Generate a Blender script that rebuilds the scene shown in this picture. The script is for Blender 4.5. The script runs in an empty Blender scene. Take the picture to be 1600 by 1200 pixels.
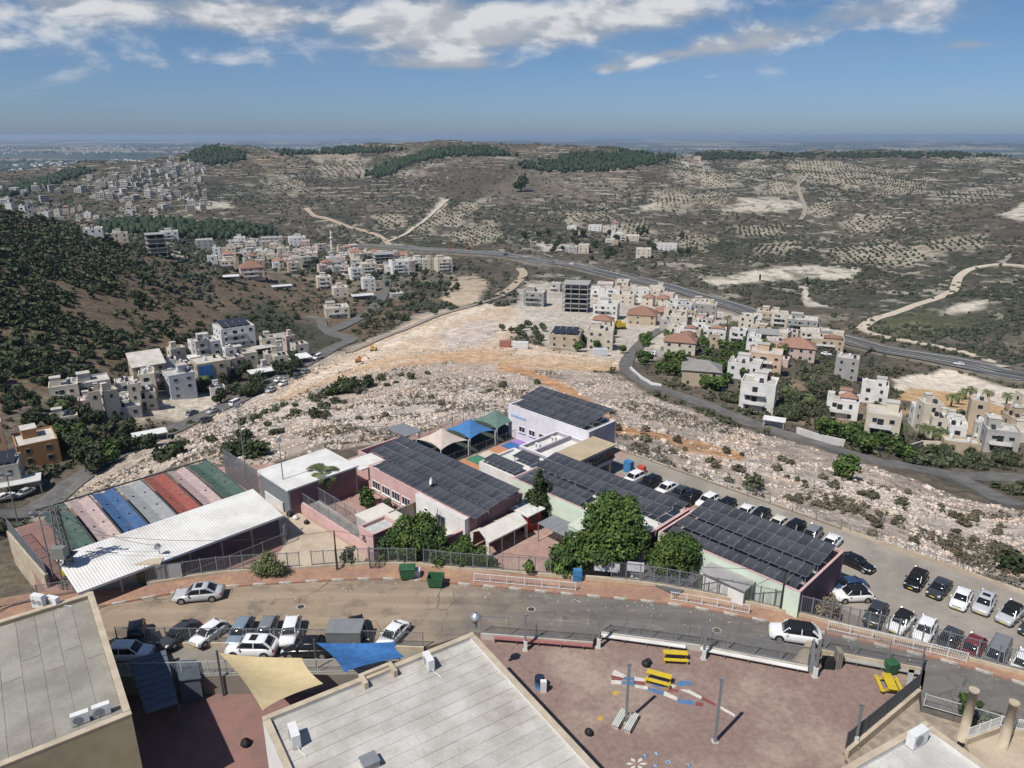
import bpy, math, random
import numpy as np
from mathutils import Vector, Matrix
R = math.radians
SC = bpy.context.scene
COL = SC.collection
# ------------------------------------------------------------------ camera
F = 1148.0; TH = R(18.7); CZ = 43.0          # focal length in photo pixels (1600 wide), pitch, height above the street
cd = bpy.data.cameras.new('camera'); cam = bpy.data.objects.new('camera', cd); COL.objects.link(cam)
cam.location = (0, 0, CZ); cam.rotation_euler = (R(90) - TH, 0, 0)
cd.sensor_width = 36; cd.lens = 36 * F / 1600; cd.clip_start = 1; cd.clip_end = 300000
SC.camera = cam
# ------------------------------------------------------------------ world, sun, exposure
SUN_EL, SUN_AZ = 54.5, 225.0
W = bpy.data.worlds.new('World'); SC.world = W; W.use_nodes = True
nt = W.node_tree; nt.nodes.clear()
def N(t, ty, **k):
    n = t.nodes.new(ty)
    for a, b in k.items(): setattr(n, a, b)
    return n
class G:
    """tiny node-graph helper"""
    def __init__(s, t): s.t = t
    def math(s, op, a, b=0.0, c=None):
        n = N(s.t, 'ShaderNodeMath', operation=op)
        for i, x in enumerate((a, b) if c is None else (a, b, c)):
            if isinstance(x, (int, float)): n.inputs[i].default_value = x
            else: s.t.links.new(x, n.inputs[i])
        return n.outputs[0]
    def mapr(s, x, a, b, c=0.0, d=1.0, smooth=True):
        n = N(s.t, 'ShaderNodeMapRange', interpolation_type='SMOOTHSTEP' if smooth else 'LINEAR')
        s.t.links.new(x, n.inputs[0])
        for i, y in enumerate((a, b, c, d)): n.inputs[i + 1].default_value = y
        return n.outputs[0]
    def noise(s, vec, scale, detail=4, rough=.55, dist=0.0):
        n = N(s.t, 'ShaderNodeTexNoise'); n.inputs['Scale'].default_value = scale
        n.inputs['Detail'].default_value = detail; n.inputs['Roughness'].default_value = rough
        n.inputs['Distortion'].default_value = dist
        if vec is not None: s.t.links.new(vec, n.inputs['Vector'])
        return n.outputs[0]
    def mix(s, f, a, b, blend='MIX'):
        n = N(s.t, 'ShaderNodeMix', data_type='RGBA', blend_type=blend)
        for i, x in ((0, f), (6, a), (7, b)):
            if isinstance(x, (int, float)): n.inputs[i].default_value = x
            elif isinstance(x, tuple): n.inputs[i].default_value = (*x[:3], 1)
            else: s.t.links.new(x, n.inputs[i])
        return n.outputs[2]
    def comb(s, x, y, z):
        n = N(s.t, 'ShaderNodeCombineXYZ')
        for i, v in enumerate((x, y, z)):
            if isinstance(v, (int, float)): n.inputs[i].default_value = v
            else: s.t.links.new(v, n.inputs[i])
        return n.outputs[0]
g = G(nt)
sky = N(nt, 'ShaderNodeTexSky', sky_type='NISHITA', sun_disc=False)
sky.sun_elevation = R(SUN_EL); sky.sun_rotation = R(SUN_AZ); sky.altitude = 300
sky.air_density = 1.0; sky.dust_density = 0.6; sky.ozone_density = 2.0
tc = N(nt, 'ShaderNodeTexCoord'); sp = N(nt, 'ShaderNodeSeparateXYZ'); nt.links.new(tc.outputs['Generated'], sp.inputs[0])
az = g.math('ARCTAN2', sp.outputs[0], sp.outputs[1]); el = g.math('ARCSINE', sp.outputs[2])
def cloudfield(dz):                                   # cumulus field over azimuth / elevation, same law all round the sky
    e = g.math('ADD', el, dz)
    v = g.comb(g.math('MULTIPLY', az, 1.0), g.math('MULTIPLY', e, 2.3), 0.37)
    return g.noise(v, 7.0, 7, .56, .25)
def bank(a0, e0, sa, se, amp):                        # one cumulus bank
    da = g.math('MULTIPLY', g.math('SUBTRACT', az, a0), 1 / sa); de = g.math('MULTIPLY', g.math('SUBTRACT', el, e0), 1 / se)
    q = g.math('ADD', g.math('MULTIPLY', da, da), g.math('MULTIPLY', de, de))
    return g.math('MULTIPLY', g.math('EXPONENT', g.math('MULTIPLY', q, -1.0)), amp)
n0 = cloudfield(0.0); n1 = cloudfield(0.018)
cov = None
for b in ((-.09, .125, .12, .036, .34), (.04, .128, .12, .026, .27), (.17, .142, .10, .020, .20), (.115, .078, .05, .010, .26), (.18, .089, .06, .012, .28), (.25, .098, .07, .013, .28), (.33, .110, .07, .015, .28), (.41, .130, .08, .018, .27), (-.13, .082, .07, .009, .24), (-.04, .084, .05, .010, .18),
          (-.38, .128, .13, .022, .24), (-.50, .15, .14, .03, .20), (-.60, .105, .16, .05, .11), (-.36, .085, .06, .012, .14), (-.30, .132, .05, .012, .14), (.52, .092, .03, .007, .26), (.245, .068, .02, .005, .2),
          (.20, .22, .35, .05, .22), (-.5, .25, .3, .06, .22), (1.4, .2, .5, .1, .2), (2.6, .25, .6, .12, .2), (-1.5, .2, .5, .1, .2), (-2.5, .3, .5, .1, .2)):
    x = bank(*b); cov = x if cov is None else g.math('ADD', cov, x)
dens = g.math('ADD', n0, cov)
alpha = g.math('MULTIPLY', g.mapr(dens, .60, .84), g.mapr(el, .03, .085))
lit = g.mapr(g.math('SUBTRACT', n0, n1), -.05, .09)
thick = g.mapr(dens, .68, .95)
ccol = g.mix(lit, (4.2, 4.6, 5.3), (8.8, 8.8, 8.9))
ccol = g.mix(g.math('MULTIPLY', thick, .35), ccol, (7.8, 7.9, 8.1))
veil = g.math('MULTIPLY', g.mapr(g.noise(g.comb(az, g.math('MULTIPLY', el, 3.0), 1.7), 3.0, 4), .45, .75), g.math('MULTIPLY', g.mapr(el, .05, .12), .42))
skyc = g.mix(1.0, sky.outputs[0], g.mix(g.mapr(el, 0.0, .16), (.52, .70, 1.12), (.50, .66, .88)), 'MULTIPLY')
c1 = g.mix(veil, skyc, (4.2, 4.7, 5.4))
c2 = g.mix(g.math('MULTIPLY', alpha, .93), c1, ccol)
bg = N(nt, 'ShaderNodeBackground'); bg.inputs[1].default_value = 0.085
nt.links.new(c2, bg.inputs[0])
wo = N(nt, 'ShaderNodeOutputWorld'); nt.links.new(bg.outputs[0], wo.inputs[0])
ld = bpy.data.lights.new('sun', 'SUN'); sun = bpy.data.objects.new('sun', ld); COL.objects.link(sun)
ld.energy = 4.7; ld.angle = R(.53); ld.color = (1.0, .955, .88)
sdir = Vector((math.sin(R(SUN_AZ)) * math.cos(R(SUN_EL)), math.cos(R(SUN_AZ)) * math.cos(R(SUN_EL)), math.sin(R(SUN_EL))))
sun.location = sdir * 200; sun.rotation_euler = (-sdir).to_track_quat('-Z', 'Y').to_euler()
vs = SC.view_settings; vs.view_transform = 'Standard'; vs.look = 'None'; vs.exposure = 0.0; vs.gamma = 1.0; vs.use_curve_mapping = False
cy = SC.cycles
cy.max_bounces = 5; cy.diffuse_bounces = 2; cy.glossy_bounces = 2; cy.transmission_bounces = 3; cy.volume_bounces = 0
cy.transparent_max_bounces = 6; cy.caustics_reflective = False; cy.caustics_refractive = False
cy.use_adaptive_sampling = True; cy.adaptive_threshold = .02; cy.use_denoising = True
try: cy.denoiser = 'OPENIMAGEDENOISE'
except Exception: pass

# ------------------------------------------------------------------ helpers
rnd = random.Random(7); nr = np.random.default_rng(11)
def ray(u, v):
    a = (u - 800) / F; b = (v - 600) / F
    return Vector((a, math.cos(TH) - b * math.sin(TH), -(math.sin(TH) + b * math.cos(TH))))
def P(u, v, z=0.0):                                   # point at height z seen at photo pixel u, v
    d = ray(u, v); return Vector((0, 0, CZ)) + d * ((z - CZ) / d.z)
def tag(o, label=None, cat=None, group=None, kind=None):
    for k, v in (('label', label), ('category', cat), ('group', group), ('kind', kind)):
        if v: o[k] = v
    return o
def link(name, me, parent=None, loc=None, rz=0.0):
    o = bpy.data.objects.new(name, me); COL.objects.link(o)
    if parent is not None: o.parent = parent
    if loc is not None: o.location = loc
    if rz: o.rotation_euler = (0, 0, rz)
    return o
def thing(name, loc, rz=0.0, label=None, cat=None, group=None):
    return tag(link(name, None, None, loc, rz), label, cat, group)
def copy_tree(o, parent=None):
    c = o.copy(); COL.objects.link(c); c.parent = parent
    for ch in list(o.children): copy_tree(ch, c)
    return c
class MB:
    def __init__(s): s.v = []; s.f = []; s.m = []
    def add(s, vs, fs, m=0, M=None):
        o = len(s.v)
        s.v += [tuple(M @ Vector(p)) if M is not None else tuple(p) for p in vs]
        for f in fs: s.f.append([i + o for i in f]); s.m.append(m)
        return s
    def box(s, cx, cy, z0, sx, sy, h, m=0, rz=0.0, taper=1.0, M=None):   # centre x,y, bottom z, sizes
        c, n = math.cos(rz), math.sin(rz); V = []
        for z, k in ((z0, 1.0), (z0 + h, taper)):
            for a, b in ((-1, -1), (1, -1), (1, 1), (-1, 1)):
                x = a * sx / 2 * k; y = b * sy / 2 * k; V.append((cx + x * c - y * n, cy + x * n + y * c, z))
        return s.add(V, [(3, 2, 1, 0), (4, 5, 6, 7), (0, 1, 5, 4), (1, 2, 6, 5), (2, 3, 7, 6), (3, 0, 4, 7)], m, M)
    def prism(s, pts, z0, z1, m=0):                    # vertical prism over plan points (ccw)
        n = len(pts); V = [(p[0], p[1], z0 if not callable(z0) else z0(p)) for p in pts] + [(p[0], p[1], z1 if not callable(z1) else z1(p)) for p in pts]
        return s.add(V, [tuple(range(n))[::-1], tuple(range(n, 2 * n))] + [(i, (i + 1) % n, n + (i + 1) % n, n + i) for i in range(n)], m)
    def bar(s, a, b, w, h=None, m=0, up=(0, 0, 1)):    # square bar a -> b
        a = Vector(a); b = Vector(b); d = (b - a).normalized(); h = h or w
        u = Vector(up); 
        if abs(d.dot(u)) > .95: u = Vector((1, 0, 0))
        x = d.cross(u).normalized() * (w / 2); y = x.cross(d).normalized() * (h / 2)
        V = [p + i * x + j * y for p in (a, b) for i, j in ((-1, -1), (1, -1), (1, 1), (-1, 1))]
        return s.add(V, [(0, 1, 2, 3), (7, 6, 5, 4), (4, 5, 1, 0), (5, 6, 2, 1), (6, 7, 3, 2), (7, 4, 0, 3)], m)
    def tube(s, pts, rad, n=8, m=0, cap=True):         # round tube through points, rad number or list
        pts = [Vector(p) for p in pts]; rr = rad if isinstance(rad, (list, tuple)) else [rad] * len(pts); V = []; fs = []
        for i, p in enumerate(pts):
            d = (pts[min(i + 1, len(pts) - 1)] - pts[max(i - 1, 0)]).normalized()
            u = Vector((0, 0, 1)) if abs(d.z) < .9 else Vector((1, 0, 0))
            x = d.cross(u).normalized(); y = x.cross(d)
            V += [p + (x * math.cos(k * 2 * math.pi / n) + y * math.sin(k * 2 * math.pi / n)) * rr[i] for k in range(n)]
        for i in range(len(pts) - 1):
            for k in range(n):
                a = i * n + k; b = i * n + (k + 1) % n; fs.append((a, b, b + n, a + n))
        if cap: fs += [tuple(range(n)), tuple(range((len(pts) - 1) * n, len(pts) * n))[::-1]]
        return s.add(V, fs, m)
    def quad(s, a, b, c, d, m=0): return s.add([a, b, c, d], [(0, 1, 2, 3)], m)
    def mesh(s, name, mats, smooth=False):
        me = bpy.data.meshes.new(name); me.from_pydata([tuple(p) for p in s.v], [], s.f)
        for x in (mats if isinstance(mats, (list, tuple)) else [mats]): me.materials.append(x)
        if len(me.materials) > 1: me.polygons.foreach_set('material_index', s.m)
        if smooth: me.polygons.foreach_set('use_smooth', [True] * len(s.f))
        me.update(); return me
    def build(s, name, mats, parent=None, smooth=False, loc=None, rz=0.0):
        return link(name, s.mesh(name, mats, smooth), parent, loc, rz)
def npmesh(name, V, T, mat, smooth=False, col=None):    # fast mesh from arrays (tris or quads)
    me = bpy.data.meshes.new(name); k = T.shape[1]
    me.vertices.add(len(V)); me.vertices.foreach_set('co', np.ascontiguousarray(V, np.float32).ravel())
    me.loops.add(T.size); me.loops.foreach_set('vertex_index', np.ascontiguousarray(T, np.int32).ravel())
    me.polygons.add(len(T)); me.polygons.foreach_set('loop_start', np.arange(0, T.size, k, dtype=np.int32))
    if smooth: me.polygons.foreach_set('use_smooth', np.ones(len(T), bool))
    me.update(calc_edges=True)
    if col is not None:
        a = me.color_attributes.new('col', 'FLOAT_COLOR', 'POINT')
        a.data.foreach_set('color', np.ascontiguousarray(np.c_[col, np.ones(len(col))] if col.shape[1] == 3 else col, np.float32).ravel())
    me.materials.append(mat); return me
# ------------------------------------------------------------------ materials
MATS = {}
def mat(name, c, rough=.8, var=.12, scale=1.5, c2=None, spec=.3, metal=0.0, bump=0.0, bscale=20, rand=0.0, lo=.35, hi=.65, stretch=None, dirt=0.0):
    """procedural surface: base colour, cloudy variation towards c2, fine grain, optional bump"""
    if name in MATS: return MATS[name]
    m = bpy.data.materials.new(name); m.use_nodes = True; t = m.node_tree; b = t.nodes['Principled BSDF']; q = G(t)
    tc = N(t, 'ShaderNodeTexCoord'); vec = tc.outputs['Object']
    if stretch:
        mp = N(t, 'ShaderNodeMapping'); mp.inputs['Scale'].default_value = stretch; t.links.new(vec, mp.inputs[0]); vec = mp.outputs[0]
    c2 = c2 or tuple(x * (1 - 2 * var) for x in c)
    n = q.noise(vec, scale, 5, .6); col = q.mix(q.mapr(n, lo, hi), c, c2)
    fine = q.noise(vec, scale * 14, 3, .6); k = q.mapr(fine, .3, .7, 1 - var, 1 + var, False)
    col = q.mix(1.0, col, q.comb(k, k, k), 'MULTIPLY')
    if dirt:
        dn = q.mapr(q.noise(vec, scale * .45, 6, .7), .5, .68); col = q.mix(q.math('MULTIPLY', dn, dirt), col, tuple(x * .45 for x in (.5, .42, .33)))
    if rand:
        oi = N(t, 'ShaderNodeObjectInfo'); k = q.mapr(oi.outputs['Random'], 0, 1, 1 - rand, 1 + rand, False); col = q.mix(1.0, col, q.comb(k, k, k), 'MULTIPLY')
    t.links.new(col, b.inputs['Base Color']); b.inputs['Roughness'].default_value = rough
    b.inputs['Specular IOR Level'].default_value = spec; b.inputs['Metallic'].default_value = metal
    if bump:
        bn = N(t, 'ShaderNodeBump'); bn.inputs['Strength'].default_value = bump; bn.inputs['Distance'].default_value = .1
        t.links.new(q.noise(vec, bscale, 4), bn.inputs['Height']); t.links.new(bn.outputs[0], b.inputs['Normal'])
    MATS[name] = m; return m
# ================================================================== TERRAIN
CTRL = [  # photo pixel u, v and ground height z (street = 0)
 (200,1100,-3),(800,1100,-3),(1400,1100,-3),(800,930,-3),(300,930,-3),(1200,930,-3.5),(-100,1000,-3),(1700,1000,-3.5),
 (860,690,-5),(620,700,-6),(400,735,-7),(950,740,-5),(1150,800,-4.5),(1330,850,-4.5),(1600,930,-4.5),(20,890,-5),
 (560,660,-13),(700,640,-17),(400,690,-15),(300,690,-25),(200,745,-26),(450,640,-28),(600,600,-32),(600,560,-42),(700,500,-54),(760,470,-58),
 (850,570,-36),(850,600,-28),(950,650,-16),(1000,620,-27),(1000,590,-36),(1100,640,-28),(1200,670,-26),(1400,720,-25),(1600,780,-24),
 (1200,740,-12),(1400,800,-10),(1600,850,-10),
 (1180,640,-33),(1350,690,-31),(1550,700,-32),(1100,560,-43),(1300,600,-43),(1450,630,-41),(1590,640,-42),(1200,520,-52),(1000,500,-55),(900,500,-54),
 (1600,590,-68),(1400,555,-70),(1330,540,-71),(1150,485,-71),(1000,440,-72),(900,415,-72),(800,402,-72),(640,392,-74),
 (560,450,-62),(400,430,-56),(300,400,-46),(600,420,-69),(450,400,-66),(700,430,-70),(520,530,-51),(30,800,-37),(130,745,-38),(380,625,-43),(250,685,-40),
 (60,690,-37),(200,620,-39),(370,530,-44),(420,560,-46),(100,560,-32),(100,500,-28),(100,450,-22),(50,400,-15),(20,350,-6),(0,325,0),(-100,340,4),(-100,600,-30),
 (200,500,-35),(250,430,-33),(300,470,-43),(200,380,-26),(300,395,-40)]
CTR2 = [  # photo pixel u, v and distance along the optical axis
 (100,310,1150),(0,305,1100),(130,264,1600),(200,300,1150),(250,350,850),(330,225,1900),(250,252,1700),(400,300,1300),(450,247,1900),(570,227,2000),(700,223,1700),(640,236,1650),
 (650,262,1500),(650,300,1250),(650,350,960),(450,340,1000),(960,232,1750),(900,300,1250),(900,350,980),(1050,243,1800),(1200,242,2300),(1200,300,1250),(1200,350,950),
 (1150,420,660),(1400,242,2600),(1400,300,1250),(1400,350,880),(1400,420,640),(1590,252,1900),(1590,330,850),(1590,420,600),(1590,500,450),(1300,480,520),(1000,380,850),(500,360,900),(1750,420,560),(1750,300,1200)]
CTR3 = [(-60,700,-35),(150,800,-58),(-100,2600,-120),(150,3000,-120),(330,2700,-90),(600,3000,-90),(700,2700,-80),(900,2900,-90),(1050,3000,-80),(1300,3600,-100),(1600,3200,-100),(1800,3200,-100),
        (60,101,-16),(60,118,-25),(60,134,-33),(0,98,-16),(0,115,-26),(0,131,-34),(-80,95,-16),(-80,125,-33),(120,110,-16),(120,130,-26),(-300,300,-20),(1900,300,-50),(-300,1200,-60),(1900,1200,-50),(-300,100,-8),(1900,100,-6)]   # hidden ground: pixel column, distance, height
cp = []
for u, v, z in CTRL: p = P(u, v, z); cp.append((p.x, p.y, z))
for u, v, t in CTR2: d = ray(u, v); cp.append((d.x * t, d.y * t, CZ + d.z * t))
for u, t, z in CTR3: a = (u - 800) / F; cp.append((a * t, t, z))
cp = np.array(cp)
def warp(x, y): return np.stack([np.arctan2(x, np.maximum(y, 1e-6)) * 3.6, np.log(np.maximum(np.hypot(x, y), 20.0)) * 1.5], -1)
def tps(d2): return np.where(d2 > 1e-12, d2 * np.log(np.maximum(d2, 1e-12)), 0)
Q = warp(cp[:, 0], cp[:, 1]); n_ = len(Q)
A_ = np.zeros((n_ + 3, n_ + 3)); A_[:n_, :n_] = tps(((Q[:, None] - Q[None]) ** 2).sum(-1)) + np.eye(n_) * .02
A_[:n_, n_] = 1; A_[:n_, n_ + 1:] = Q; A_[n_, :n_] = 1; A_[n_ + 1:, :n_] = Q.T
WT = np.linalg.solve(A_, np.r_[cp[:, 2], 0, 0, 0])
def hash2(i, j, s):
    h = (i * 374761393 + j * 668265263 + s * 974711) & 0x7fffffff; h = ((h ^ (h >> 13)) * 1274126177) & 0x7fffffff
    return ((h ^ (h >> 16)) & 0xffff) / 65535.0
def vnoise(x, y, s=0):
    i = np.floor(x).astype(np.int64); j = np.floor(y).astype(np.int64); fx = x - i; fy = y - j
    fx = fx * fx * (3 - 2 * fx); fy = fy * fy * (3 - 2 * fy)
    a = hash2(i, j, s); b = hash2(i + 1, j, s); c = hash2(i, j + 1, s); d = hash2(i + 1, j + 1, s)
    return a + (b - a) * fx + (c - a) * fy + (a - b - c + d) * fx * fy
def fbm(x, y, s=0, o=4):
    v = 0; a = .5; t = 0
    for k in range(o): v = v + a * vnoise(x, y, s + k); t += a; x = x * 2.03 + 17.1; y = y * 2.03 + 5.3; a *= .5
    return v / t
PLAT = np.array([(-75,-30),(-75,40),(-52,58),(-62,80),(-44,98),(-33,88),(-26,94),(-17,99),(-2,113),(2,117),(16,103),(22,97),(50,68),(75,48),(75,-30)], float)
def inpoly(x, y, poly):
    r = np.zeros(np.shape(x), bool); n = len(poly)
    for i in range(n):
        x1, y1 = poly[i]; x2, y2 = poly[(i + 1) % n]
        c = ((y1 > y) != (y2 > y)); r ^= c & (x < (x2 - x1) * (y - y1) / ((y2 - y1) + 1e-12) + x1)
    return r
def polydist(x, y, poly, closed=True):
    d = np.full(np.shape(x), 1e9); n = len(poly)
    for i in range(n if closed else n - 1):
        x1, y1 = poly[i]; x2, y2 = poly[(i + 1) % n]; dx, dy = x2 - x1, y2 - y1
        t = np.clip(((x - x1) * dx + (y - y1) * dy) / (dx * dx + dy * dy + 1e-12), 0, 1)
        d = np.minimum(d, np.hypot(x - x1 - t * dx, y - y1 - t * dy))
    return d
def Hn(x, y):
    x = np.asarray(x, float); y = np.asarray(y, float); sh = x.shape; x = x.ravel(); y = y.ravel(); r = np.hypot(x, y)
    q = warp(x, y); z = np.empty(len(x))
    for s in range(0, len(x), 20000):
        e = slice(s, s + 20000); z[e] = tps(((q[e, None] - Q[None]) ** 2).sum(-1)) @ WT[:n_] + WT[n_] + q[e] @ WT[n_ + 1:]
    far = np.clip((r - 2600) / 3500, 0, 1); far = far * far * (3 - 2 * far)
    plain = -150 + 75 * np.clip(fbm(x / 5200, y / 3000, 3) - .52, 0, 1) * 4 * np.clip((r - 7000) / 6000, 0, 1)
    z = z * (1 - far) + plain * far
    amp = np.clip((r - 90) / 500, 0, 1)
    z = z + amp * (fbm(x / 60, y / 60, 9) - .5) * 7 + np.clip((r - 600) / 800, 0, 1) * (1 - far) * ((fbm(x / 170, y / 170, 5) - .5) * 34 + (.5 - np.abs(fbm(x / 420, y / 420, 15, 3) - .5) * 2) * 34 - 9)
    k = r < 260
    if k.any():
        xx, yy = x[k], y[k]; ins = inpoly(xx, yy, PLAT); d = np.where(ins, 0, polydist(xx, yy, PLAT)); w = np.clip(1 - d / 9, 0, 1); w = w * w * (3 - 2 * w)
        zz = z[k] + np.clip(d / 30, 0, 1) * (fbm(xx / 7, yy / 7, 21) - .5) * 1.6
        z[k] = zz * (1 - w) + (-4.6) * w
    return z.reshape(sh)
def H(x, y): return float(Hn(np.array([x]), np.array([y]))[0])
_T = np.exp(np.linspace(math.log(28), math.log(45000), 900))
def gr(u, v, dz=0.0):                                  # where the ground is seen at photo pixel u, v
    d = ray(u, v); x = d.x * _T; y = d.y * _T; z = CZ + d.z * _T; h = Hn(x, y) + dz; k = np.argmax(z < h)
    if k == 0: k = len(_T) - 1
    a, b = z[k - 1] - h[k - 1], z[k] - h[k]; f = a / (a - b) if a != b else 0; t = _T[k - 1] + (_T[k] - _T[k - 1]) * f
    x, y = d.x * t, d.y * t; return Vector((x, y, H(x, y)))
def lp(x, y): return np.stack([np.arctan2(x, y), np.log(np.maximum(np.hypot(x, y), 1))], -1)
def region(px):                                        # land-cover polygon: photo outline dropped on the ground, kept in bearing / log-distance
    w = [gr(u, v) for u, v in px]; return lp(np.array([p.x for p in w]), np.array([p.y for p in w]))
AZ = np.concatenate([np.linspace(-math.pi, -.80, 26)[:-1], np.linspace(-.80, .80, 640), np.linspace(.80, math.pi, 26)[1:]])
RR = np.concatenate([[2, 12], np.exp(np.linspace(math.log(24), math.log(2600), 480)), np.exp(np.linspace(math.log(2600), math.log(60000), 90))[1:]])
AA, RG = np.meshgrid(AZ, RR); TX = RG * np.sin(AA); TY = RG * np.cos(AA)
front = np.abs(AA) < 1.2
TZ = np.where(front, 0, np.where(RG > 2500, -150.0, -5.0 - 145 * np.clip(RG / 2500, 0, 1)))
TZ[front] = Hn(TX[front], TY[front])
b_ = (np.abs(AA) > .80) & front; wgt = np.clip((np.abs(AA) - .80) / .4, 0, 1)
TZ = np.where(b_, TZ * (1 - wgt) + (-5 - 145 * np.clip(RG / 2500, 0, 1)) * wgt, TZ)
# ---- land cover colours (what the ground is made of)
LX = lp(TX, TY); la, lr = LX[..., 0], LX[..., 1]
f1 = fbm(TX / 40, TY / 40, 31); f2 = fbm(TX / 9, TY / 9, 33); f3 = fbm(TX / 160, TY / 160, 35); f4 = fbm(TX / 420, TY / 420, 37)
def lerp(a, b, t): return a + (b - a) * t[..., None]
def C3(*c): return np.array(c, float)
def sm(x, a, b): t = np.clip((x - a) / (b - a), 0, 1); return t * t * (3 - 2 * t)
GC = np.zeros(TX.shape + (3,)); GC[:] = C3(.115, .098, .074)
GC = lerp(GC, C3(.068, .068, .050), sm(f3, .42, .62)); GC = lerp(GC, C3(.155, .13, .10), sm(f1, .52, .70) * .6)
hill = sm(RG, 480, 800) * (1 - sm(RG, 3000, 4200)); lime = sm(fbm(TX / 26, TY / 26, 41), .57, .66) * sm(f4 + f3, .92, 1.12)
GC = lerp(GC, C3(.42, .385, .32), lime * hill * .75)
pl = sm(RG, 3000, 5000); fld = fbm(TX / 1500, TY / 420, 51, 3)
GC = lerp(GC, C3(.10, .115, .085), pl); GC = lerp(GC, C3(.34, .28, .20), pl * sm(fld, .56, .64)); GC = lerp(GC, C3(.05, .065, .045), pl * sm(fld, .46, .40))
RK = np.zeros(TX.shape)                                 # how rocky
def paint(px, col, amt=1.0, soft=.012, noise=0.0, rock=None, closed=True, width=None):
    """give the ground inside an outline its own soil colour; soft, ragged edge"""
    global GC
    pg = region(px); x0, x1 = pg[:, 0].min() - .03, pg[:, 0].max() + .03; y0, y1 = pg[:, 1].min() - .12, pg[:, 1].max() + .12
    k = (la > x0) & (la < x1) & (lr > y0) & (lr < y1)
    a = la[k] * 3; l = lr[k]; pp = pg * np.array([3, 1])
    if width: w = 1 - sm(polydist(a, l, pp, False) + (f2[k] - .5) * noise, width * .6, width)
    else:
        ins = inpoly(a, l, pp); d = polydist(a, l, pp); d = np.where(ins, -d, d); w = 1 - sm(d + (f2[k] - .5) * noise + (f1[k] - .5) * noise, -soft, soft)
    w = w * amt; GC[k] = lerp(GC[k], C3(*col), w)
    if rock is not None: RK[k] = RK[k] * (1 - w) + rock * w
# left hill, brown lower slope
paint([(-60,690),(120,600),(280,560),(330,500),(420,470),(560,540),(700,470),(560,440),(420,410),(300,400),(120,330),(-60,330)], (.150,.112,.078), .9, .05, .1)
# near rocky slope between the school and the valley roads
paint([(-40,870),(60,790),(150,735),(300,660),(420,600),(560,540),(700,480),(790,520),(800,560),(970,585),(1010,610),(1130,660),(1300,710),(1620,790),(1620,960),(1330,860),(1100,770),(950,720),(900,700),(860,690),(640,690),(500,700),(400,730),(320,725),(60,805),(-40,860)], (.40,.33,.27), 1, .02, .06, .75)
for px in ([(470,650),(560,625),(700,600),(790,615),(780,650),(640,675),(500,690)], [(950,640),(1100,690),(1300,750),(1620,800),(1620,840),(1400,790),(1200,745),(1000,690)], [(350,640),(420,610),(560,600),(480,640),(380,690),(250,730)],
           [(960,700),(1150,750),(1330,820),(1330,850),(1150,790),(980,730)]):
    paint(px, (.56,.485,.425), .85, .03, .12, 1.0)
paint([(900,640),(1000,655),(1130,690),(1100,705),(980,690),(890,665)], (.24,.20,.165), .6, .03, .1)
# orange dirt track across the rocks
paint([(790,575),(830,585),(880,605),(935,640),(960,668),(1020,680),(1090,697),(1150,712)], (.50,.285,.15), 1, noise=.03, width=.045, rock=.05)
paint([(1040,690),(1100,695),(1160,712),(1120,716),(1060,705)], (.47,.29,.165), .9, .02, .05, .1)
# earthworks
paint([(560,545),(640,505),(730,478),(800,480),(840,495),(800,530),(870,545),(970,552),(985,580),(860,575),(760,562),(680,568),(600,580),(520,600),(440,625),(400,640),(470,590)], (.57,.445,.325), 1, .012, .04, .34)
for px, c in (([(480,596),(560,562),(640,525),(720,492),(770,476)], (.68,.58,.46)), ([(450,622),(540,585),(620,560),(700,556),(800,560)], (.50,.335,.20)), ([(700,540),(760,525),(800,505),(830,498)], (.68,.59,.48)), ([(820,552),(900,560),(970,570)], (.66,.52,.38)), ([(600,576),(700,562),(840,570),(960,576)], (.46,.29,.165)), ([(740,500),(752,520),(745,540),(770,552)], (.62,.47,.32))):
    paint(px, c, .75, noise=.05, width=.03, rock=.25)
paint([(640,556),(740,545),(800,548),(790,560),(700,566)], (.50,.33,.20), .8, .02, .05, .05)
paint([(700,560),(860,556),(975,570),(960,582),(840,576),(740,570)], (.53,.36,.22), .6, .02, .05, .05)
paint([(690,520),(740,500),(780,505),(770,535),(700,548)], (.53,.46,.41), .8, .02, .06, .8)
paint([(705,440),(735,425),(765,440),(750,470),(720,480),(690,470)], (.50,.40,.29), .9, .015, .04, .2)
paint([(820,440),(1000,450),(1120,480),(1200,500),(1010,560),(940,560),(850,540),(800,510)], (.55,.49,.42), .85, .03, .06, .15)
paint([(1390,590),(1480,575),(1620,610),(1620,650),(1500,625),(1400,610)], (.66,.58,.47), 1, .012, .03, .1)
paint([(1420,605),(1500,615),(1580,640),(1560,655),(1480,640),(1400,625)], (.52,.35,.19), 1, .012, .03, 0)
paint([(1400,640),(1560,655),(1620,680),(1560,690),(1450,660)], (.46,.33,.20), .8, .02, .04, 0)
paint([(1150,580),(1330,610),(1400,660),(1330,680),(1200,650)], (.27,.20,.13), .7, .03, .06)
paint([(240,615),(330,615),(360,640),(300,660),(230,645)], (.52,.46,.38), .9, .015, .03)
paint([(190,640),(260,625),(280,650),(220,670)], (.44,.38,.30), .6, .02, .03)
paint([(250,390),(420,375),(700,395),(720,430),(560,470),(480,440),(330,420)], (.26,.215,.165), .6, .04, .08)
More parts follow.
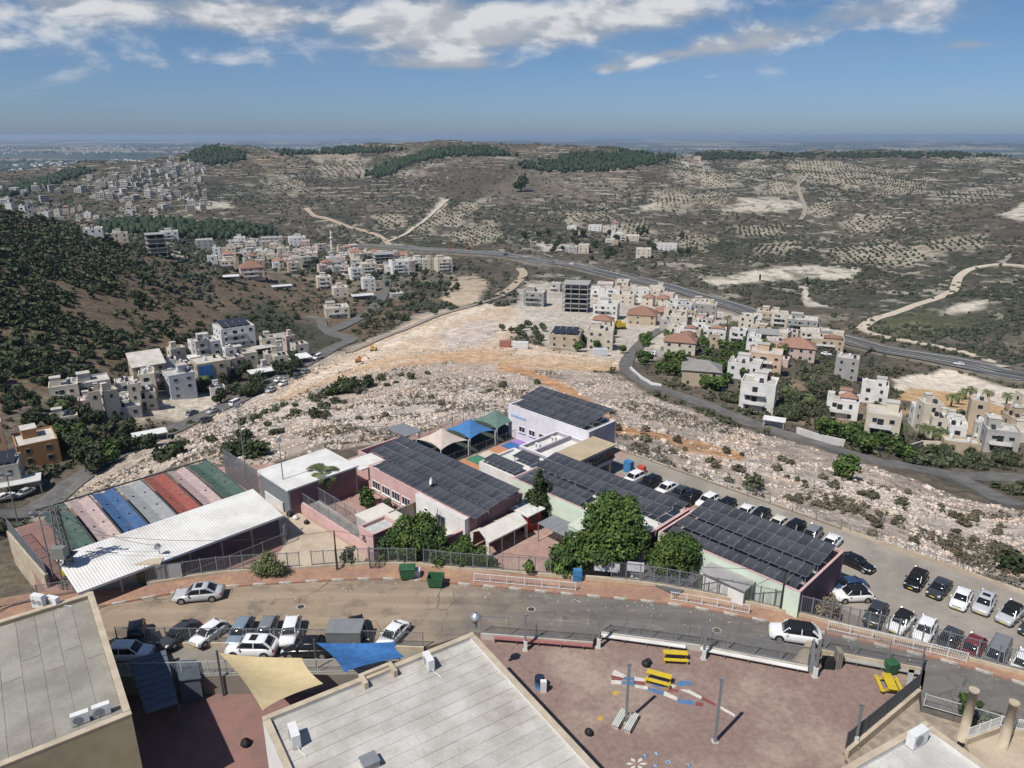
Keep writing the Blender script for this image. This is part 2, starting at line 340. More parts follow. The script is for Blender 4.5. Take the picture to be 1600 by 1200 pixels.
# pale cuts, quarries and terraces on the far hills
for px in ([(1095,438),(1180,422),(1270,414),(1345,420),(1330,436),(1250,434),(1180,440),(1120,446)], [(1135,322),(1180,312),(1255,312),(1258,324),(1190,332),(1130,332)], [(1150,308),(1230,306),(1200,314),(1150,314)],
           [(1250,448),(1262,445),(1268,470),(1300,480),(1260,478)], [(1470,492),(1500,474),(1545,468),(1540,482),(1500,490)], [(1560,335),(1600,318),(1650,325),(1640,345),(1590,345)], [(1000,322),(1035,315),(1030,328),(1005,330)],
           [(840,380),(900,382),(880,392),(850,392)], [(670,335),(690,310),(700,312),(690,335)], [(300,318),(360,315),(365,325),(310,328)], [(625,270),(660,268),(675,274),(640,277)], [(720,238),(745,232),(750,240),(730,243)], [(120,355),(190,358),(200,372),(130,368)],
           [(260,390),(310,395),(300,405),(255,398)]):
    paint(px, (.60,.545,.45), 1, .010, .02, .2)
paint([(810,270),(900,262),(1000,270),(980,300),(860,320),(760,320),(740,305)], (.20,.17,.135), .8, .04, .06)
paint([(620,270),(700,262),(790,270),(740,310),(640,300)], (.135,.105,.088), .8, .04, .05)
paint([(380,245),(440,238),(470,262),(430,275)], (.24,.19,.13), .7, .03, .03)
paint([(1350,510),(1450,490),(1520,500),(1480,520),(1370,525)], (.10,.105,.055), .8, .04, .05)
GROVES = [[(1100,272),(1140,270),(1135,292),(1095,295)], [(1320,345),(1400,338),(1390,360),(1320,366)], [(1440,372),(1540,368),(1530,392),(1450,396)], [(880,330),(950,326),(960,342),(890,346)], [(1020,300),(1070,296),(1080,320),(1030,326)], [(700,365),(770,352),(790,372),(730,384)], [(1460,300),(1560,296),(1550,314),(1470,318)], [(410,285),(470,280),(480,298),(420,302)], [(1150,352),(1230,346),(1225,368),(1150,374)],  # outlines of orchards on the far hills: rows of olive trees on pale ground
 [(500,258),(570,255),(575,272),(510,275)], [(480,235),(560,240),(560,250),(490,250)], [(585,338),(630,335),(628,352),(590,355)], [(640,352),(700,325),(750,315),(730,345),(660,362)],
 [(1140,262),(1190,250),(1195,268),(1150,285)], [(1190,285),(1240,262),(1265,275),(1245,300),(1200,305)], [(1240,255),(1330,258),(1420,262),(1400,285),(1320,290),(1260,275)], [(1040,245),(1100,250),(1110,280),(1050,275)],
 [(1260,320),(1310,310),(1300,335),(1270,340)], [(1290,392),(1370,375),(1440,392),(1450,412),(1380,418),(1300,412)], [(1180,385),(1240,380),(1235,398),(1180,400)], [(1060,360),(1110,365),(1100,390),(1060,385)], [(960,345),(1010,340),(1020,365),(960,370)],
 [(1460,240),(1560,245),(1550,256),(1460,252)], [(1100,300),(1140,298),(1140,320),(1090,325)], [(1380,285),(1450,280),(1440,300),(1370,305)]]
for gv in GROVES: paint(gv, (.43,.375,.29), .8, .015, .09, .1)
# roughness of the soil: thin pale stone scatter; then painted cloud shade far off
GC = GC * (0.86 + .28 * fbm(TX / 14, TY / 14, 61))[..., None]
GC = GC * (1 - .2 * sm(RG, 450, 900))[..., None]  # far land darkened in its colour, standing in for cloud shadows
GC = np.clip(GC, .012, .8)
nrw, ncl = TX.shape
LRR = np.log(RR)
def Hn(x, y):                                          # from here on: heights read off the built ground mesh
    x = np.asarray(x, float); y = np.asarray(y, float); sh = x.shape; x = x.ravel(); y = y.ravel()
    lr_ = np.log(np.maximum(np.hypot(x, y), RR[0])); a_ = np.arctan2(x, y); i = np.clip(np.searchsorted(LRR, lr_) - 1, 0, nrw - 2); j = np.clip(np.searchsorted(AZ, a_) - 1, 0, ncl - 2)
    f = np.clip((np.exp(lr_) - RR[i]) / (RR[i + 1] - RR[i]), 0, 1); h = np.clip((a_ - AZ[j]) / (AZ[j + 1] - AZ[j]), 0, 1)
    return (TZ[i, j] * (1 - f) * (1 - h) + TZ[i + 1, j] * f * (1 - h) + TZ[i, j + 1] * (1 - f) * h + TZ[i + 1, j + 1] * f * h).reshape(sh)
ii = (np.arange(nrw - 1)[:, None] * ncl + np.arange(ncl - 1)[None]).ravel()
T4 = np.stack([ii, ii + 1, ii + ncl + 1, ii + ncl], -1)[:, ::-1]
def ground_mat():
    m = bpy.data.materials.new('ground'); m.use_nodes = True; t = m.node_tree; b = t.nodes['Principled BSDF']; q = G(t)
    at = N(t, 'ShaderNodeAttribute', attribute_name='col'); ge = N(t, 'ShaderNodeNewGeometry'); pos = ge.outputs['Position']
    n1 = q.noise(pos, .9, 6, .65); n2 = q.noise(pos, .16, 5, .6)
    k = q.mapr(n1, .3, .72, .66, 1.34, False); col = q.mix(1.0, at.outputs['Color'], q.comb(k, k, k), 'MULTIPLY')
    rk = at.outputs['Alpha']
    sp_ = N(t, 'ShaderNodeSeparateXYZ'); t.links.new(pos, sp_.inputs[0]); ln_ = N(t, 'ShaderNodeVectorMath', operation='LENGTH'); t.links.new(pos, ln_.inputs[0])
    far_ = q.math('MULTIPLY', q.mapr(ln_.outputs['Value'], 430, 620), q.mapr(ln_.outputs['Value'], 3400, 2400))   # terraced limestone hills beyond the valley
    wob = q.math('MULTIPLY', q.noise(pos, .012, 4, .6), 3.2); band = q.math('FRACT', q.math('ADD', q.math('MULTIPLY', sp_.outputs[2], .24), wob))
    ter = q.math('MULTIPLY', q.mapr(band, .72, .86), q.mapr(q.noise(pos, .028, 4, .65), .47, .57)); ter = q.math('MULTIPLY', ter, q.mapr(q.noise(pos, .0042, 3, .5), .38, .52))
    spk = q.math('MULTIPLY', q.mapr(q.noise(pos, .11, 5, .7), .56, .64), q.mapr(q.noise(pos, .009, 3, .5), .40, .56))
    pale = q.math('MULTIPLY', q.math('MAXIMUM', ter, spk), q.math('MULTIPLY', far_, .66)); dk = q.math('MULTIPLY', q.mapr(q.noise(pos, .075, 5, .65), .50, .60), q.math('MULTIPLY', far_, .7))
    mid_ = q.mapr(q.noise(pos, .30, 5, .7), .32, .68, .62, 1.42, False); col = q.mix(1.0, col, q.comb(mid_, mid_, mid_), 'MULTIPLY'); sp2 = q.math('MULTIPLY', q.mapr(q.noise(pos, .55, 5, .75), .63, .70), q.math('SUBTRACT', 1.0, rk)); col = q.mix(q.math('MULTIPLY', sp2, .55), col, (.34, .30, .25))
    col = q.mix(dk, col, (.055, .056, .040)); col = q.mix(pale, col, (.44, .40, .325))
    vo = N(t, 'ShaderNodeTexVoronoi', feature='F1'); vo.inputs['Scale'].default_value = 1.25; vo.inputs['Randomness'].default_value = 1
    t.links.new(pos, vo.inputs['Vector'])
    stone = q.math('MULTIPLY', q.mapr(vo.outputs['Distance'], .46, .30), q.mapr(q.noise(pos, .23, 4, .6), .40, .56))
    stone = q.math('MULTIPLY', stone, rk); sc = q.mix(q.noise(pos, 2.7, 3), (.70, .625, .56), (.48, .415, .365))
    dry = q.math('MULTIPLY', q.math('MULTIPLY', q.mapr(n2, .50, .62), rk), .55)
    col = q.mix(dry, col, (.13, .105, .078)); col = q.mix(stone, col, sc)
    t.links.new(col, b.inputs['Base Color']); b.inputs['Roughness'].default_value = .95; b.inputs['Specular IOR Level'].default_value = .1
    bn = N(t, 'ShaderNodeBump'); bn.inputs['Strength'].default_value = .7; bn.inputs['Distance'].default_value = .5
    t.links.new(q.math('ADD', n1, q.math('MULTIPLY', stone, .6)), bn.inputs['Height']); t.links.new(bn.outputs[0], b.inputs['Normal'])
    return m
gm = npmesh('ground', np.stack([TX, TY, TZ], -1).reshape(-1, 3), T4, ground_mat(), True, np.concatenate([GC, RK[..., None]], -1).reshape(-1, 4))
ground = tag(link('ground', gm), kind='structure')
# ------------------------------------------------------------------ roads and tracks laid over the ground
def smooth_line(pts, n=8):
    out = []; p = [Vector(q) for q in pts]
    for i in range(len(p) - 1):
        a, b, c, d = p[max(i - 1, 0)], p[i], p[i + 1], p[min(i + 2, len(p) - 1)]
        for k in range(n):
            t = k / n; out.append(.5 * ((2 * b) + (c - a) * t + (2 * a - 5 * b + 4 * c - d) * t * t + (3 * b - a - 3 * c + d) * t ** 3))
    return out + [p[-1]]
def ribbon(name, pts, width, material, lift=.12, off=0.0, n=10, thick=.5, cross=2, kind='structure', flat=True):
    """road sheet following a ground line; pts are ground points"""
    L = smooth_line(pts, n); V = []; fs = []; c = cross + 1; S = []
    zc = Hn(np.array([p.x for p in L]), np.array([p.y for p in L]))
    for _ in range(3): zc = np.convolve(np.r_[zc[0], zc, zc[-1]], [.25, .5, .25], 'valid')
    for i, p in enumerate(L):
        d = (L[min(i + 1, len(L) - 1)] - L[max(i - 1, 0)]); d.z = 0; d.normalize(); nx = Vector((d.y, -d.x, 0))
        for k in range(c): q = p + nx * (off + width * (k / cross - .5)); S.append((q.x, q.y))
    S = np.array(S); h = Hn(S[:, 0], S[:, 1]); r = np.hypot(S[:, 0], S[:, 1]); zz = np.repeat(zc, c)
    z = (np.maximum(h, zz) if flat else h) + lift + r * .0009
    m = MB(); V = [(S[i, 0], S[i, 1], z[i]) for i in range(len(S))]
    for i in range(len(L) - 1):
        for k in range(cross): a = i * c + k; fs.append((a, a + 1, a + c + 1, a + c)[::-1])
    m.add(V, fs)
    for k in (0, c - 1):                               # side skirts, so that the sheet has an edge
        E = [V[i * c + k] for i in range(len(L))]; nb = len(E)
        m.add(E + [(x, y, zz_ - thick - 1.2) for x, y, zz_ in E], [(i, i + 1, nb + i + 1, nb + i) for i in range(nb - 1)])
    o = m.build(name, material); o['kind'] = kind; return o, L
ASPH = mat('asphalt_old', (.17,.162,.15), .9, .10, .35, (.115,.11,.105), bump=.1, bscale=9)
ASPF = mat('asphalt_highway', (.105,.105,.11), .9, .08, .2, (.085,.085,.09))
DIRT = mat('track_dirt', (.56,.49,.39), .95, .10, .3, (.45,.38,.29))
DIRT2 = mat('track_dirt_brown', (.46,.37,.28), .95, .10, .3, (.38,.30,.22))
def gl(px): return [gr(u, v) for u, v in px]
_vr = gl([(30,805),(130,747)])
ribbon('valley_road', [_vr[0] + (_vr[0] - _vr[1]) * 1.0 + Vector((-18, 0, 0))] + gl([(30,805),(130,747),(250,683),(380,622),(450,585),(520,545),(548,531),(516,520),(530,513),(575,490),(600,458),(604,435),(598,415)]), 7.0, ASPH, n=14)
ribbon('side_road', gl([(518,522),(505,512),(500,500),(480,495)]), 5.0, ASPH, lift=.2)
ribbon('ridge_road', gl([(1640,792),(1500,752),(1400,728),(1300,704),(1200,672),(1120,642),(1040,612),(995,592),(978,575),(985,556),(1010,530),(1035,515)]), 5.2, ASPH, n=14)
ribbon('branch_road', gl([(1470,742),(1560,748),(1650,752)]), 5.0, ASPH, lift=.16)
ribbon('dirt_track', gl([(1345,515),(1370,498),(1430,478),(1485,458),(1500,432),(1530,418),(1580,415),(1640,425)]), 6.5, DIRT, n=12)
ribbon('dirt_track', gl([(1345,515),(1370,524),(1440,538),(1520,556),(1570,575)]), 4.5, DIRT, lift=.2, n=12)
ribbon('dirt_track', gl([(478,326),(500,340),(545,355),(590,368),(606,380),(608,388)]), 6.5, DIRT2, n=10)
ribbon('dirt_track', gl([(606,378),(640,362),(660,348),(680,330),(700,312)]), 5.0, DIRT, n=8)
ribbon('dirt_track', gl([(780,462),(805,445),(818,430),(812,420)]), 7.0, DIRT2, n=8)
ribbon('dirt_track', gl([(1250,345),(1258,328),(1252,310),(1247,290),(1262,272)]), 6.0, mat('track_grey', (.33,.29,.24), .95, .1, .5), lift=.35, n=8)
ribbon('dirt_track', gl([(545,552),(620,520),(690,492),(740,478),(790,462)]), 3.0, mat('track_grey', (.33,.29,.24), .95, .1, .5), lift=.2, n=10)
# the dual carriageway in the valley
HWL = gl([(560,386),(640,391),(720,396),(800,403),(900,418),(1000,441),(1080,464),(1150,485),(1240,510),(1330,538),(1400,555),(1500,572),(1640,596)])
for off in (-5.0, 5.0): ribbon('highway', HWL, 7.6, ASPF, lift=1.2, off=off, n=10, thick=2)
ribbon('highway_verge', HWL, 20, mat('verge', (.27,.24,.20), .95, .15, .1, (.20,.175,.14)), lift=.7, n=10, cross=4, thick=3)
LINEW = mat('line_paint', (.72,.72,.68), .7, .08, 2)
for off in (-8.5, -1.5, 1.5, 8.5): ribbon('highway_edge_line', HWL, .22, LINEW, lift=1.3, off=off, n=10, thick=-1.1, cross=1)
def guard(off, label):
    L = smooth_line(HWL, 8); t = thing('guard_rail', L[0], 0, label, 'guard rail'); m = MB(); prev = None
    for i, p in enumerate(L):
        d = L[min(i + 1, len(L) - 1)] - L[max(i - 1, 0)]; d.z = 0; d.normalize(); q = p + Vector((d.y, -d.x, 0)) * off
        q.z = max(H(q.x, q.y), p.z) + 1.2 + math.hypot(q.x, q.y) * .0009; q = q - L[0]
        if prev is not None: m.bar(prev + Vector((0, 0, .55)), q + Vector((0, 0, .55)), .25, .6)
        prev = q
    m.build('rail_beam', mat('galvanised', (.30,.30,.29), .5, .06, 1, metal=.4), t)
guard(0.0, 'pale concrete barrier running down the middle of the valley highway'); guard(-9.3, 'steel guard rail along the near edge of the valley highway'); guard(9.3, 'steel guard rail along the far edge of the valley highway')
# ================================================================== NEAR FIELD: street, pavements, plots
def fr(ang):                                           # plan frame rotated by ang degrees: local (a, b) -> world, and pixel -> local
    c, s = math.cos(R(ang)), math.sin(R(ang))
    def w(a, b, z=0.0): return Vector((a * c - b * s, a * s + b * c, z))
    def l(p): return (p.x * c + p.y * s, -p.x * s + p.y * c)
    return w, l
PGZ = -.55                                             # playground level
SW, SLc = fr(-45)                                      # the school's frame
CONC = mat('concrete', (.50,.47,.42), .9, .08, .6, (.40,.37,.33), bump=.1, bscale=6, dirt=.25)
BEIGE = mat('beige_stone', (.52,.44,.33), .9, .08, .8, (.42,.35,.26), bump=.15, bscale=8)
GALV = mat('grey_steel', (.27,.285,.30), .55, .05, 2, metal=.3)
DGREY = mat('dark_steel', (.10,.11,.12), .55, .05, 2)
WHITEM = mat('white_metal', (.74,.74,.73), .5, .05, 2, dirt=.12)
WHITEP = mat('white_plaster', (.74,.73,.71), .85, .04, .7, (.66,.64,.61), dirt=.12)
BLACK = mat('black_plastic', (.02,.02,.022), .6, .05, 3)
GLASSD = mat('dark_glass', (.025,.032,.038), .12, .05, 1, spec=.6)
REDP = mat('red_paint', (.50,.12,.08), .8, .15, 3)
KERBW = mat('kerb_white', (.60,.56,.50), .85, .14, 3, dirt=.5); KERBR = mat('kerb_red', (.43,.23,.165), .85, .14, 3, dirt=.4)
def street_mat():
    m = bpy.data.materials.new('street'); m.use_nodes = True; t = m.node_tree; b = t.nodes['Principled BSDF']; q = G(t)
    ge = N(t, 'ShaderNodeNewGeometry'); pos = ge.outputs['Position']; s = N(t, 'ShaderNodeSeparateXYZ'); t.links.new(pos, s.inputs[0])
    dust = q.mapr(q.math('ADD', s.outputs[0], q.math('MULTIPLY', q.noise(pos, .12, 5, .65), 34.0)), 3.0, 27.0)   # sand blown over the western end
    col = q.mix(dust, (.335, .26, .185), (.165, .155, .142))
    st = q.mapr(q.noise(pos, .35, 6, .7), .47, .66); col = q.mix(q.math('MULTIPLY', st, .55), col, (.115, .105, .095))
    sd = q.mapr(q.noise(pos, .55, 5, .7, .6), .55, .72); col = q.mix(q.math('MULTIPLY', sd, .5), col, (.36, .30, .225))
    mp = N(t, 'ShaderNodeMapping'); mp.inputs['Scale'].default_value = (.06, .8, 1); t.links.new(pos, mp.inputs[0])
    tr = q.mapr(q.noise(mp.outputs[0], 1.0, 3), .45, .65, .88, 1.08, False); col = q.mix(1.0, col, q.comb(tr, tr, tr), 'MULTIPLY')
    wv = N(t, 'ShaderNodeVectorMath', operation='ADD'); nz_ = N(t, 'ShaderNodeTexNoise'); nz_.inputs['Scale'].default_value = .6; t.links.new(pos, nz_.inputs['Vector']); t.links.new(pos, wv.inputs[0]); t.links.new(nz_.outputs['Color'], wv.inputs[1]); vo = N(t, 'ShaderNodeTexVoronoi', feature='DISTANCE_TO_EDGE'); vo.inputs['Scale'].default_value = .22; t.links.new(wv.outputs[0], vo.inputs['Vector'])
    ck = q.math('MULTIPLY', q.mapr(vo.outputs['Distance'], .012, .004), q.mapr(q.noise(pos, .2, 3), .45, .6)); col = q.mix(q.math('MULTIPLY', ck, .6), col, (.06, .055, .05))
    f = q.mapr(q.noise(pos, 9, 4, .7), .3, .7, .86, 1.14, False); col = q.mix(1.0, col, q.comb(f, f, f), 'MULTIPLY')
    t.links.new(col, b.inputs['Base Color']); b.inputs['Roughness'].default_value = .92; b.inputs['Specular IOR Level'].default_value = .2
    return m
def brick_mat(name, c1, c2, mortar, scale, dust=(.42,.27,.16), damt=.6, dscale=.3, lo=.45, hi=.65, rot=0.0):
    m = bpy.data.materials.new(name); m.use_nodes = True; t = m.node_tree; b = t.nodes['Principled BSDF']; q = G(t)
    ge = N(t, 'ShaderNodeNewGeometry'); mp = N(t, 'ShaderNodeMapping'); mp.inputs['Rotation'].default_value = (0, 0, rot); t.links.new(ge.outputs['Position'], mp.inputs[0]); pos = mp.outputs[0]
    br = N(t, 'ShaderNodeTexBrick'); br.inputs['Scale'].default_value = scale; br.inputs['Color1'].default_value = (*c1, 1); br.inputs['Color2'].default_value = (*c2, 1); br.inputs['Mortar'].default_value = (*mortar, 1)
    br.inputs['Mortar Size'].default_value = .02; t.links.new(pos, br.inputs[0])
    d = q.mapr(q.noise(pos, dscale, 6, .65), lo, hi); col = q.mix(q.math('MULTIPLY', d, damt), br.outputs[0], dust)
    k = q.mapr(q.noise(pos, 2.2, 5, .7), .3, .7, .8, 1.2, False); col = q.mix(1.0, col, q.comb(k, k, k), 'MULTIPLY')
    t.links.new(col, b.inputs['Base Color']); b.inputs['Roughness'].default_value = .92; b.inputs['Specular IOR Level'].default_value = .15
    return m
PAVE = brick_mat('pavement_brick', (.36,.20,.145), (.30,.18,.135), (.27,.20,.15), 3.0, (.43,.27,.165), .75)
YARD = brick_mat('yard_brick', (.40,.25,.215), (.34,.215,.19), (.30,.22,.19), 2.4, (.47,.37,.30), .5, rot=R(45))
PLAY = brick_mat('playground_surface', (.265,.18,.155), (.235,.165,.145), (.235,.17,.148), 1.6, (.37,.30,.24), .8, .11, .45, .66)
LOTM = mat('lot_asphalt', (.33,.295,.25), .92, .08, .25, (.25,.225,.195), dirt=.15)
SAND = mat('sandy_concrete', (.50,.42,.32), .92, .08, .3, (.40,.32,.24), dirt=.2)
COURT = mat('court_floor', (.27,.15,.13), .9, .1, .5, (.21,.13,.115), dirt=.2)
TERR = mat('terrace_floor', (.56,.49,.39), .9, .06, .6, (.48,.41,.32))
def slab(name, pts, z, m, depth=5.0):
    pts = [(p[0], p[1]) for p in pts]
    if sum((pts[i][0] - pts[i - 1][0]) * (pts[i][1] + pts[i - 1][1]) for i in range(len(pts))) > 0: pts = pts[::-1]
    o = MB().prism(pts, z - depth, z).build(name, m); o['kind'] = 'structure'; return o
def pxl(px, z=0.0): return [P(u, v, z) for u, v in px]
KERB = [Vector((-78, 42, 0))] + [Vector((-56, 54, 0))] + pxl([(175,945),(310,922),(440,912),(600,905),(740,915),(900,930),(1050,945),(1200,972),(1400,1015),(1600,1070)]) + [Vector((58, 38, 0))]
FENC = [Vector((-78, 46, 0))] + pxl([(0,937),(170,925),(340,900),(450,893),(560,886),(650,886),(720,893),(860,903),(1000,915),(1120,936),(1250,965),(1340,988),(1440,1013),(1600,1057)]) + [Vector((60, 43, 0))]
KL = smooth_line(KERB, 6); FL = smooth_line(FENC, 6)
NEAR = [Vector((-78, 20, 0)), Vector((-44, 40, 0))] + pxl([(185,1003),(300,1004),(520,1006),(665,1011),(742,988),(926,1002),(940,986),(1095,1007),(1262,1039),(1285,1017),(1438,1046),(1440,1100),(1600,1147)]) + [Vector((58, 28, 0))]
slab('road', KL + NEAR[::-1], 0.0, street_mat())
slab('pavement', [p + Vector((0, .0, 0)) for p in KL] + FL[::-1], .13, PAVE, 5.2)
# kerb stones, painted red and white in turn
def along(L, step, z=0.0):
    out = []; acc = 0; i = 0; L = [Vector((p.x, p.y, z)) for p in L]; seg = [(L[k + 1] - L[k]).length for k in range(len(L) - 1)]; tot = sum(seg); s = 0
    while s <= tot:
        while i < len(seg) - 1 and s > acc + seg[i]: acc += seg[i]; i += 1
        out.append(L[i].lerp(L[i + 1], min(1, (s - acc) / seg[i]))); s += step
    return out
kb = tag(link('kerb', None, None, (0, 0, 0)), 'kerb painted red and white in turn along the street pavement', 'kerb')
ks = along([p for p in KL if -40 < p.x < 48], 1.3, 0); mw = MB().box(.64, 0, 0, 1.27, .22, .17).mesh('kerb_stone', KERBW); mr = MB().box(.64, 0, 0, 1.27, .22, .17).mesh('kerb_stone', KERBR)
for i in range(len(ks) - 1):
    d = ks[i + 1] - ks[i]; link('kerb_stone', mw if i % 2 == 0 else mr, kb, ks[i], math.atan2(d.y, d.x))
lw = [p for p in FL if p.x > -37]
m = MB()
for i in range(len(lw) - 1): m.bar(lw[i] + Vector((0, .15, .25)), lw[i + 1] + Vector((0, .15, .25)), .35, .42)
tag(m.build('boundary_wall', BEIGE), 'low beige stone wall at the back of the street pavement, under the school fence', 'wall')
# ------------------------------------------------------------------ fences and railings
def fence(name, L, h, label, cat='fence', m=GALV, step=2.4, gap=.13, bar=.022, z0=0.0, posts=True, tops=None, rails=(.08, .95), group=None, mesh=None, pw=.07):
    """L: list of ground points (z used); posts, two rails, upright bars"""
    L = [Vector(p) for p in L]; base = L[0].copy(); t = thing(name, base, 0, label, cat, group); rail = [MB() for _ in rails]; bars = MB()
    pm = MB().box(0, 0, 0, pw, pw, h + .06).mesh('post', m)
    for i in range(len(L) - 1):
        a, b = L[i] - base, L[i + 1] - base; n = max(1, round((b - a).length / step))
        for k in range(n + (i == len(L) - 2)): link('post', pm, t, a.lerp(b, k / n) + Vector((0, 0, z0)))
        for r_, rb in zip(rails, rail): rb.bar(a + Vector((0, 0, z0 + h * r_)), b + Vector((0, 0, z0 + h * r_)), .045, .05)
        nb = max(1, int((b - a).length / gap))
        for k in range(nb):
            q = a.lerp(b, (k + .5) / nb); bars.bar(q + Vector((0, 0, z0 + .05)), q + Vector((0, 0, z0 + h)), bar)
    for r_ in rail: r_.build('rail', m, t)
    o = bars.build('bars', m, t); o['kind'] = 'stuff'
    return t
def sub(L, x0, x1): return [Vector((p.x, p.y, 0)) for p in L if x0 <= p.x <= x1]
FB = [p + Vector((0, .15, .46)) for p in FL]
fence('school_fence', sub(FB, -37.5, -21), 1.7, 'grey bar fence on the low wall in front of the white-roofed court pavilion', z0=.46)
fence('school_fence', sub(FB, -21.5, -9.5), 1.7, 'grey bar fence behind the two green dumpsters', z0=.46)
fence('school_fence', sub(FB, -9.5, 5), 1.7, 'grey bar fence in front of the red-paved school yard', z0=.46)
fence('school_fence', sub(FB, 9, 27), 1.9, 'grey bar fence below the small round tree and the mint-green wall', z0=.46)
fence('school_fence', sub(FB, 27, 60), 1.9, 'grey bar fence between the street and the big car park', z0=.46)
fence('school_fence', pxl([(-60,985),(0,950),(60,935),(118,925)], .3), 1.5, 'grey bar fence at the far left by the lattice pylon')
def kerbrail(x0, x1, label):
    L = [p + Vector((0, .55, .13)) for p in KL if x0 <= p.x <= x1]
    return fence('pavement_railing', L, .95, label, 'railing', WHITEM, 1.6, .16, .022, 0, rails=(.12, .98), pw=.06)
kerbrail(-4.2, 7.2, 'white pavement railing nearest the two green dumpsters'); kerbrail(15.2, 23.8, 'white pavement railing in front of the mint-green building'); kerbrail(28.0, 39.5, 'longest white pavement railing, beside the big car park')
# ------------------------------------------------------------------ near plots (this side of the street)
slab('courtyard', [(-46,20),(-3,20),(-3,50),(-8,51.5),(-46,52)], -2.2, COURT)
slab('driveway', pxl([(150,1004),(300,1005),(520,1007),(665,1012)], 0) + [Vector((-9, 51.2, 0)), Vector((-44, 50.6, 0))], -.3, mat('driveway', (.26,.235,.20), .92, .08, .4, dirt=.2), 4)
slab('playground', [p + Vector((0, .5, 0)) for p in pxl([(744,984),(926,998),(940,982),(1095,1003),(1262,1035),(1285,1013),(1440,1044)], 0)] + pxl([(1429,1092),(1316,1185)], -1) + [Vector((20, 22, 0)), Vector((-6, 22, 0)), Vector((-10, 40, 0))], PGZ, PLAY)
slab('rough_ground', pxl([(1441,1098),(1600,1144),(1640,1160)], 0) + [Vector((46, 20, 0)), Vector((24, 22, 0))] + pxl([(1322,1190),(1434,1092)], -1), -.75, mat('rubble_ground', (.36,.30,.24), .95, .16, 1.2, (.24,.20,.15), bump=.4, bscale=5))
def wallbar(name, L, z0, z1, w, m, label, cat='wall'):
    b = MB()
    for i in range(len(L) - 1):
        p, q = Vector(L[i]), Vector(L[i + 1]); d = (q - p); ln = d.length; c = (p + q) / 2; b.box(c.x, c.y, z0, ln + w * .3, w, z1 - z0, 0, math.atan2(d.y, d.x))
    return tag(b.build(name, m), label, cat)
RW = pxl([(185,1003),(300,1004),(520,1006),(662,1011)], 0)
wallbar('retaining_wall', [p + Vector((0, -.12, 0)) for p in RW], -2.2, .16, .3, BEIGE, 'beige retaining wall between the row of parked cars and the lower driveway')
fence('roadside_fence', [p + Vector((0, -.1, .16)) for p in RW], 1.5, 'grey bar fence on the retaining wall in front of the row of parked cars')
fence('driveway_fence', [Vector((-34.5, 50.75, -.3)), Vector((-23.5, 51.2, -.3)), Vector((-9.5, 51.5, -.3))], 1.4, 'pale fence between the driveway and the shaded courtyard', m=mat('pale_steel', (.52,.53,.53), .5, .05, 2))
PGF = pxl([(752,990),(926,1004)], -.05)
PG2 = pxl([(940,988),(1095,1009),(1262,1041)], -.05)
wallbar('playground_wall', PGF, -1.0, .05, .25, CONC, 'low wall behind the dark red bench of the playground'); wallbar('playground_wall', PG2, -1.0, .05, .25, CONC, 'low wall behind the white bench of the playground')
fence('playground_fence', [p + Vector((0, 0, .08)) for p in PGF], 1.9, 'grey bar fence above the dark red bench of the playground')
fence('playground_fence', [p + Vector((0, 0, .08)) for p in PG2], 1.9, 'grey bar fence above the white bench of the playground')
PG3 = pxl([(1285,1019),(1438,1047)], -.05); wallbar('playground_wall', PG3, -1.0, .25, .3, BEIGE, 'low beige wall by the playground gate, next to the car park')
fence('playground_fence', [p + Vector((0, 0, .25)) for p in PG3], 2.1, 'grey bar fence right of the playground gate')
PG4 = [PG3[-1]] + pxl([(1430,1090),(1316,1186)], -1); PG4 = [Vector((p.x, p.y, PGZ)) for p in PG4]
wallbar('playground_wall', [p + Vector((.2, -.1, 0)) for p in PG4], -1.0, .0, .3, BEIGE, 'low wall along the right side of the playground')
fence('playground_fence', [p + Vector((.1, 0, .55)) for p in PG4], 1.5, 'dark grey fence along the right side of the playground', m=DGREY, gap=.10, bar=.03)
ST = pxl([(1443,1103),(1520,1125),(1600,1149),(1650,1166)], 0)
fence('street_railing', ST, 1.2, 'pale mesh fence at the street edge above the rubble, bottom right', m=mat('pale_steel', (.52,.53,.53)), gap=.1, bar=.016)
def bench_strip(p, q, m, label, off=-.36, z=PGZ):
    d = (q - p); ln = d.length; t = thing('bench', Vector((p.x, p.y, z)), math.atan2(d.y, d.x), label, 'bench')
    MB().box(ln / 2, off, .42, ln, .42, .07).build('seat', m, t)
    lm = MB().box(0, off, 0, .06, .36, .42).mesh('leg', GALV)
    for k in range(int(ln / 2) + 1): link('leg', lm, t, (min(ln - .1, .1 + k * 2.0), 0, 0))
bench_strip(PGF[0].lerp(PGF[1], .12), PGF[1], mat('bench_red', (.36,.15,.14), .8, .1, 2), 'long dark red bench along the playground wall')
bench_strip(PG2[0], PG2[1].lerp(PG2[0], .15), WHITEP, 'long white bench at the left part of the playground wall'); bench_strip(PG2[1], PG2[2], WHITEP, 'long white bench ending at the playground gate')
bench_strip(PG3[0].lerp(PG3[1], .08), PG3[1], mat('bench_grey', (.36,.35,.33), .85, .1, 2), 'long grey bench right of the playground gate')
bench_strip(PG4[0] + Vector((-.3, 0, 0)), PG4[1] + Vector((-.3, 0, 0)), mat('bench_grey', (.36,.35,.33)), 'grey bench in the right corner of the playground, beside the yellow picnic table')
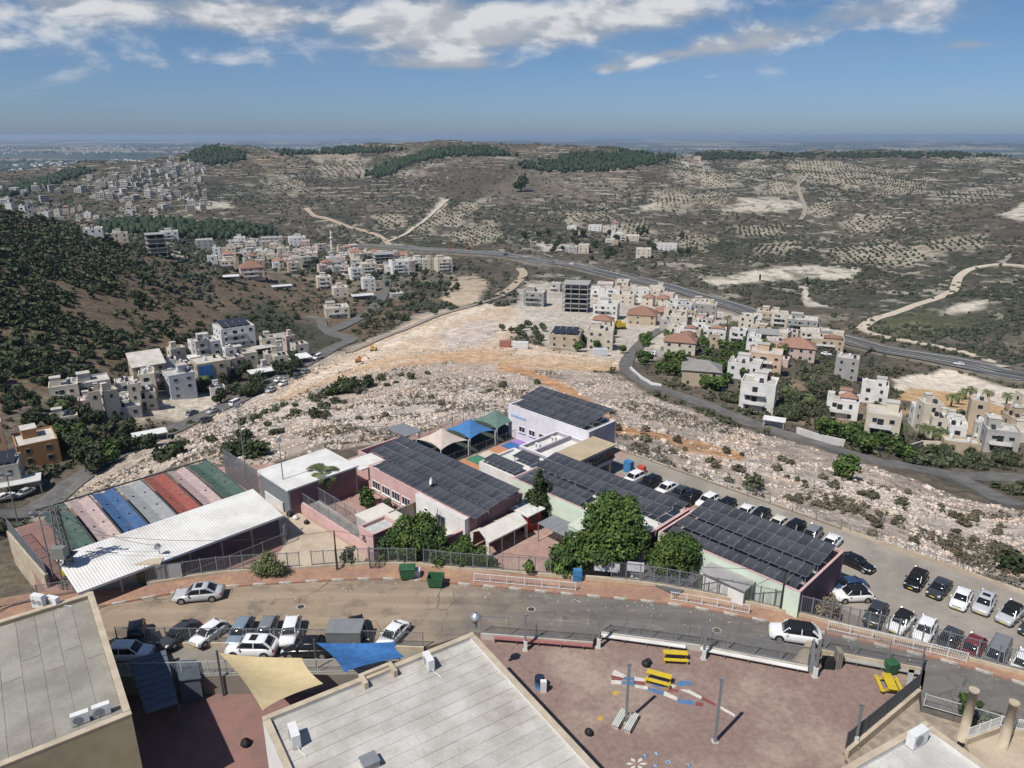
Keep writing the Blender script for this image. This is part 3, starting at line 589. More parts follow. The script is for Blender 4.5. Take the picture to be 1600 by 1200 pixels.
# ------------------------------------------------------------------ near buildings
def felt(name, c, c2): return mat(name, c, .93, .07, .35, c2, bump=.15, bscale=5, dirt=.5, rand=.06)
FELT_L = felt('felt_dark', (.315,.30,.26), (.235,.222,.19)); FELT_C = felt('felt_pale', (.515,.495,.455), (.39,.37,.335)); FELT_R = felt('felt_white', (.60,.59,.565), (.46,.445,.42))
def near_building(name, corner, ang, A, B, zr, zg, wallm, capm, feltm, label, strip=1.0, along_a=True, par=.32, cap=.32):
    """flat-roofed block: corner = world point of local origin, extends A along local x and B along local y; parapet walls, roofing-felt strips"""
    t = thing(name, Vector((corner.x, corner.y, zg)), R(ang), label, 'building'); h = zr - zg
    for s, (cx, cy, sx, sy) in enumerate(((A / 2, cap / 2, A, cap), (A / 2, B - cap / 2, A, cap), (cap / 2, B / 2, cap, B - 2 * cap), (A - cap / 2, B / 2, cap, B - 2 * cap))):
        w = MB().box(cx, cy, 0, sx, sy, h + par - .08).build('wall', wallm, t); MB().box(cx, cy, h + par - .08, sx + .04, sy + .04, .1).build('coping', capm, w)
    rf = MB().box(A / 2, B / 2, h - .35, A - 2 * cap - .01, B - 2 * cap - .01, .33).build('roof', feltm, t)
    n = max(1, int(((B if along_a else A) - 2 * cap) / strip)); wd = ((B if along_a else A) - 2 * cap) / n; ln = (A if along_a else B) - 2 * cap - .04
    for k in range(n):                                 # strips of roofing felt, each its own piece, slightly uneven laps
        parts = [0, rnd.uniform(.35, .65), 1]; c0 = cap + (k + .5) * wd
        for j in range(2):
            l0, l1 = parts[j] * ln + cap + .02, parts[j + 1] * ln + cap + .02; zz = h - .018 + rnd.uniform(0, .012)
            b = MB()
            if along_a: b.box((l0 + l1) / 2, c0, zz, l1 - l0 - .05, wd - .05, .022, 0, rnd.uniform(-.002, .002))
            else: b.box(c0, (l0 + l1) / 2, zz, wd - .05, l1 - l0 - .05, .022, 0, rnd.uniform(-.002, .002))
            b.build('felt_strip', feltm, rf)
    return t
c0 = P(145, 925, 6.3)                                  # left block: its far right corner
OLIVE = mat('olive_plaster', (.47,.41,.25), .9, .06, .5, (.40,.34,.20), dirt=.3)
w36, l36 = fr(36)
ca = l36(c0); cnr = w36(ca[0] - 19, ca[1] - 17.2)
near_building('left_block', cnr, 36, 19, 17.2, 6.0, -2.2, OLIVE, BEIGE, FELT_L, 'grey felt-roofed block with olive walls at the bottom left corner', 1.25, False, .35, .42)
w33, l33 = fr(33)
c1 = P(738, 988, 5.3); cc = l33(c1); cnr2 = w33(cc[0] - 16.6, cc[1] - 24)
near_building('front_block', cnr2, 33, 16.6, 24, 5.0, -1.9, WHITEP, BEIGE, FELT_C, 'pale felt-roofed building at the bottom centre beside the playground', 1.05, True, .30, .40)
c2 = P(1445, 1128, 4.8); w30, l30 = fr(28); ce = l30(c2); cnr3 = w30(ce[0] - 13, ce[1] - 12)
near_building('corner_block', cnr3, 28, 13, 12, 4.5, -1.0, WHITEP, BEIGE, FELT_R, 'white felt-roofed block with one air conditioner at the bottom right', 1.15, False, .35, .4)
def ac(p, rz, label, fans=1, s=1.0):
    t = thing('air_conditioner', p, rz, label, 'air conditioner'); w, d, h = .92 * s, .36 * s, (.68 if fans == 1 else 1.0) * s
    MB().box(0, 0, .08, w, d, h).build('casing', WHITEM, t); fm = MB()
    for k in range(fans):
        cx = (-.12 if fans == 1 else (-.22 + .44 * k)) * s; fm.tube([(cx, -d / 2 - .012, .08 + h / 2), (cx, -d / 2 - .02, .08 + h / 2)], .25 * s if fans == 1 else .2 * s, 16)
    fm.build('fan_grille', mat('grille', (.30,.31,.31), .6), t)
    lm = MB().box(0, 0, 0, .05, d, .09).mesh('foot', GALV); link('foot', lm, t, (-.3 * s, 0, 0)); link('foot', lm, t, (.3 * s, 0, 0))
    MB().tube([(w / 2, .05, .25), (w / 2 + .25, .1, .12), (w / 2 + .7, .35, .03), (w / 2 + 1.0, .3, .03)], .03, 6).build('pipe', WHITEM, t)
for u, v, z, rz, lb, fn, s in ((63,950,6.0,-15,'wide two-fan air conditioner on the far edge of the left roof',2,1.2),(84,947,6.0,-15,'small air conditioner right of the two-fan unit on the left roof',1,1.2),(127,1130,6.0,32,'air conditioner at the near edge of the left roof, outer of two',1,1.15),(160,1117,6.0,32,'air conditioner at the near edge of the left roof, next to the corner',1,1.15),
                               (670,1042,5.0,-62,'air conditioner standing alone at the far edge of the pale centre roof',1,1.35),(461,1160,5.0,-62,'air conditioner with white pipe at the left edge of the pale centre roof',1,1.5),(1431,1163,4.5,28,'air conditioner on the white roof at the bottom right',1,1.6)):
    ac(P(u, v, z), R(rz), lb, fn, s)
# parapet nook on the front block, flue, lamp
ft = thing('roof_hatch', P(578, 1196, 5.0), R(33), 'grey sheet-metal roof hatch at the bottom edge of the pale centre roof', 'hatch'); MB().box(0, 0, 0, 1.0, .9, .5).build('curb', CONC, ft); MB().box(0, 0, .5, 1.1, 1.0, .06).build('lid', GALV, ft)
# stepped parapet on the left side of the front block
lo = l33(P(590, 1058, 5.0)); nk = thing('parapet_nook', w33(lo[0], lo[1], 5.0), R(33), 'small square parapet nook on the far left edge of the pale centre roof', 'parapet')
for x, y, sx, sy in ((0, .3, 2.6, .3), (-1.15, -.3, .3, .9), (1.15, -.3, .3, .9)): MB().box(x, y, 0, sx, sy, .55).build('coping_block', BEIGE, nk)
# round vent on the roof corner of the front block
vt = thing('roof_ventilator', P(743, 975, 5.3), 0, 'silver spherical ventilator at the far corner of the pale centre roof', 'ventilator')
MB().tube([(0, 0, -.3), (0, 0, .35)], .16, 10).build('pipe', GALV, vt); b = MB(); b.tube([(0, 0, .3), (0, 0, .4), (0, 0, .62), (0, 0, .85), (0, 0, 1.0), (0, 0, 1.06)], [.18, .36, .44, .38, .22, .05], 14); b.build('turbine', mat('silver', (.62,.63,.64), .35, .05, 2, metal=.7), vt, True)
# lean-to canopy at the left block
cn = [P(201, 1032, 1.0), P(259, 1016, 1.0), P(279, 1100, .6), P(228, 1117, .6)]
lt = thing('lean_to_canopy', Vector((cn[0].x, cn[0].y, -2.2)), 0, 'dark blue-grey corrugated canopy attached to the left block', 'canopy'); m = MB(); nn = 9
for k in range(nn):
    a0, a1 = k / nn, (k + 1) / nn; q = [cn[0].lerp(cn[3], a0), cn[1].lerp(cn[2], a0), cn[1].lerp(cn[2], a1 - .012), cn[0].lerp(cn[3], a1 - .012)]
    o = lt.location; V = [p - o for p in q] + [p - o + Vector((0, 0, .06)) for p in q]
    MB().add(V, [(3, 2, 1, 0), (4, 5, 6, 7), (0, 1, 5, 4), (1, 2, 6, 5), (2, 3, 7, 6), (3, 0, 4, 7)]).build('roof_panel', mat('slate_sheet', (.115,.135,.165), .6, .08, 2, rand=.06), lt)
for q in (cn[1], cn[2]): MB().tube([(q.x - cn[0].x, q.y - cn[0].y, 0), (q.x - cn[0].x, q.y - cn[0].y, q.z + 2.2)], .05, 8).build('post', DGREY, lt)
sh = [P(270, 1032, .2), P(305, 1030, .2), P(312, 1058, .2), P(278, 1062, .2)]
s2 = thing('low_shed', Vector((sh[0].x, sh[0].y, -2.2)), 0, 'low dark shed beside the blue-grey canopy', 'shed'); m = MB().prism([((p - sh[0]).x, (p - sh[0]).y) for p in sh[::-1]], 0, 2.3); m.build('body', mat('slate_sheet', (.115,.135,.165)), s2); MB().prism([((p - sh[0]).x * 1.05, (p - sh[0]).y * 1.05) for p in sh[::-1]], 2.3, 2.38).build('roof', mat('slate_dark', (.08,.10,.12), .6), s2)
# ------------------------------------------------------------------ shade sails
def sail(name, C, m, label, sagz=.5, pull=.10, posts=(), zg=-2.2, n=12):
    """four-cornered stretched sail with hollow edges; C world corners in order"""
    o = sum(C, Vector()) / 4; t = thing(name, Vector((o.x, o.y, zg)), 0, label, 'shade sail'); V = []; o = t.location
    for i in range(n + 1):
        for j in range(n + 1):
            s, q = i / n, j / n; s2 = .5 + (s - .5) * (1 - pull * 4 * q * (1 - q)); q2 = .5 + (q - .5) * (1 - pull * 4 * s * (1 - s))
            p = C[0].lerp(C[1], s2).lerp(C[3].lerp(C[2], s2), q2); p.z -= sagz * 4 * s * (1 - s) * 4 * q * (1 - q) * .5; V.append(p - o)
    k = n + 1; f = [(i * k + j, i * k + j + 1, (i + 1) * k + j + 1, (i + 1) * k + j) for i in range(n) for j in range(n)]; nv = len(V)
    V2 = V + [p - Vector((0, 0, .02)) for p in V]; f2 = f + [tuple(nv + x for x in q[::-1]) for q in f]
    MB().add(V2, f2).build('fabric', m, t, True)
    for p in posts: MB().tube([(p[0] - o.x, p[1] - o.y, 0), (p[0] - o.x, p[1] - o.y, p[2] - zg + .25)], .09, 8).build('post', DGREY, t)
    return t
SAILB = mat('sail_beige', (.62,.50,.29), .85, .06, 1.2, (.56,.44,.24)); SAILU = mat('sail_blue', (.05,.175,.42), .8, .08, 1.2, (.035,.12,.30))
cA = [P(342,1020,2.2), P(472,1028,2.6), P(505,1068,3.4), P(410,1110,4.6)]
sail('shade_sail', cA, SAILB, 'beige shade sail stretched over the courtyard, with a small hole', .9, .09, [P(339,1020,2.2)])
cB = [P(493,1004,2.4), P(618,1003,3.0), P(632,1026,3.8), P(538,1050,4.2)]
sail('shade_sail', cB, SAILU, 'bright blue shade sail behind the pale centre roof', .8, .10, [P(491,1003,2.4)])
hp = P(427, 1068, 2.75); b = MB(); b.tube([(0, 0, .0), (0, 0, .03)], .22, 14); tag(b.build('sail_eyelet', BLACK, None, False, hp), 'round black eyelet in the beige shade sail', 'eyelet')
# ------------------------------------------------------------------ playground furniture
def ppole(u, v, vt, z, label, m=GALV, w=.20, foot=True):
    b = P(u, v, z); lo_, hi_ = 0, 14
    for _ in range(40):
        md = (lo_ + hi_) / 2; q = b + Vector((0, 0, md)); c = q.y * math.cos(TH) - (q.z - CZ) * math.sin(TH); pv_ = 600 - F * (q.y * math.sin(TH) + (q.z - CZ) * math.cos(TH)) / c
        if pv_ > vt: lo_ = md
        else: hi_ = md
    t = thing('shade_pole', b, 0, label, 'pole'); MB().box(0, 0, .0, w, w, lo_, taper=.9).build('shaft', m, t); MB().tube([(-.16, 0, lo_ - .12), (.16, 0, lo_ - .12)], .06, 8).build('hook', DGREY, t)
    if foot: MB().box(0, 0, 0, w + .1, w + .1, 1.0).build('painted_foot', WHITEP, t); 
    MB().box(0, 0, 0, .5, .5, .06).build('base_plate', CONC, t); return t
ppole(978, 1128, 1037, PGZ, 'tall grey pole between the two small white benches on the playground', foot=False); ppole(1117, 1159, 1060, PGZ, 'free-standing tall grey pole in the middle of the playground', foot=False)
ppole(821, 1016, 960, PGZ, 'grey pole in front of the dark red playground bench'); ppole(935, 1012, 953, PGZ, 'grey pole at the joint of the two playground fences'); ppole(1099, 1030, 972, PGZ, 'grey pole in front of the white playground bench')
ppole(1273, 1058, 1000, PGZ, 'grey pole with white foot beside the playground gate'); ppole(1335, 1166, 1100, PGZ, 'grey pole with white foot by the dark right-hand fence of the playground')
YEL = mat('yellow_paint', (.62,.46,.035), .65, .08, 2, (.52,.37,.03))
def picnic(u, v, rz, label, z=PGZ, L=1.7):
    t = thing('picnic_table', P(u, v, z), R(rz), label, 'picnic table'); pm = MB().box(0, 0, 0, L, .13, .05).mesh('plank', YEL); tt = MB().box(0, 0, .66, L - .3, .62, .05).build('table_top', YEL, t)
    for k in range(5): link('plank', pm, tt, (0, -.30 + .15 * k, .72))
    for s in (-1, 1):
        st = MB().box(0, s * .78, .40, L - .25, .26, .03).build('seat', YEL, t)
        for k in range(2): link('plank', pm, st, (0, s * .78 - .07 + .14 * k, .43))
        MB().box(s * (L / 2 - .3), 0, .34, .08, 1.85, .08).build('crossbeam', YEL, t)
        for q in (-1, 1): MB().bar((s * (L / 2 - .3), q * .72, 0), (s * (L / 2 - .3), q * .28, .68), .09, .07).build('leg', YEL, t)
    return t
picnic(1388, 1076, 80, 'yellow picnic table next to the green bin in the playground corner', L=2.0)
def ybench(u, v, rz, label, L=2.1):
    t = thing('desk_bench', P(u, v, PGZ), R(rz), label, 'bench')
    MB().box(0, .3, .72, L, .55, .06).build('table_top', YEL, t); MB().box(0, -.32, .42, L, .34, .06).build('seat', YEL, t)
    for s in (-1, 1):
        MB().bar((s * (L / 2 - .1), .35, 0), (s * (L / 2 - .1), .35, .72), .09).build('leg', YEL, t); MB().bar((s * (L / 2 - .1), -.35, 0), (s * (L / 2 - .1), -.35, .42), .09).build('leg', YEL, t); MB().bar((s * (L / 2 - .1), -.4, .1), (s * (L / 2 - .1), .4, .1), .07).build('runner', YEL, t)
ybench(1055, 1034, -5, 'yellow desk bench nearest the white wall bench'); ybench(1028, 1068, -22, 'yellow desk bench standing on the painted snake')
WB = mat('white_slats', (.58,.60,.56), .7, .08, 2)
def sbench(u, v, rz, label):
    t = thing('slatted_bench', P(u, v, PGZ), R(rz), label, 'bench'); sm_ = MB().box(0, 0, .40, 2.0, .11, .05).mesh('slat', WB)
    for k in range(4): link('slat', sm_, t, (0, -.21 + .14 * k, 0))
    for s in (-1, 1): MB().box(s * .8, 0, 0, .1, .5, .40).build('leg', CONC, t)
sbench(968, 1128, 60, 'small white slatted bench left of the tall playground pole'); sbench(986, 1134, 60, 'small white slatted bench right of the tall playground pole')
def bag(u, v, z, label, s=.35, m=BLACK):
    b = MB(); b.tube([(0, 0, 0), (.02, 0, s * .3), (0, .03, s * .8), (.05, 0, s * 1.25), (.03, .02, s * 1.5)], [s * .6, s * .95, s * .8, s * .3, s * .12], 9); o = b.build('rubbish_bag', m, None, True, P(u, v, z)); return tag(o, label, 'rubbish bag')
bag(1009, 1040, PGZ, 'black rubbish bag left of the yellow desk benches', .42); bag(1013, 1036, PGZ, 'black bag leaning on the one left of the yellow desk benches', .34)
bag(384, 1164, -2.2, 'black rubbish bag lying in the shaded courtyard', .45); bag(920, 1147, PGZ, 'black bag against the pale centre building on the playground', .38)
bag(453, 806, -1.2, 'dark bundle at the foot of the grey fence in the school lane', .5); bag(462, 811, -1.2, 'pale bundle beside the dark one in the school lane', .42, WHITEP); bag(479, 818, -1.2, 'small dark bundle along the pink wall in the school lane', .38); bag(346, 1052, -2.2, 'grey sack behind the green wheelie bin', .4, GALV)
GRN = mat('bin_green', (.035,.12,.055), .55, .08, 2, (.03,.095,.045))
def bin_(u, v, z, rz, label, w=1.3, d=1.0, h=1.15, lid=True):
    t = thing('dumpster', P(u, v, z), R(rz), label, 'dumpster'); b = MB(); w0, d0 = w * .82, d * .8; k = .05   # open tub: outer and inner walls
    V = [(-w0/2,-d0/2,.16),(w0/2,-d0/2,.16),(w0/2,d0/2,.16),(-w0/2,d0/2,.16),(-w/2,-d/2,h),(w/2,-d/2,h),(w/2,d/2,h),(-w/2,d/2,h),(-w/2+k,-d/2+k,h),(w/2-k,-d/2+k,h),(w/2-k,d/2-k,h),(-w/2+k,d/2-k,h),(-w0/2+k,-d0/2+k,.3),(w0/2-k,-d0/2+k,.3),(w0/2-k,d0/2-k,.3),(-w0/2+k,d0/2-k,.3)]
    b.add(V, [(3,2,1,0)] + [(i,(i+1)%4,4+(i+1)%4,4+i) for i in range(4)] + [(4+i,4+(i+1)%4,8+(i+1)%4,8+i) for i in range(4)] + [(8+i,8+(i+1)%4,12+(i+1)%4,12+i) for i in range(4)] + [(12,13,14,15)]); b.build('tub', GRN, t)
    if lid: MB().box(0, 0, h, w + .06, d + .06, .07, taper=.9).build('lid', GRN, t)
    else: MB().box(0, d / 2 + .05, h * .45, w, .05, h * .6).build('open_lid', GRN, t)
    for x in (-1, 1):
        for y in (-1, 1): MB().tube([(x * w0 * .42 - .03, y * d0 * .4, .09), (x * w0 * .42 + .03, y * d0 * .4, .09)], .09, 10).build('wheel', BLACK, t)
        MB().tube([(x * (w / 2), 0, h - .2), (x * (w / 2 + .14), 0, h - .2)], .04, 6).build('lifting_pin', DGREY, t)
bin_(637, 903, .13, 5, 'closed green dumpster on the pavement, left of two', 1.6, 1.1, 1.3); bin_(681, 916, 0, -4, 'open green dumpster standing on the street, right of two', 1.6, 1.1, 1.2, False)
bin_(351, 1072, -2.2, 0, 'green wheelie bin in the courtyard under the beige shade sail', .75, .75, 1.1, False); bin_(1391, 1052, PGZ, 12, 'green bin behind the yellow picnic table', .95, .8, 1.15)
tag(MB().box(0, 0, 0, .9, .8, .75, taper=.92).build('white_crate', WHITEM, None, False, P(650, 899, .13), .1), 'white crate beside the closed green dumpster', 'crate')
tag(MB().box(0, 0, 0, 1.0, .7, .9, taper=.95).build('litter_box', BLACK, None, False, P(1293, 1042, PGZ), R(-8)), 'dark litter box just right of the playground gate', 'box')
pl_ = thing('pallet_stack', P(1308, 1042, PGZ), R(-8), 'upright grey boards leaning right of the dark litter box', 'boards')
for k in range(3): MB().box(-.2 + .2 * k, .1 * k, 0, .14, .9, 1.8 - .1 * k).build('board', mat('old_wood', (.27,.245,.21), .9, .15, 3), pl_)
# gate wing: beige wedge wall and open grey gate leaf
g0 = P(1250, 1044, PGZ); gw = thing('gate_wing', g0, R(-20), 'beige wedge-shaped wing wall with a grey gate leaf at the playground entrance', 'gate')
MB().add([(-.85,-.2,0),(.6,-.2,0),(.6,.2,0),(-.85,.2,0),(.3,-.12,2.9),(.6,-.12,2.9),(.6,.12,2.9),(.3,.12,2.9)], [(3,2,1,0),(4,5,6,7),(0,1,5,4),(1,2,6,5),(2,3,7,6),(3,0,4,7)]).build('wing_wall', BEIGE, gw)
MB().add([(.66,-.3,0),(1.25,-.3,0),(1.25,-.22,0),(.66,-.22,0),(.66,-.3,3.4),(.8,-.3,3.4),(.8,-.22,3.4),(.66,-.22,3.4)], [(3,2,1,0),(4,5,6,7),(0,1,5,4),(1,2,6,5),(2,3,7,6),(3,0,4,7)]).build('gate_leaf', GALV, gw)
# painted markings on the playground floor: snake of coloured fields, dots, hop-scotch tiles, flower
PW = mat('paint_white', (.66,.62,.56), .85, .12, 3); PB = mat('paint_blue', (.10,.21,.40), .85, .15, 3); PR = mat('paint_red', (.27,.085,.08), .85, .15, 3); PY = mat('paint_yellow', (.58,.37,.08), .85, .12, 3)
mk = tag(link('floor_painting', None, None, (0, 0, PGZ)), 'snake of white, blue and red fields painted on the playground floor', 'floor painting')
def field(px, m, par=None, z=.004, name='painted_field'):
    q = [P(u, v, PGZ) for u, v in px]; b = MB(); b.add([(p.x, p.y, z) for p in q], [tuple(range(len(q)))[::-1]]); o = b.build(name, m, par or mk); return o
def fz(x, y): return (720 + x / 3.333, 900 + y / 3.333)
for pts, m in (([(785,515),(800,488),(860,518),(850,532)],PW),([(782,515),(850,532),(835,545),(785,540)],PR),([(783,542),(838,545),(835,565),(785,562)],PW),([(850,525),(905,530),(900,545),(845,540)],PB),([(838,548),(905,545),(905,572),(838,562)],PB),([(905,525),(965,535),(965,550),(905,545)],PW),([(900,545),(962,552),(960,568),(905,562)],PR),([(905,568),(975,575),(972,592),(908,582)],PW),
               ([(1000,560),(1060,565),(1060,580),(1000,575)],PB),([(978,580),(1060,600),(1055,622),(975,598)],PB),([(1070,560),(1125,572),(1100,585),(1060,580)],PW),([(1118,560),(1150,545),(1205,548),(1205,565),(1140,575)],PB),([(1060,600),(1130,632),(1125,650),(1055,622)],PW),([(1075,585),(1135,590),(1130,605),(1080,602)],PR),([(1130,640),(1215,650),(1215,672),(1130,662)],PB),([(1135,590),(1190,592),(1255,628),(1250,642),(1190,612)],PW),([(1258,628),(1330,665),(1330,682),(1255,645)],PR),([(1350,675),(1430,722),(1425,735),(1350,690)],PW),([(1225,655),(1265,660),(1260,680),(1220,675)],PR)):
    field([fz(*p) for p in pts], m)
for k, (x, y) in enumerate(((808,610),(727,742))):
    field([fz(x + 17 * math.cos(i * .5236), y + 12 * math.sin(i * .5236)) for i in range(12)], PY)
hs = tag(link('hopscotch', None, None, (0, 0, PGZ)), 'scattered blue number tiles painted on the playground floor at the bottom', 'floor painting')
for k, (x, y, num) in enumerate(((960,938,'7'),(1018,926,'8'),(1078,970,'12'),(1012,988,'6'),(1186,988,'7'))):
    field([fz(x - 15, y + 2), fz(x - 4, y - 12), fz(x + 16, y - 4), fz(x + 5, y + 12)], PB, hs, .004, 'number_tile')
    fc = bpy.data.curves.new('number', 'FONT'); fc.body = num; fc.size = .42; fc.align_x = 'CENTER'; fc.align_y = 'CENTER'; fc.extrude = .0
    fc.materials.append(PW); ft_ = bpy.data.objects.new('number_text', fc); COL.objects.link(ft_); bpy.context.view_layer.update(); me = bpy.data.meshes.new_from_object(ft_.evaluated_get(bpy.context.evaluated_depsgraph_get())); bpy.data.objects.remove(ft_); fo = link('number', me); fo.location = P(*fz(x, y), PGZ) - Vector((0, 0, -1)) + Vector((0, 0, .009)); fo.location.z = .009; fo.rotation_euler = (0, 0, R(25)); fo.parent = hs
fw = tag(link('painted_flower', None, None, (0, 0, PGZ)), 'white flower painted on the playground floor at the bottom edge', 'floor painting')
for k in range(6):
    a = k * 1.047; field([fz(915 + 12 * math.cos(a), 978 + 8 * math.sin(a)), fz(915 + 40 * math.cos(a - .3), 978 + 24 * math.sin(a - .3)), fz(915 + 58 * math.cos(a), 978 + 36 * math.sin(a)), fz(915 + 40 * math.cos(a + .3), 978 + 24 * math.sin(a + .3))], PW, fw, .004, 'petal')
# patio bottom right: low wall, white railing, two stone columns
slab('patio', pxl([(1508,1160),(1545,1142),(1600,1148),(1700,1170)], .2) + [Vector((44, 24, 0)), Vector((30, 26, 0))], .2, SAND, 3)
wl = pxl([(1508,1162),(1560,1143),(1600,1150),(1680,1170)], .2)
wallbar('patio_wall', wl, .2, .75, .3, BEIGE, 'low beige wall round the patio in the bottom right corner'); fence('patio_railing', [p + Vector((0, 0, .55)) for p in wl], .9, 'white railing on the patio wall in the bottom right corner', 'railing', WHITEM, 1.3, .12, .03)
for u, v, vt, lb in ((1503,1156,1088,'tall round stone column left of the patio railing'),(1566,1168,1106,'round stone column at the right edge on the patio')):
    b = P(u, v, .2); t = thing('stone_column', b, 0, lb, 'column'); hh = (v - vt) / F * b.y * 1.75; MB().tube([(0, 0, 0), (0, 0, hh)], [.34, .29], 14).build('shaft', BEIGE, t, True); MB().tube([(0, 0, hh), (0, 0, hh + .12)], .36, 14).build('cap', BEIGE, t)

bb = thing('blue_barrel', P(843, 1074, PGZ), 0, 'blue barrel with a dark round top at the wall of the pale centre building', 'barrel'); MB().tube([(0, 0, 0), (0, 0, .3), (0, 0, 1.0)], [.38, .42, .40], 14).build('drum', mat('drum_blue', (.09,.20,.36), .6), bb, True); MB().tube([(0, 0, 1.0), (0, 0, 1.04)], .42, 14).build('lid', mat('lid_navy', (.02,.03,.06), .6), bb); MB().box(.3, -.5, 0, .5, .35, 1.1).build('white_board', WHITEP, bb)
for u, v, lb in ((470,948,'round manhole cover on the sandy part of the street'),(830,952,'round manhole cover in the middle of the grey street'),(1120,985,'round manhole cover on the street before the gate')):
    mh = thing('manhole', P(u, v, .004), 0, lb, 'manhole'); MB().tube([(0, 0, 0), (0, 0, .006)], .42, 18).build('rim', CONC, mh); MB().tube([(0, 0, .006), (0, 0, .012)], .33, 18).build('cover', mat('cast_iron', (.07,.065,.06), .7, .1, 6), mh)
lt_ = MB(); lr2 = random.Random(9)
for k in range(150):                                    # litter blown along the kerb and fence
    p = KL[lr2.randrange(24, len(KL) - 10)] + Vector((lr2.gauss(0, 1.5), -abs(lr2.gauss(0, 1.6)) - .2, .006)); s_ = lr2.uniform(.04, .15); lt_.box(p.x, p.y, p.z, s_, s_ * lr2.uniform(.5, 1), .02, 0, lr2.uniform(0, 3))
tag(lt_.build('litter', mat('litter', (.62,.61,.58), .8, .2, 3)), 'pale litter scattered along the kerb', 'litter', None, 'stuff')
# ================================================================== THE SCHOOL (plan frame turned 45 degrees: local a to the right-front, b to the right-back)
SR = R(-45)
PINK = mat('pink_plaster', (.62,.41,.39), .9, .05, .5, (.54,.35,.33), dirt=.12); PINKD = mat('maroon_plaster', (.215,.125,.14), .9, .07, .6, (.18,.105,.12), dirt=.1)
PURP = mat('purple_plaster', (.20,.115,.14), .9, .06, .5, (.165,.10,.12), dirt=.1); MINT = mat('mint_plaster', (.63,.72,.60), .9, .04, .5, (.56,.64,.53), dirt=.1)
LILAC = mat('lilac_plaster', (.70,.68,.72), .9, .04, .5, (.62,.60,.64), dirt=.08); LILD = mat('lilac_parapet', (.40,.37,.41), .9, .05, .5, (.34,.31,.35))
ROOFW = mat('roof_white', (.70,.69,.66), .75, .05, .4, (.60,.585,.55), dirt=.22); ROOFG = mat('roof_grey', (.36,.35,.345), .85, .06, .6, (.29,.285,.28), dirt=.15); ROOFT = mat('roof_tan', (.46,.38,.26), .85, .05, .5, (.40,.33,.22))
slab('school_yard', [SW(a, b) for a, b in ((-97,12),(-68,12),(-68,26),(-64,30),(-58,36),(-50,41),(-46,44.5),(-34,54),(-34,83),(-62,83),(-79,83),(-86,74),(-86,52),(-97,37))], -1.55, YARD, 5)
slab('school_lane', [SW(a, b) for a, b in ((-79,36.9),(-71,34.4),(-66,29),(-59.5,35.8),(-61.5,38.8),(-79,38.6))], -1.2, SAND, 3)
slab('car_park', [SW(a, b) for a, b in ((-60,76.5),(-60,82.6),(2,83.5),(14,76),(2,62),(-8,66.5),(-22,67.5),(-22,58.2),(-34,54),(-34,76))], -2.6, LOTM, 5) if False else None
slab('car_park', [SW(a, b) for a, b in ((-22.2,66.8),(-22.2,70.2),(-39,70.2),(-39,76),(-58,76),(-58,82.6),(-8,82.6),(6,83.2),(16,78),(3,66.5),(-8,67))], -1.5, LOTM, 5)
wallbar('car_park_kerb', [SW(-58, 82.5), SW(-27, 82.5), SW(-8, 82.7), SW(8, 83.2)], -2.6, -1.2, .3, SAND, 'low sandy kerb wall along the back of the car park')
def walls(t, a0, a1, b0, b1, zb, zt, mats, th=.22, cop=None, par=0.0):
    """four wall slabs (front b0, right a1, back b1, left a0)"""
    out = []
    for k, (cx, cy, sx, sy) in enumerate((((a0 + a1) / 2, b0 + th / 2, a1 - a0, th), (a1 - th / 2, (b0 + b1) / 2, th, b1 - b0 - 2 * th), ((a0 + a1) / 2, b1 - th / 2, a1 - a0, th), (a0 + th / 2, (b0 + b1) / 2, th, b1 - b0 - 2 * th))):
        w = MB().box(cx, cy, zb, sx, sy, zt - zb).build('wall', mats[k] if isinstance(mats, (list, tuple)) else mats, t); out.append(w)
        if cop: MB().box(cx, cy, zt, sx + .03, sy + .03, .06).build('coping', cop, w)
    return out
def sthing(name, label, cat='building', a=0.0, b=0.0, z=0.0, group=None): return thing(name, SW(a, b, z), SR, label, cat, group)
def windows_on(par, spots, w, h, z, face, pos, frame=WHITEM, glass=GLASSD, div=3):
    """windows on a wall: face 'b' (wall at b=pos looking to -b) or 'a' (wall at a=pos looking to +a)"""
    fm = MB(); fm.box(0, -.03, 0, w + .14, .10, .07); fm.box(0, -.03, h - .07, w + .14, .10, .07)
    for k in range(div + 1): fm.box(-w / 2 + w * k / div, -.03, .06, .07, .08, h - .12)
    fmesh = fm.mesh('window', frame); pmesh = MB().box(0, -.005, .03, w, .04, h - .06).mesh('pane', glass); smesh = MB().box(0, -.10, -.07, w + .3, .22, .07).mesh('sill', frame)
    for s in spots:
        o = link('window', fmesh, par, (s, pos, z) if face == 'b' else (pos, s, z), 0 if face == 'b' else R(90)); link('pane', pmesh, o); link('sill', smesh, o)
PANEL = None
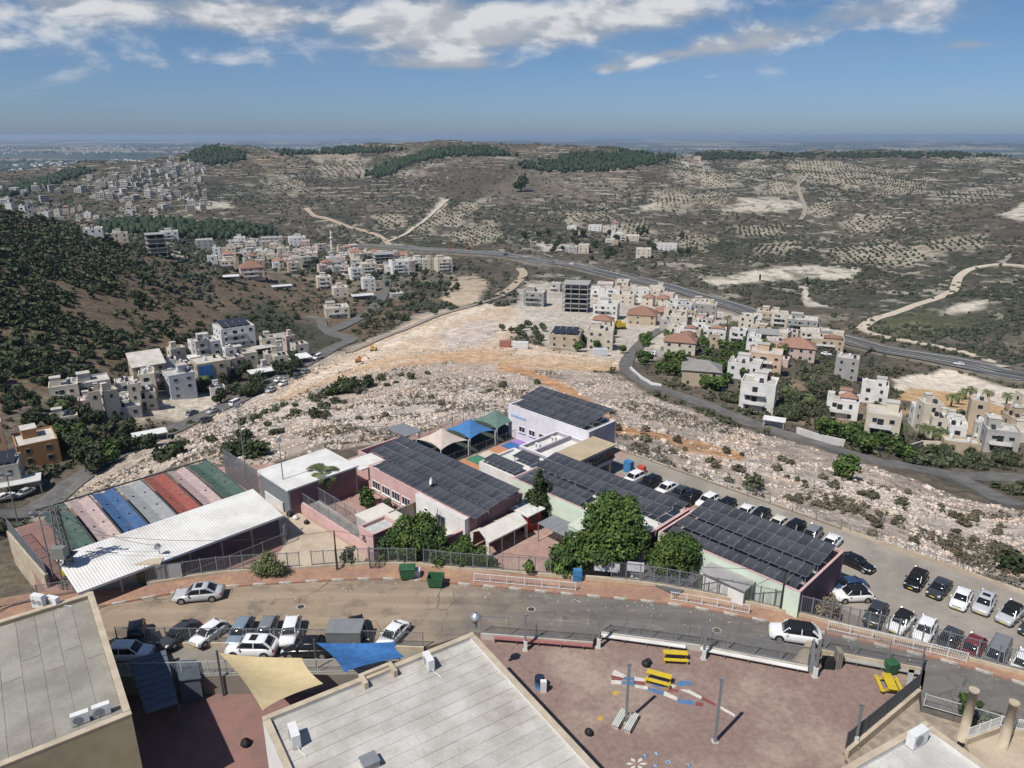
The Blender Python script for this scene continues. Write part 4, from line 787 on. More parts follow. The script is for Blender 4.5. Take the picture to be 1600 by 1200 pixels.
def panel_mesh():
    global PANEL
    if PANEL: return PANEL
    m = bpy.data.materials.new('solar_glass'); m.use_nodes = True; t = m.node_tree; b = t.nodes['Principled BSDF']; q = G(t)
    tc = N(t, 'ShaderNodeTexCoord'); oi = N(t, 'ShaderNodeObjectInfo'); k = q.mapr(oi.outputs['Random'], 0, 1, .8, 1.25, False)
    col = q.mix(q.mapr(q.noise(tc.outputs['Object'], 1.2, 5, .65), .35, .7), (.040,.043,.051), (.088,.090,.096)); col = q.mix(1.0, col, q.comb(k, k, k), 'MULTIPLY')
    t.links.new(col, b.inputs['Base Color']); b.inputs['Roughness'].default_value = .28; b.inputs['Specular IOR Level'].default_value = .5
    al = mat('panel_frame', (.36,.37,.39), .45, .05, 2, metal=.4); mb = MB(); w, l = 1.0, 1.0
    mb.box(.5, .5, 0, .985, .985, .035, 1)                         # frame tray; glass set inside
    mb.box(.5, .5, .036, .945, .968, .004, 0); PANEL = mb.mesh('panel', [m, al]); return PANEL
def array(label, a0, a1, rows, cols, z0, slope, b0, depth, zdeck, gap=.03, group=None, lines=.05):
    """tilted table of panels: near edge at b0 height z0, rows up the slope; each panel its own object"""
    t = sthing('solar_array', label, 'solar panels', (a0 + a1) / 2, b0, zdeck); pw = (a1 - a0) / cols; ang = math.atan(slope); pm = panel_mesh(); ac_ = (a0 + a1) / 2
    for r_ in range(rows):
        for c in range(cols):
            y = r_ * (depth + lines); o = link('panel', pm, t, (a0 - ac_ + c * pw, y * math.cos(ang), z0 - zdeck + y * math.sin(ang)))
            o.scale = (pw - gap, depth, 1); o.rotation_euler = (ang, 0, 0)
    f = MB(); D = rows * (depth + lines)
    for k in range(int((a1 - a0) / 3.2) + 2):
        x = min(a0 - ac_ + k * 3.2 + .3, a1 - ac_ - .2)
        for y in (.25, D - .35): f.bar((x, y * math.cos(ang), 0), (x, y * math.cos(ang), z0 - zdeck + y * math.sin(ang)), .08)
        f.bar((x, .1, z0 - zdeck - .05 + .1 * slope), (x, (D - .1) * math.cos(ang), z0 - zdeck - .05 + (D - .1) * math.sin(ang)), .07)
    for y in (.4, D - .4): f.bar((a0 - ac_, y * math.cos(ang), z0 - zdeck - .09 + y * math.sin(ang)), (a1 - ac_, y * math.cos(ang), z0 - zdeck - .09 + y * math.sin(ang)), .06)
    f.build('support_frame', GALV, t); return t
# --- pink classroom block
t = sthing('classroom_block', 'pink classroom block under the biggest left-hand solar array')
ws = walls(t, -75, -55.4, 48.4, 57.2, -3.2, 2.2, [PINK, PINKD, PINK, PINK], cop=PINK); MB().box(-65.2, 52.8, 1.55, 19.1, 8.3, .25).build('roof', ROOFW, t)
windows_on(ws[0], [-73.2, -71.1, -69.0, -66.9], 1.6, 1.15, -.55, 'b', 48.4); MB().box(-70.0, 48.3, -1.0, 9, .25, .16).build('ledge', PINK, t)
t2 = sthing('corner_block', 'pink corner block with sunken maroon roof at the far left end of the classrooms')
walls(t2, -80.6, -75.05, 50.6, 57.2, -3, 1.9, [PINK, PINK, PINK, PINK], cop=PINK); MB().box(-77.8, 53.9, .9, 5.1, 6.1, .2).build('roof', PINKD, t2)
array('lower single row of solar panels along the front of the pink classroom block', -73.8, -54.3, 1, 18, 2.45, .16, 48.55, 2.0, 1.8)
array('large three-row solar array on the pink classroom block', -77.6, -54.6, 3, 21, 2.75, .12, 50.75, 1.75, 1.8)
# --- terrace with mural, white room, maroon wall
slab('terrace', [SW(a, b) for a, b in ((-64.3,44.8),(-56.4,44.8),(-56.4,47.88),(-64.3,47.88))], -.9, TERR, 3)
mural = bpy.data.materials.new('mural'); mural.use_nodes = True; mt_ = mural.node_tree; q = G(mt_); tc = N(mt_, 'ShaderNodeTexCoord')
cl = q.mix(q.mapr(q.noise(tc.outputs['Object'], .8, 4, .6, 1.0), .42, .58), (.20,.24,.27), (.30,.22,.14)); cl = q.mix(q.mapr(q.noise(tc.outputs['Object'], 1.7, 3), .58, .66), cl, (.36,.12,.06)); cl = q.mix(q.mapr(q.noise(tc.outputs['Object'], 1.1, 3, .5, 2), .58, .68), cl, (.20,.26,.12)); mt_.links.new(cl, mt_.nodes['Principled BSDF'].inputs['Base Color'])
mw_ = sthing('mural_wall', 'wall painted with a colourful mural beside the small terrace', 'wall'); MB().box(-64.6, 47.3, -2.6, .2, 6.4, 3.6).build('panel', mural, mw_)
wr = sthing('white_room', 'white room with a glass door facing the small terrace'); w_ = walls(wr, -64.3, -55.38, 47.9, 48.38, -1.6, 2.24, WHITEP, .12); windows_on(w_[0], [-59.6], 1.5, 2.0, -.85, 'b', 47.9, GALV, GLASSD, 2); windows_on(w_[0], [-62.3], .5, .5, .6, 'b', 47.9, WHITEM, GLASSD, 1)
mr_ = sthing('maroon_wall', 'maroon wall with pale coping between the terrace and the white tent', 'wall'); MB().box(-55.9, 46.0, -1.8, .3, 3.6, 2.5).build('wall_panel', PINKD, mr_); MB().box(-55.9, 46.0, .7, .36, 3.7, .08).build('coping', PINK, mr_); MB().box(-56.3, 43.8, -1.8, .9, .7, 2.7).build('pier', WHITEP, mr_)
dp = thing('satellite_dish', SW(-63.6, 50.2, 2.0), SR, 'white satellite dish on a mast above the mural wall', 'dish'); MB().tube([(0, 0, 0), (0, 0, 1.3)], .04, 6).build('mast', GALV, dp); b = MB(); b.tube([(0, 0, 1.3), (-.05, -.1, 1.32), (-.16, -.34, 1.4)], [.06, .34, .48], 14); b.build('reflector', WHITEM, dp, True)
# --- low front rooms, pink tower, ramp wall
fr_ = sthing('front_rooms', 'low cream flat-roofed rooms in front of the mural wall'); walls(fr_, -67, -59.2, 41.2, 45.0, -2, .8, CONC); MB().box(-63.1, 43.1, .8, 8.0, 4.0, .2).build('roof', mat('cream_roof', (.66,.62,.54), .85, .05, .5, dirt=.15), fr_)
tw = sthing('gate_tower', 'pink gate tower beside the street fence'); walls(tw, -62.6, -59.9, 38.7, 42.2, -1.5, 2.2, [PINK, PINKD, PINK, PINK], cop=PINK); MB().box(-61.25, 40.45, 1.7, 2.4, 3.1, .15).build('roof', mat('pale_roof', (.50,.52,.50), .85), tw)
windows_on(tw, [-61.6], .35, .45, 1.0, 'b', 38.7, PINKD, BLACK, 1)
rw_ = sthing('ramp_wall', 'long pink wall along the school lane', 'wall'); MB().box(-70.8, 39.1, -1.6, 16.2, .35, 1.75).build('wall_panel', PINK, rw_)
slab('ramp', [SW(a, b) for a, b in ((-78.7,39.3),(-63,39.3),(-63,41.0),(-78.7,41.4))], -.4, mat('ramp', (.34,.32,.29), .9, .08, .6), 3)
def sfence(pts, z, h, label, m=GALV, gap=.16, bar=.02, step=2.2): return fence('mesh_fence', [SW(a, b, z) for a, b in pts], h, label, 'fence', m, step, gap, bar)
sfence([(-78.7,39.15),(-62.8,39.15)], .15, 1.3, 'grey fence on top of the long pink wall'); sfence([(-78.6,41.3),(-67.2,41.3)], -.4, 1.9, 'grey fence behind the ramp of the pink wall'); sfence([(-78.7,39.2),(-78.7,41.3)], -.4, 1.8, 'short grey fence at the upper end of the ramp')
# --- white-roofed hall and link roof
hl = sthing('assembly_hall', 'hall with a bright white roof left of the palm tree'); walls(hl, -83.2, -75.8, 37.5, 47.2, -3, 2.2, [GALV, PINKD, GALV, GALV]); MB().box(-79.5, 42.3, 2.2, 7.9, 10.1, .22).build('roof', ROOFW, hl)
MB().box(-76.4, 49.1, 2.0, 3.6, 4.0, .2).build('link_roof', ROOFW, hl)
sfence([(-93,37.2),(-83.3,37.2)], -2, 4.6, 'tall grey fence running from the canopied court to the white hall', GALV, .12, .03); wallp = sthing('lane_panel', 'white painted panel low on the grey hall wall', 'panel'); MB().box(-79.6, 37.36, -1.4, 4.6, .1, 1.5).build('sheet', WHITEP, wallp)
# --- sports court: seven coloured canopies, white corrugated roof
slab('sports_court', [SW(a, b) for a, b in ((-97,13),(-70,13),(-70,36.5),(-97,36.5))], -1.5, COURT, 5)
COLS = (('dark green', (.07,.115,.095)), ('dusty pink', (.46,.355,.335)), ('blue', (.055,.118,.245)), ('grey', (.30,.31,.31)), ('red', (.30,.09,.072)), ('dusty pink', (.46,.355,.335)), ('dark green', (.07,.115,.095)))
EDGE = [(15.2,17.8),(18.3,20.6),(21.0,23.5),(23.9,26.8),(27.2,29.7),(30.2,32.4),(32.8,35.4)]
NOTE = ('dark green sagging canopy at the left end of the court, beside the lattice pylon', 'dusty pink sagging canopy between dark green and blue', 'blue sagging canopy over the court', 'grey sagging canopy between blue and red', 'red sagging canopy over the court', 'dusty pink sagging canopy between red and dark green', 'dark green sagging canopy at the right end of the court, nearest the white hall')
for k, ((n_c, c), (b0, b1)) in enumerate(zip(COLS, EDGE)):
    t = sthing('court_canopy', NOTE[k], 'canopy', -94.8, (b0 + b1) / 2, -1.5, 'coloured canopies over the court'); m = mat('canopy_' + n_c.replace(' ', '_'), c, .85, .06, 1.5, tuple(x * .8 for x in c), rand=.05, dirt=.28); V = []; n = 16; w = (b1 - b0) / 2
    for i in range(n + 1):
        s = i / n; zz = 2.35 - 1.25 * s ** 1.6; V += [(s * 16.5, -w, zz), (s * 16.5, -.05, zz - .30), (s * 16.5, .05, zz - .30), (s * 16.5, w, zz)]
    f = [(i * 4 + j, i * 4 + j + 1, i * 4 + j + 5, i * 4 + j + 4)[::-1] for i in range(n) for j in range(3)]; nv = len(V)
    MB().add(V + [(x, y, z - .03) for x, y, z in V], f + [tuple(nv + i for i in q[::-1]) for q in f]).build('fabric', m, t)
    hm_ = MB().tube([(0, 0, 0), (0, 0, .02)], .13, 10).mesh('vent_hole', BLACK)
    for s in (.22, .45, .68, .9):
        for sd in (-1, 1):
            if rnd.random() < .8: link('vent_hole', hm_, t, (s * 16.5 + rnd.uniform(-.6, .6), sd * w * .5, 2.35 - 1.25 * s ** 1.6 - .12))
    bm = MB(); 
    for i in range(n): s0, s1 = i / n, (i + 1) / n; bm.bar((s0 * 16.5, w + .14, 2.3 - 1.25 * s0 ** 1.6), (s1 * 16.5, w + .14, 2.3 - 1.25 * s1 ** 1.6), .10)
    for s in (0, .5): bm.bar((s * 16.5, w + .14, 0), (s * 16.5, w + .14, 2.3 - 1.25 * s ** 1.6), .12)
    bm.build('steel_frame', DGREY, t)
bk = sthing('court_back_rail', 'dark steel beam along the far ends of the court canopies', 'beam', -95, 25, -1.5); MB().bar((0, -10, 2.35), (0, 10.6, 2.35), .16).build('beam', DGREY, bk)
pv_ = sthing('court_pavilion', 'long white corrugated roof on steel posts beside the canopied court', 'pavilion', -78, 13, -1.5); V = []; nb = 150; f = []
for i in range(nb + 1):                                 # corrugated sheet: ribs run across the slope
    y = i * 21.2 / nb; zz = .03 if i % 2 else 0.0; V += [(-.1, y, 4.35 + zz), (7.1, y, 3.55 + zz)]
f = [(2 * i, 2 * i + 1, 2 * i + 3, 2 * i + 2) for i in range(nb)]; nv = len(V)
rs = MB().add(V + [(x, y, z - .08) for x, y, z in V], f + [tuple(nv + i for i in q[::-1]) for q in f] + [(0, 1, nv + 1, nv), (2 * nb + 1, 2 * nb, nv + 2 * nb, nv + 2 * nb + 1)]).build('roof_sheet', ROOFW, pv_)
MB().box(7.1, 10.6, 3.38, .10, 21.3, .26).build('fascia', WHITEM, pv_)
for i in range(7):
    y = .4 + i * 3.4
    for x, h in ((6.7, 3.5), (.4, 4.25)): MB().bar((x, y, 0), (x, y, h), .16).build('post', GALV, pv_)
    MB().bar((.3, y, 4.1), (6.9, y, 3.36), .14, .2).build('rafter', GALV, pv_)
fence('pavilion_fence', [SW(-70.3, 13.5, -1.4), SW(-70.2, 33.5, -1.2)], 1.5, 'grey fence along the open front of the white court pavilion')
sfence([(-70.2,33.6),(-72.2,35.4)], -1.2, 2.4, 'open grey gate leaf at the right end of the court pavilion')
wallbar('street_wall', pxl([(140,920),(232,905)], .1) , -1, 1.2, .3, CONC, 'grey wall of the court along the pavement left of the small gate hut')
gh = thing('gate_hut', P(236, 910, 0), R(8), 'small concrete gate hut with a brown door on the pavement', 'hut'); MB().box(0, .4, 0, 2.4, 1.0, 2.0).build('body', mat('brown_gate', (.21,.17,.13), .8, .1, 2), gh); MB().box(0, .4, 2.0, 2.5, 1.1, .2).build('roof', BEIGE, gh); MB().box(0, -.12, .05, .9, .05, 1.85).build('door', mat('brown_door', (.13,.10,.08), .7), gh)
gp = thing('sheet_gate', P(267, 908, .1), R(10), 'grey sheet-metal gate right of the small gate hut', 'gate'); MB().box(0, 0, 0, 2.4, .08, 1.9).build('sheet', mat('sheet_grey', (.33,.34,.35), .6, .06, 1), gp)
lw_ = thing('end_wall', P(50, 880, -2), 0, 'beige concrete end wall with fence at the left of the court', 'wall'); p0, p1 = P(16, 838, -1), P(74, 905, -.5); MB().bar(p0 - lw_.location + Vector((0, 0, -2)), p1 - lw_.location + Vector((0, 0, -2)), .35, 5.0).build('wall_panel', BEIGE, lw_)
fence('end_fence', [p0 + Vector((0, 0, .6)), p1 + Vector((0, 0, .2))], 1.8, 'grey fence on top of the beige end wall at far left')
# --- shade tents over the small playground behind
slab('rubber_yard', [SW(a, b) for a, b in ((-84,58.5),(-74.3,58.5),(-74.3,77.5),(-84,77.5))], -1.50, mat('dark_turf', (.06,.07,.06), .95, .15, 2), 4)
def tent(label, a0, a1, b0, b1, zc, zp, m):
    ca_, cb_ = (a0 + a1) / 2, (b0 + b1) / 2; t = sthing('shade_tent', label, 'shade tent', ca_, cb_, -1.5); n = 14; V = []; ha, hb = (a1 - a0) / 2, (b1 - b0) / 2
    for i in range(n + 1):
        for j in range(n + 1):
            s, q = -1 + 2 * i / n, -1 + 2 * j / n; e = max(abs(s), abs(q)); cr = 1 - .16 * (1 - q * q) * abs(s) ; cr2 = 1 - .16 * (1 - s * s) * abs(q); mid = min(abs(s), abs(q)) / max(e, 1e-6)
            V.append((s * ha * cr, q * hb * cr2, (zc + 1.5) + (zp - zc) * (1 - e) ** 1.25 + .35 * e * (1 - mid ** 1.5) * .6))
    k = n + 1; f = [(i * k + j, (i + 1) * k + j, (i + 1) * k + j + 1, i * k + j + 1) for i in range(n) for j in range(n)]; nv = len(V)
    MB().add(V + [(x, y, z - .02) for x, y, z in V], f + [tuple(nv + x for x in q[::-1]) for q in f]).build('fabric', m, t)
    for s in (-1, 1):
        for q in (-1, 1): MB().tube([(s * ha, q * hb, 0), (s * ha, q * hb, zc + 1.55)], .07, 8).build('post', WHITEM, t)
TB = mat('tent_beige', (.56,.47,.42), .85, .05, 1, (.50,.41,.36)); TU = mat('tent_blue', (.06,.18,.39), .8, .06, 1, (.05,.15,.33)); TG = mat('tent_green', (.115,.19,.16), .85, .06, 1, (.10,.16,.135))
tent('beige four-cornered shade tent, leftmost of the three behind the classrooms', -80, -74.4, 60.2, 65.4, .9, 2.7, TB); tent('blue four-cornered shade tent between the beige and the green one', -80, -74.4, 65.7, 70.8, .9, 2.7, TU); tent('green four-cornered shade tent next to the white lilac building', -80, -74.4, 71.2, 76.2, .9, 2.7, TG)
gc_ = sthing('grey_canopy', 'flat grey canopy behind the solar array, left of the beige tent', 'canopy', -82.5, 60, -1.5); MB().box(0, 0, 3.2, 4.6, 3.0, .12).build('roof', GALV, gc_)
for x in (-2, 2): 
    for y in (-1.2, 1.2): MB().bar((x, y, 0), (x, y, 3.2), .1).build('post', GALV, gc_)
sfence([(-74.0,60.2),(-74.0,77)], -1.5, 1.5, 'dark fence between the shade tents and the coloured mats', DGREY); sfence([(-84,59),(-84,77.5)], -1.5, 2.6, 'tall fence behind the shade tents along the rubble', GALV)
for k, (nm, c) in enumerate((('orange', (.50,.24,.13)), ('green', (.06,.22,.13)), ('cream', (.58,.52,.44)), ('orange', (.50,.24,.13)), ('blue', (.05,.15,.37)), ('purple', (.30,.19,.47)))):
    o = MB().box(0, 0, 0, 4.3, 2.2, .05).build('floor_mat', mat('mat_' + nm, c, .9, .06, 1), None, False, SW(-71.5, 63.0 + 2.32 * k, -1.54), SR); tag(o, ('orange rubber mat at the near end of the coloured row', 'green rubber mat in the coloured row', 'cream rubber mat between the green and the orange one', 'orange rubber mat next to the blue one', 'blue rubber mat in the coloured row', 'purple rubber mat beside the white lilac building')[k], 'mat', 'coloured mats in the small yard')
# --- far white building with windows and arrays
b3 = sthing('far_classrooms', 'white lilac classroom building with a row of square windows, farthest of the school'); w_ = walls(b3, -75.6, -59.6, 74.8, 81, -5, 3.7, [LILAC, LILD, LILAC, LILAC], cop=LILAC); MB().box(-67.6, 77.9, 3.2, 15.5, 5.7, .2).build('roof', ROOFG, b3)
windows_on(w_[0], [-72.6, -70.5, -68.4, -66.3], 1.2, .95, -.1, 'b', 74.8, LILAC, GLASSD, 2); MB().box(-73.4, 74.76, 2.0, 3.2, .05, .35).build('blue_lettering_band', mat('sign_blue', (.35,.48,.66), .8), b3)
array('lower row of solar panels on the white lilac building', -74.2, -60.8, 1, 12, 4.0, .14, 74.9, 1.9, 3.4); array('two-row solar array on the white lilac building', -75.2, -60.6, 3, 13, 4.3, .17, 76.9, 1.55, 3.4)
lb = sthing('link_building', 'narrow flat-roofed link with dark lilac parapets'); walls(lb, -65.4, -59.6, 66.8, 74.7, -2, 2.3, LILD, .3, LILAC); MB().box(-62.5, 70.7, 1.6, 5.3, 7.4, .2).build('roof', ROOFW, lb)
MB().box(-62.6, 70.7, 1.8, .3, 7.2, .7).build('parapet', LILD, lb); ac(SW(-63.9, 69.0, 1.8), SR, 'small air conditioner on the link roof, nearer of two', 1, .9); ac(SW(-63.9, 72.3, 1.8), SR, 'small air conditioner on the link roof, farther of two', 1, .9)
tn = sthing('tan_annexe', 'annexe with a tan roof and a strip of windows raised over the car park'); w_ = walls(tn, -59.5, -55.7, 67.4, 75.6, .3, 2.7, [ROOFW, LILD, ROOFW, ROOFW]); MB().box(-57.55, 71.5, 2.7, 4.1, 8.6, .16).build('roof', ROOFT, tn); windows_on(tn, [68.6, 70.2, 71.8, 73.4, 74.9], 1.35, 1.3, 1.0, 'a', -55.68, DGREY, GLASSD, 2)
for b_2 in (68, 71.5, 75): MB().box(-56, b_2, -2.6, .35, .35, 2.9).build('column', CONC, tn)
sm2 = sthing('small_white_block', 'small white flat-roofed block with two little solar arrays'); walls(sm2, -66.2, -59.4, 60.0, 66.6, -2, 1.9, WHITEP, .25); MB().box(-62.8, 63.3, 1.35, 6.2, 6.0, .2).build('roof', ROOFW, sm2)
array('little solar array at the near edge of the small white block', -65.8, -60.0, 1, 6, 2.25, .12, 60.3, 2.1, 1.6); array('little solar array at the far edge of the small white block', -63.6, -60.2, 1, 4, 2.4, .12, 63.6, 2.1, 1.6)
# --- middle building with the long array
b2 = sthing('middle_classrooms', 'long classroom building under solar panels behind the big tree'); walls(b2, -59.2, -39, 59.2, 67.3, -2.6, 2.2, [MINT, PINKD, WHITEP, WHITEP], cop=PINK); MB().box(-49.1, 63.2, 1.6, 19.6, 7.5, .2).build('roof', ROOFW, b2)
array('long two-row solar array on the middle classroom building', -58.6, -39.6, 2, 17, 2.9, .16, 62.7, 2.05, 1.8); array('two-row solar array behind the dark conifer on the middle building', -58.2, -48.4, 2, 9, 2.3, .14, 59.3, 1.5, 1.8); array('short low solar array beside the parked black car behind the middle building', -48.5, -39.8, 1, 8, 2.0, .1, 67.5, 1.7, -1.5)
mo = sthing('maroon_gable', 'maroon end wall between the middle and the right-hand school building', 'wall'); MB().box(-38.9, 64.3, -2.6, .22, 6.6, 4.9).build('wall_panel', PINKD, mo); MB().box(-38.9, 64.3, 2.3, .3, 6.7, .08).build('coping', PINK, mo)
# --- right building, four rows of panels, mint front, purple gable
b4 = sthing('right_classrooms', 'school building with mint-green front and purple gable beside the car park'); walls(b4, -37.9, -22.3, 60.0, 70.2, -2.6, 2.9, [MINT, PURP, PINK, PINK], cop=PINK); MB().box(-30.1, 65.1, 1.7, 15.1, 9.7, .2).build('roof', ROOFG, b4)
array('nearest single row of solar panels on the right-hand building', -37.4, -23.0, 1, 13, 2.65, .13, 60.3, 2.0, 1.9); array('second row of solar panels on the right-hand building', -37.4, -22.9, 1, 13, 2.95, .13, 62.75, 2.0, 1.9); array('two-row solar array at the back of the right-hand building', -37.4, -22.8, 2, 13, 3.2, .13, 65.2, 2.0, 1.9)
an = sthing('glass_annexe', 'grey-roofed annexe with glass sides in front of the mint-green wall'); walls(an, -31.2, -26.8, 58.1, 59.95, -2.6, 2.0, [WHITEP, mat('green_glass', (.07,.12,.10), .15, .1, 1, spec=.6), WHITEP, WHITEP]); MB().box(-29.0, 58.85, 2.0, 4.9, 2.2, .12).build('roof', ROOFG, an)
ac(SW(-33.5, 59.3, .5), SR, 'air conditioner between the round tree and the solar panels', 1, 1.2)
st_ = sthing('low_store', 'low white store half hidden under the round tree', 'shed'); walls(st_, -37.6, -32.2, 55.0, 59.8, -2, .2, WHITEP); MB().box(-34.9, 57.4, .2, 5.6, 5.0, .12).build('roof', mat('dark_roof', (.13,.13,.14), .8), st_)
ms = sthing('mint_room', 'small mint-green room left of the big tree'); walls(ms, -47.5, -43, 56.5, 59.1, -2, 1.2, MINT); MB().box(-45.2, 57.8, 1.2, 4.7, 2.8, .12).build('roof', mat('mint_roof', (.60,.64,.55), .85), ms)
# --- white party tent, red kiosk, grey canopy in the yard
tt_ = sthing('party_tent', 'white gabled party tent with open sides in the red-paved yard', 'tent', -53.6, 51.5, -1.5)
V = [(-1.55,-3.1,2.0),(0,-3.1,2.9),(1.55,-3.1,2.0),(-1.55,3.1,2.0),(0,3.1,2.9),(1.55,3.1,2.0)]; TENTM = mat('tent_white', (.72,.69,.63), .8, .05, 1, (.64,.60,.53))
MB().add(V + [(x, y, z - .04) for x, y, z in V], [(0,1,4,3)[::-1],(1,2,5,4)[::-1],(6,7,10,9),(7,8,11,10),(0,1,7,6),(1,2,8,7),(2,5,11,8),(5,4,10,11),(4,3,9,10),(3,0,6,9)]).build('roof', TENTM, tt_)
for k in range(4):
    for s in (-1, 1): MB().bar((s * 1.5, -3.0 + 2.0 * k, 0), (s * 1.5, -3.0 + 2.0 * k, 2.0), .07).build('post', WHITEM, tt_)
for s in (-1, 1):
    for y in (-3.06, 3.06): MB().add([(s * 1.55, y, 0), (s * 1.2, y, 0), (s * 1.0, y, 2.2), (s * 1.55, y, 2.0), (s * 1.55, y + .03, 0), (s * 1.2, y + .03, 0), (s * 1.0, y + .03, 2.2), (s * 1.55, y + .03, 2.0)], [(0,1,2,3),(7,6,5,4),(0,4,5,1),(1,5,6,2),(2,6,7,3),(3,7,4,0)]).build('curtain', TENTM, tt_)
    MB().box(s * 1.56, 0, 1.82, .03, 6.2, .2).build('valance', TENTM, tt_)
kk = sthing('red_kiosk', 'red wooden kiosk with a white overhanging roof in the yard', 'kiosk', -54.1, 56.5, -1.5); RED = mat('kiosk_red', (.33,.045,.035), .75, .1, 2, (.26,.035,.03))
for s, (x, y, sx, sy) in enumerate(((0,-1.1,2.7,.1),(0,1.1,2.7,.1),(-1.3,0,.1,2.1),(1.3,0,.1,2.1))):
    w = MB().box(x, y, 0, sx, sy, 2.35).build('wall', RED, kk)
    for k in range(6): MB().box(x + ((-1.1 + .44 * k) if sx > 1 else .07 * (1 if x > 0 else -1)), y + ((-.9 + .36 * k) if sx < 1 else .07 * (1 if y > 0 else -1)), .05, .05, .05, 2.25).build('batten', RED, w)
MB().box(0, 0, 2.35, 3.5, 3.0, .14).build('roof', mat('kiosk_roof', (.70,.69,.66), .8), kk); windows_on(kk, [.0], 1.0, .8, 1.1, 'a', 1.36, DGREY, GLASSD, 2)
gk = sthing('grey_shelter', 'small grey corrugated shelter on posts left of the big tree', 'shelter', -48.8, 56.3, -1.5); m = MB()
for k in range(8): MB().box(-1.75 + .5 * k, 0, 2.3 + .01 * (k % 2), .48, 2.8, .05).build('roof_panel', mat('shelter_grey', (.24,.25,.26), .6, .06, 1), gk)
for x in (-1.9, 1.9):
    for y in (-1.3, 1.3): MB().bar((x, y, 0), (x, y, 2.3), .08).build('post', GALV, gk)
sfence([(-52.3,58.6),(-49.2,58.6)], -1.5, 1.7, 'grey fence panel between the red kiosk and the grey shelter')
sfence([(-60,82.3),(-27,82.3)], -1.4, 1.3, 'light fence behind the back row of parked cars', GALV, .3, .016, 3); sfence([(-26,82.4),(8,83.0)], -1.3, .8, 'light fence between the car park and the rocky slope', GALV, .3, .016, 3)
bd = sthing('banner', 'white banner hanging on the fence under the big tree', 'banner'); bd.location = P(948, 893, .5); bd.rotation_euler = (0, 0, R(-10)); MB().box(0, 0, 0, 2.6, .04, 1.0).build('sheet', mat('banner_white', (.68,.69,.70), .8), bd)
bs = thing('banner', P(993, 893, .5), R(-12), 'white banner at the school gate between the two round trees', 'banner'); MB().box(0, 0, 0, 1.7, .04, 1.1).build('sheet', mat('banner_white', (.68,.69,.70), .8), bs)
tag(MB().box(0, 0, 0, .9, .7, 1.2, taper=.95).build('blue_barrel', mat('barrel_blue', (.06,.22,.45), .6), None, False, P(902, 906, .13)), 'blue container on the pavement below the big tree', 'container')
tag(MB().box(0, 0, 0, 1.2, .9, 1.6, taper=.95).build('play_box', mat('barrel_blue', (.06,.22,.45)), None, False, SW(-54.5, 77.5, -1.5), SR), 'blue play house under the tan annexe', 'play house')
tag(MB().box(0, 0, 0, 1.2, .8, 1.0, taper=.8).build('play_slide', mat('play_red', (.50,.08,.05), .6), None, False, SW(-53, 78.5, -1.5), SR), 'small red play slide at the end of the back car row', 'slide')
MB_cage = fence('cage', pxl([(578,880),(592,880),(592,888),(578,888),(578,880)], .15), 1.9, 'small grey cage on the pavement below the pink tower', 'cage', DGREY, 1.2, .12, .02)
# ================================================================== VEHICLES
def paint(name, c, metal=.0): return mat('car_' + name, c, .22, .03, 1.2, tuple(x * .93 for x in c), spec=.55, metal=metal)
TYRE = mat('tyre', (.018,.018,.019), .85, .1, 5); RIM = mat('rim', (.36,.37,.38), .35, .05, 3, metal=.6); CGL = mat('car_glass', (.012,.014,.017), .06, .02, 1, spec=.7)
LENS = mat('lamp_clear', (.62,.64,.66), .15, .05, 2, spec=.6); TAIL = mat('lamp_red', (.32,.02,.02), .2, .05, 2); PLATE = mat('plate_yellow', (.68,.52,.06), .6, .03, 2)
PAINTS = dict(white=(.78,.78,.78), black=(.012,.013,.015), silver=(.46,.47,.49), grey=(.20,.21,.225), dark=(.045,.05,.058), blue=(.03,.06,.14), red=(.16,.025,.03), steel=(.20,.25,.31), cream=(.66,.64,.58))
CM = {}
def loft(secs):
    """closed loft through cross-sections (lists of points, same length, ordered round)"""
    m = MB(); n = len(secs[0]); V = [p for s in secs for p in s]; f = []
    for i in range(len(secs) - 1):
        for k in range(n): a = i * n + k; b = i * n + (k + 1) % n; f.append((a, b, b + n, a + n))
    f += [tuple(range(n))[::-1], tuple(range((len(secs) - 1) * n, len(secs) * n))]; return m.add(V, f)
KIND = {  # length, width, height, body profile (x, bottom, shoulder), cabin (x at belt front, roof front, roof rear, belt rear), belt, wheel radius
 'sedan': (4.65,1.82,1.45, [(0,.42,.58),(.08,.24,.66),(.35,.2,.74),(1.3,.18,.88),(3.55,.18,.93),(4.3,.22,.92),(4.58,.3,.85),(4.65,.42,.7)], (1.15,1.95,3.25,4.15), .90, .33),
 'suv': (4.45,1.86,1.64, [(0,.46,.68),(.08,.26,.80),(.35,.22,.92),(1.2,.2,1.03),(3.5,.2,1.07),(4.2,.24,1.06),(4.4,.34,.98),(4.45,.5,.8)], (1.0,1.65,3.55,4.28), 1.02, .36),
 'hatch': (4.1,1.76,1.5, [(0,.42,.6),(.08,.24,.70),(.3,.2,.80),(1.1,.18,.92),(3.3,.18,.96),(3.9,.22,.96),(4.06,.32,.88),(4.1,.45,.75)], (.95,1.65,3.25,3.95), .93, .32),
 'van': (4.9,1.95,2.0, [(0,.5,.75),(.08,.26,.95),(.3,.22,1.08),(.9,.2,1.2),(4.0,.2,1.25),(4.8,.24,1.25),(4.88,.34,1.2),(4.9,.5,1.0)], (.6,1.35,4.5,4.85), 1.18, .36)}
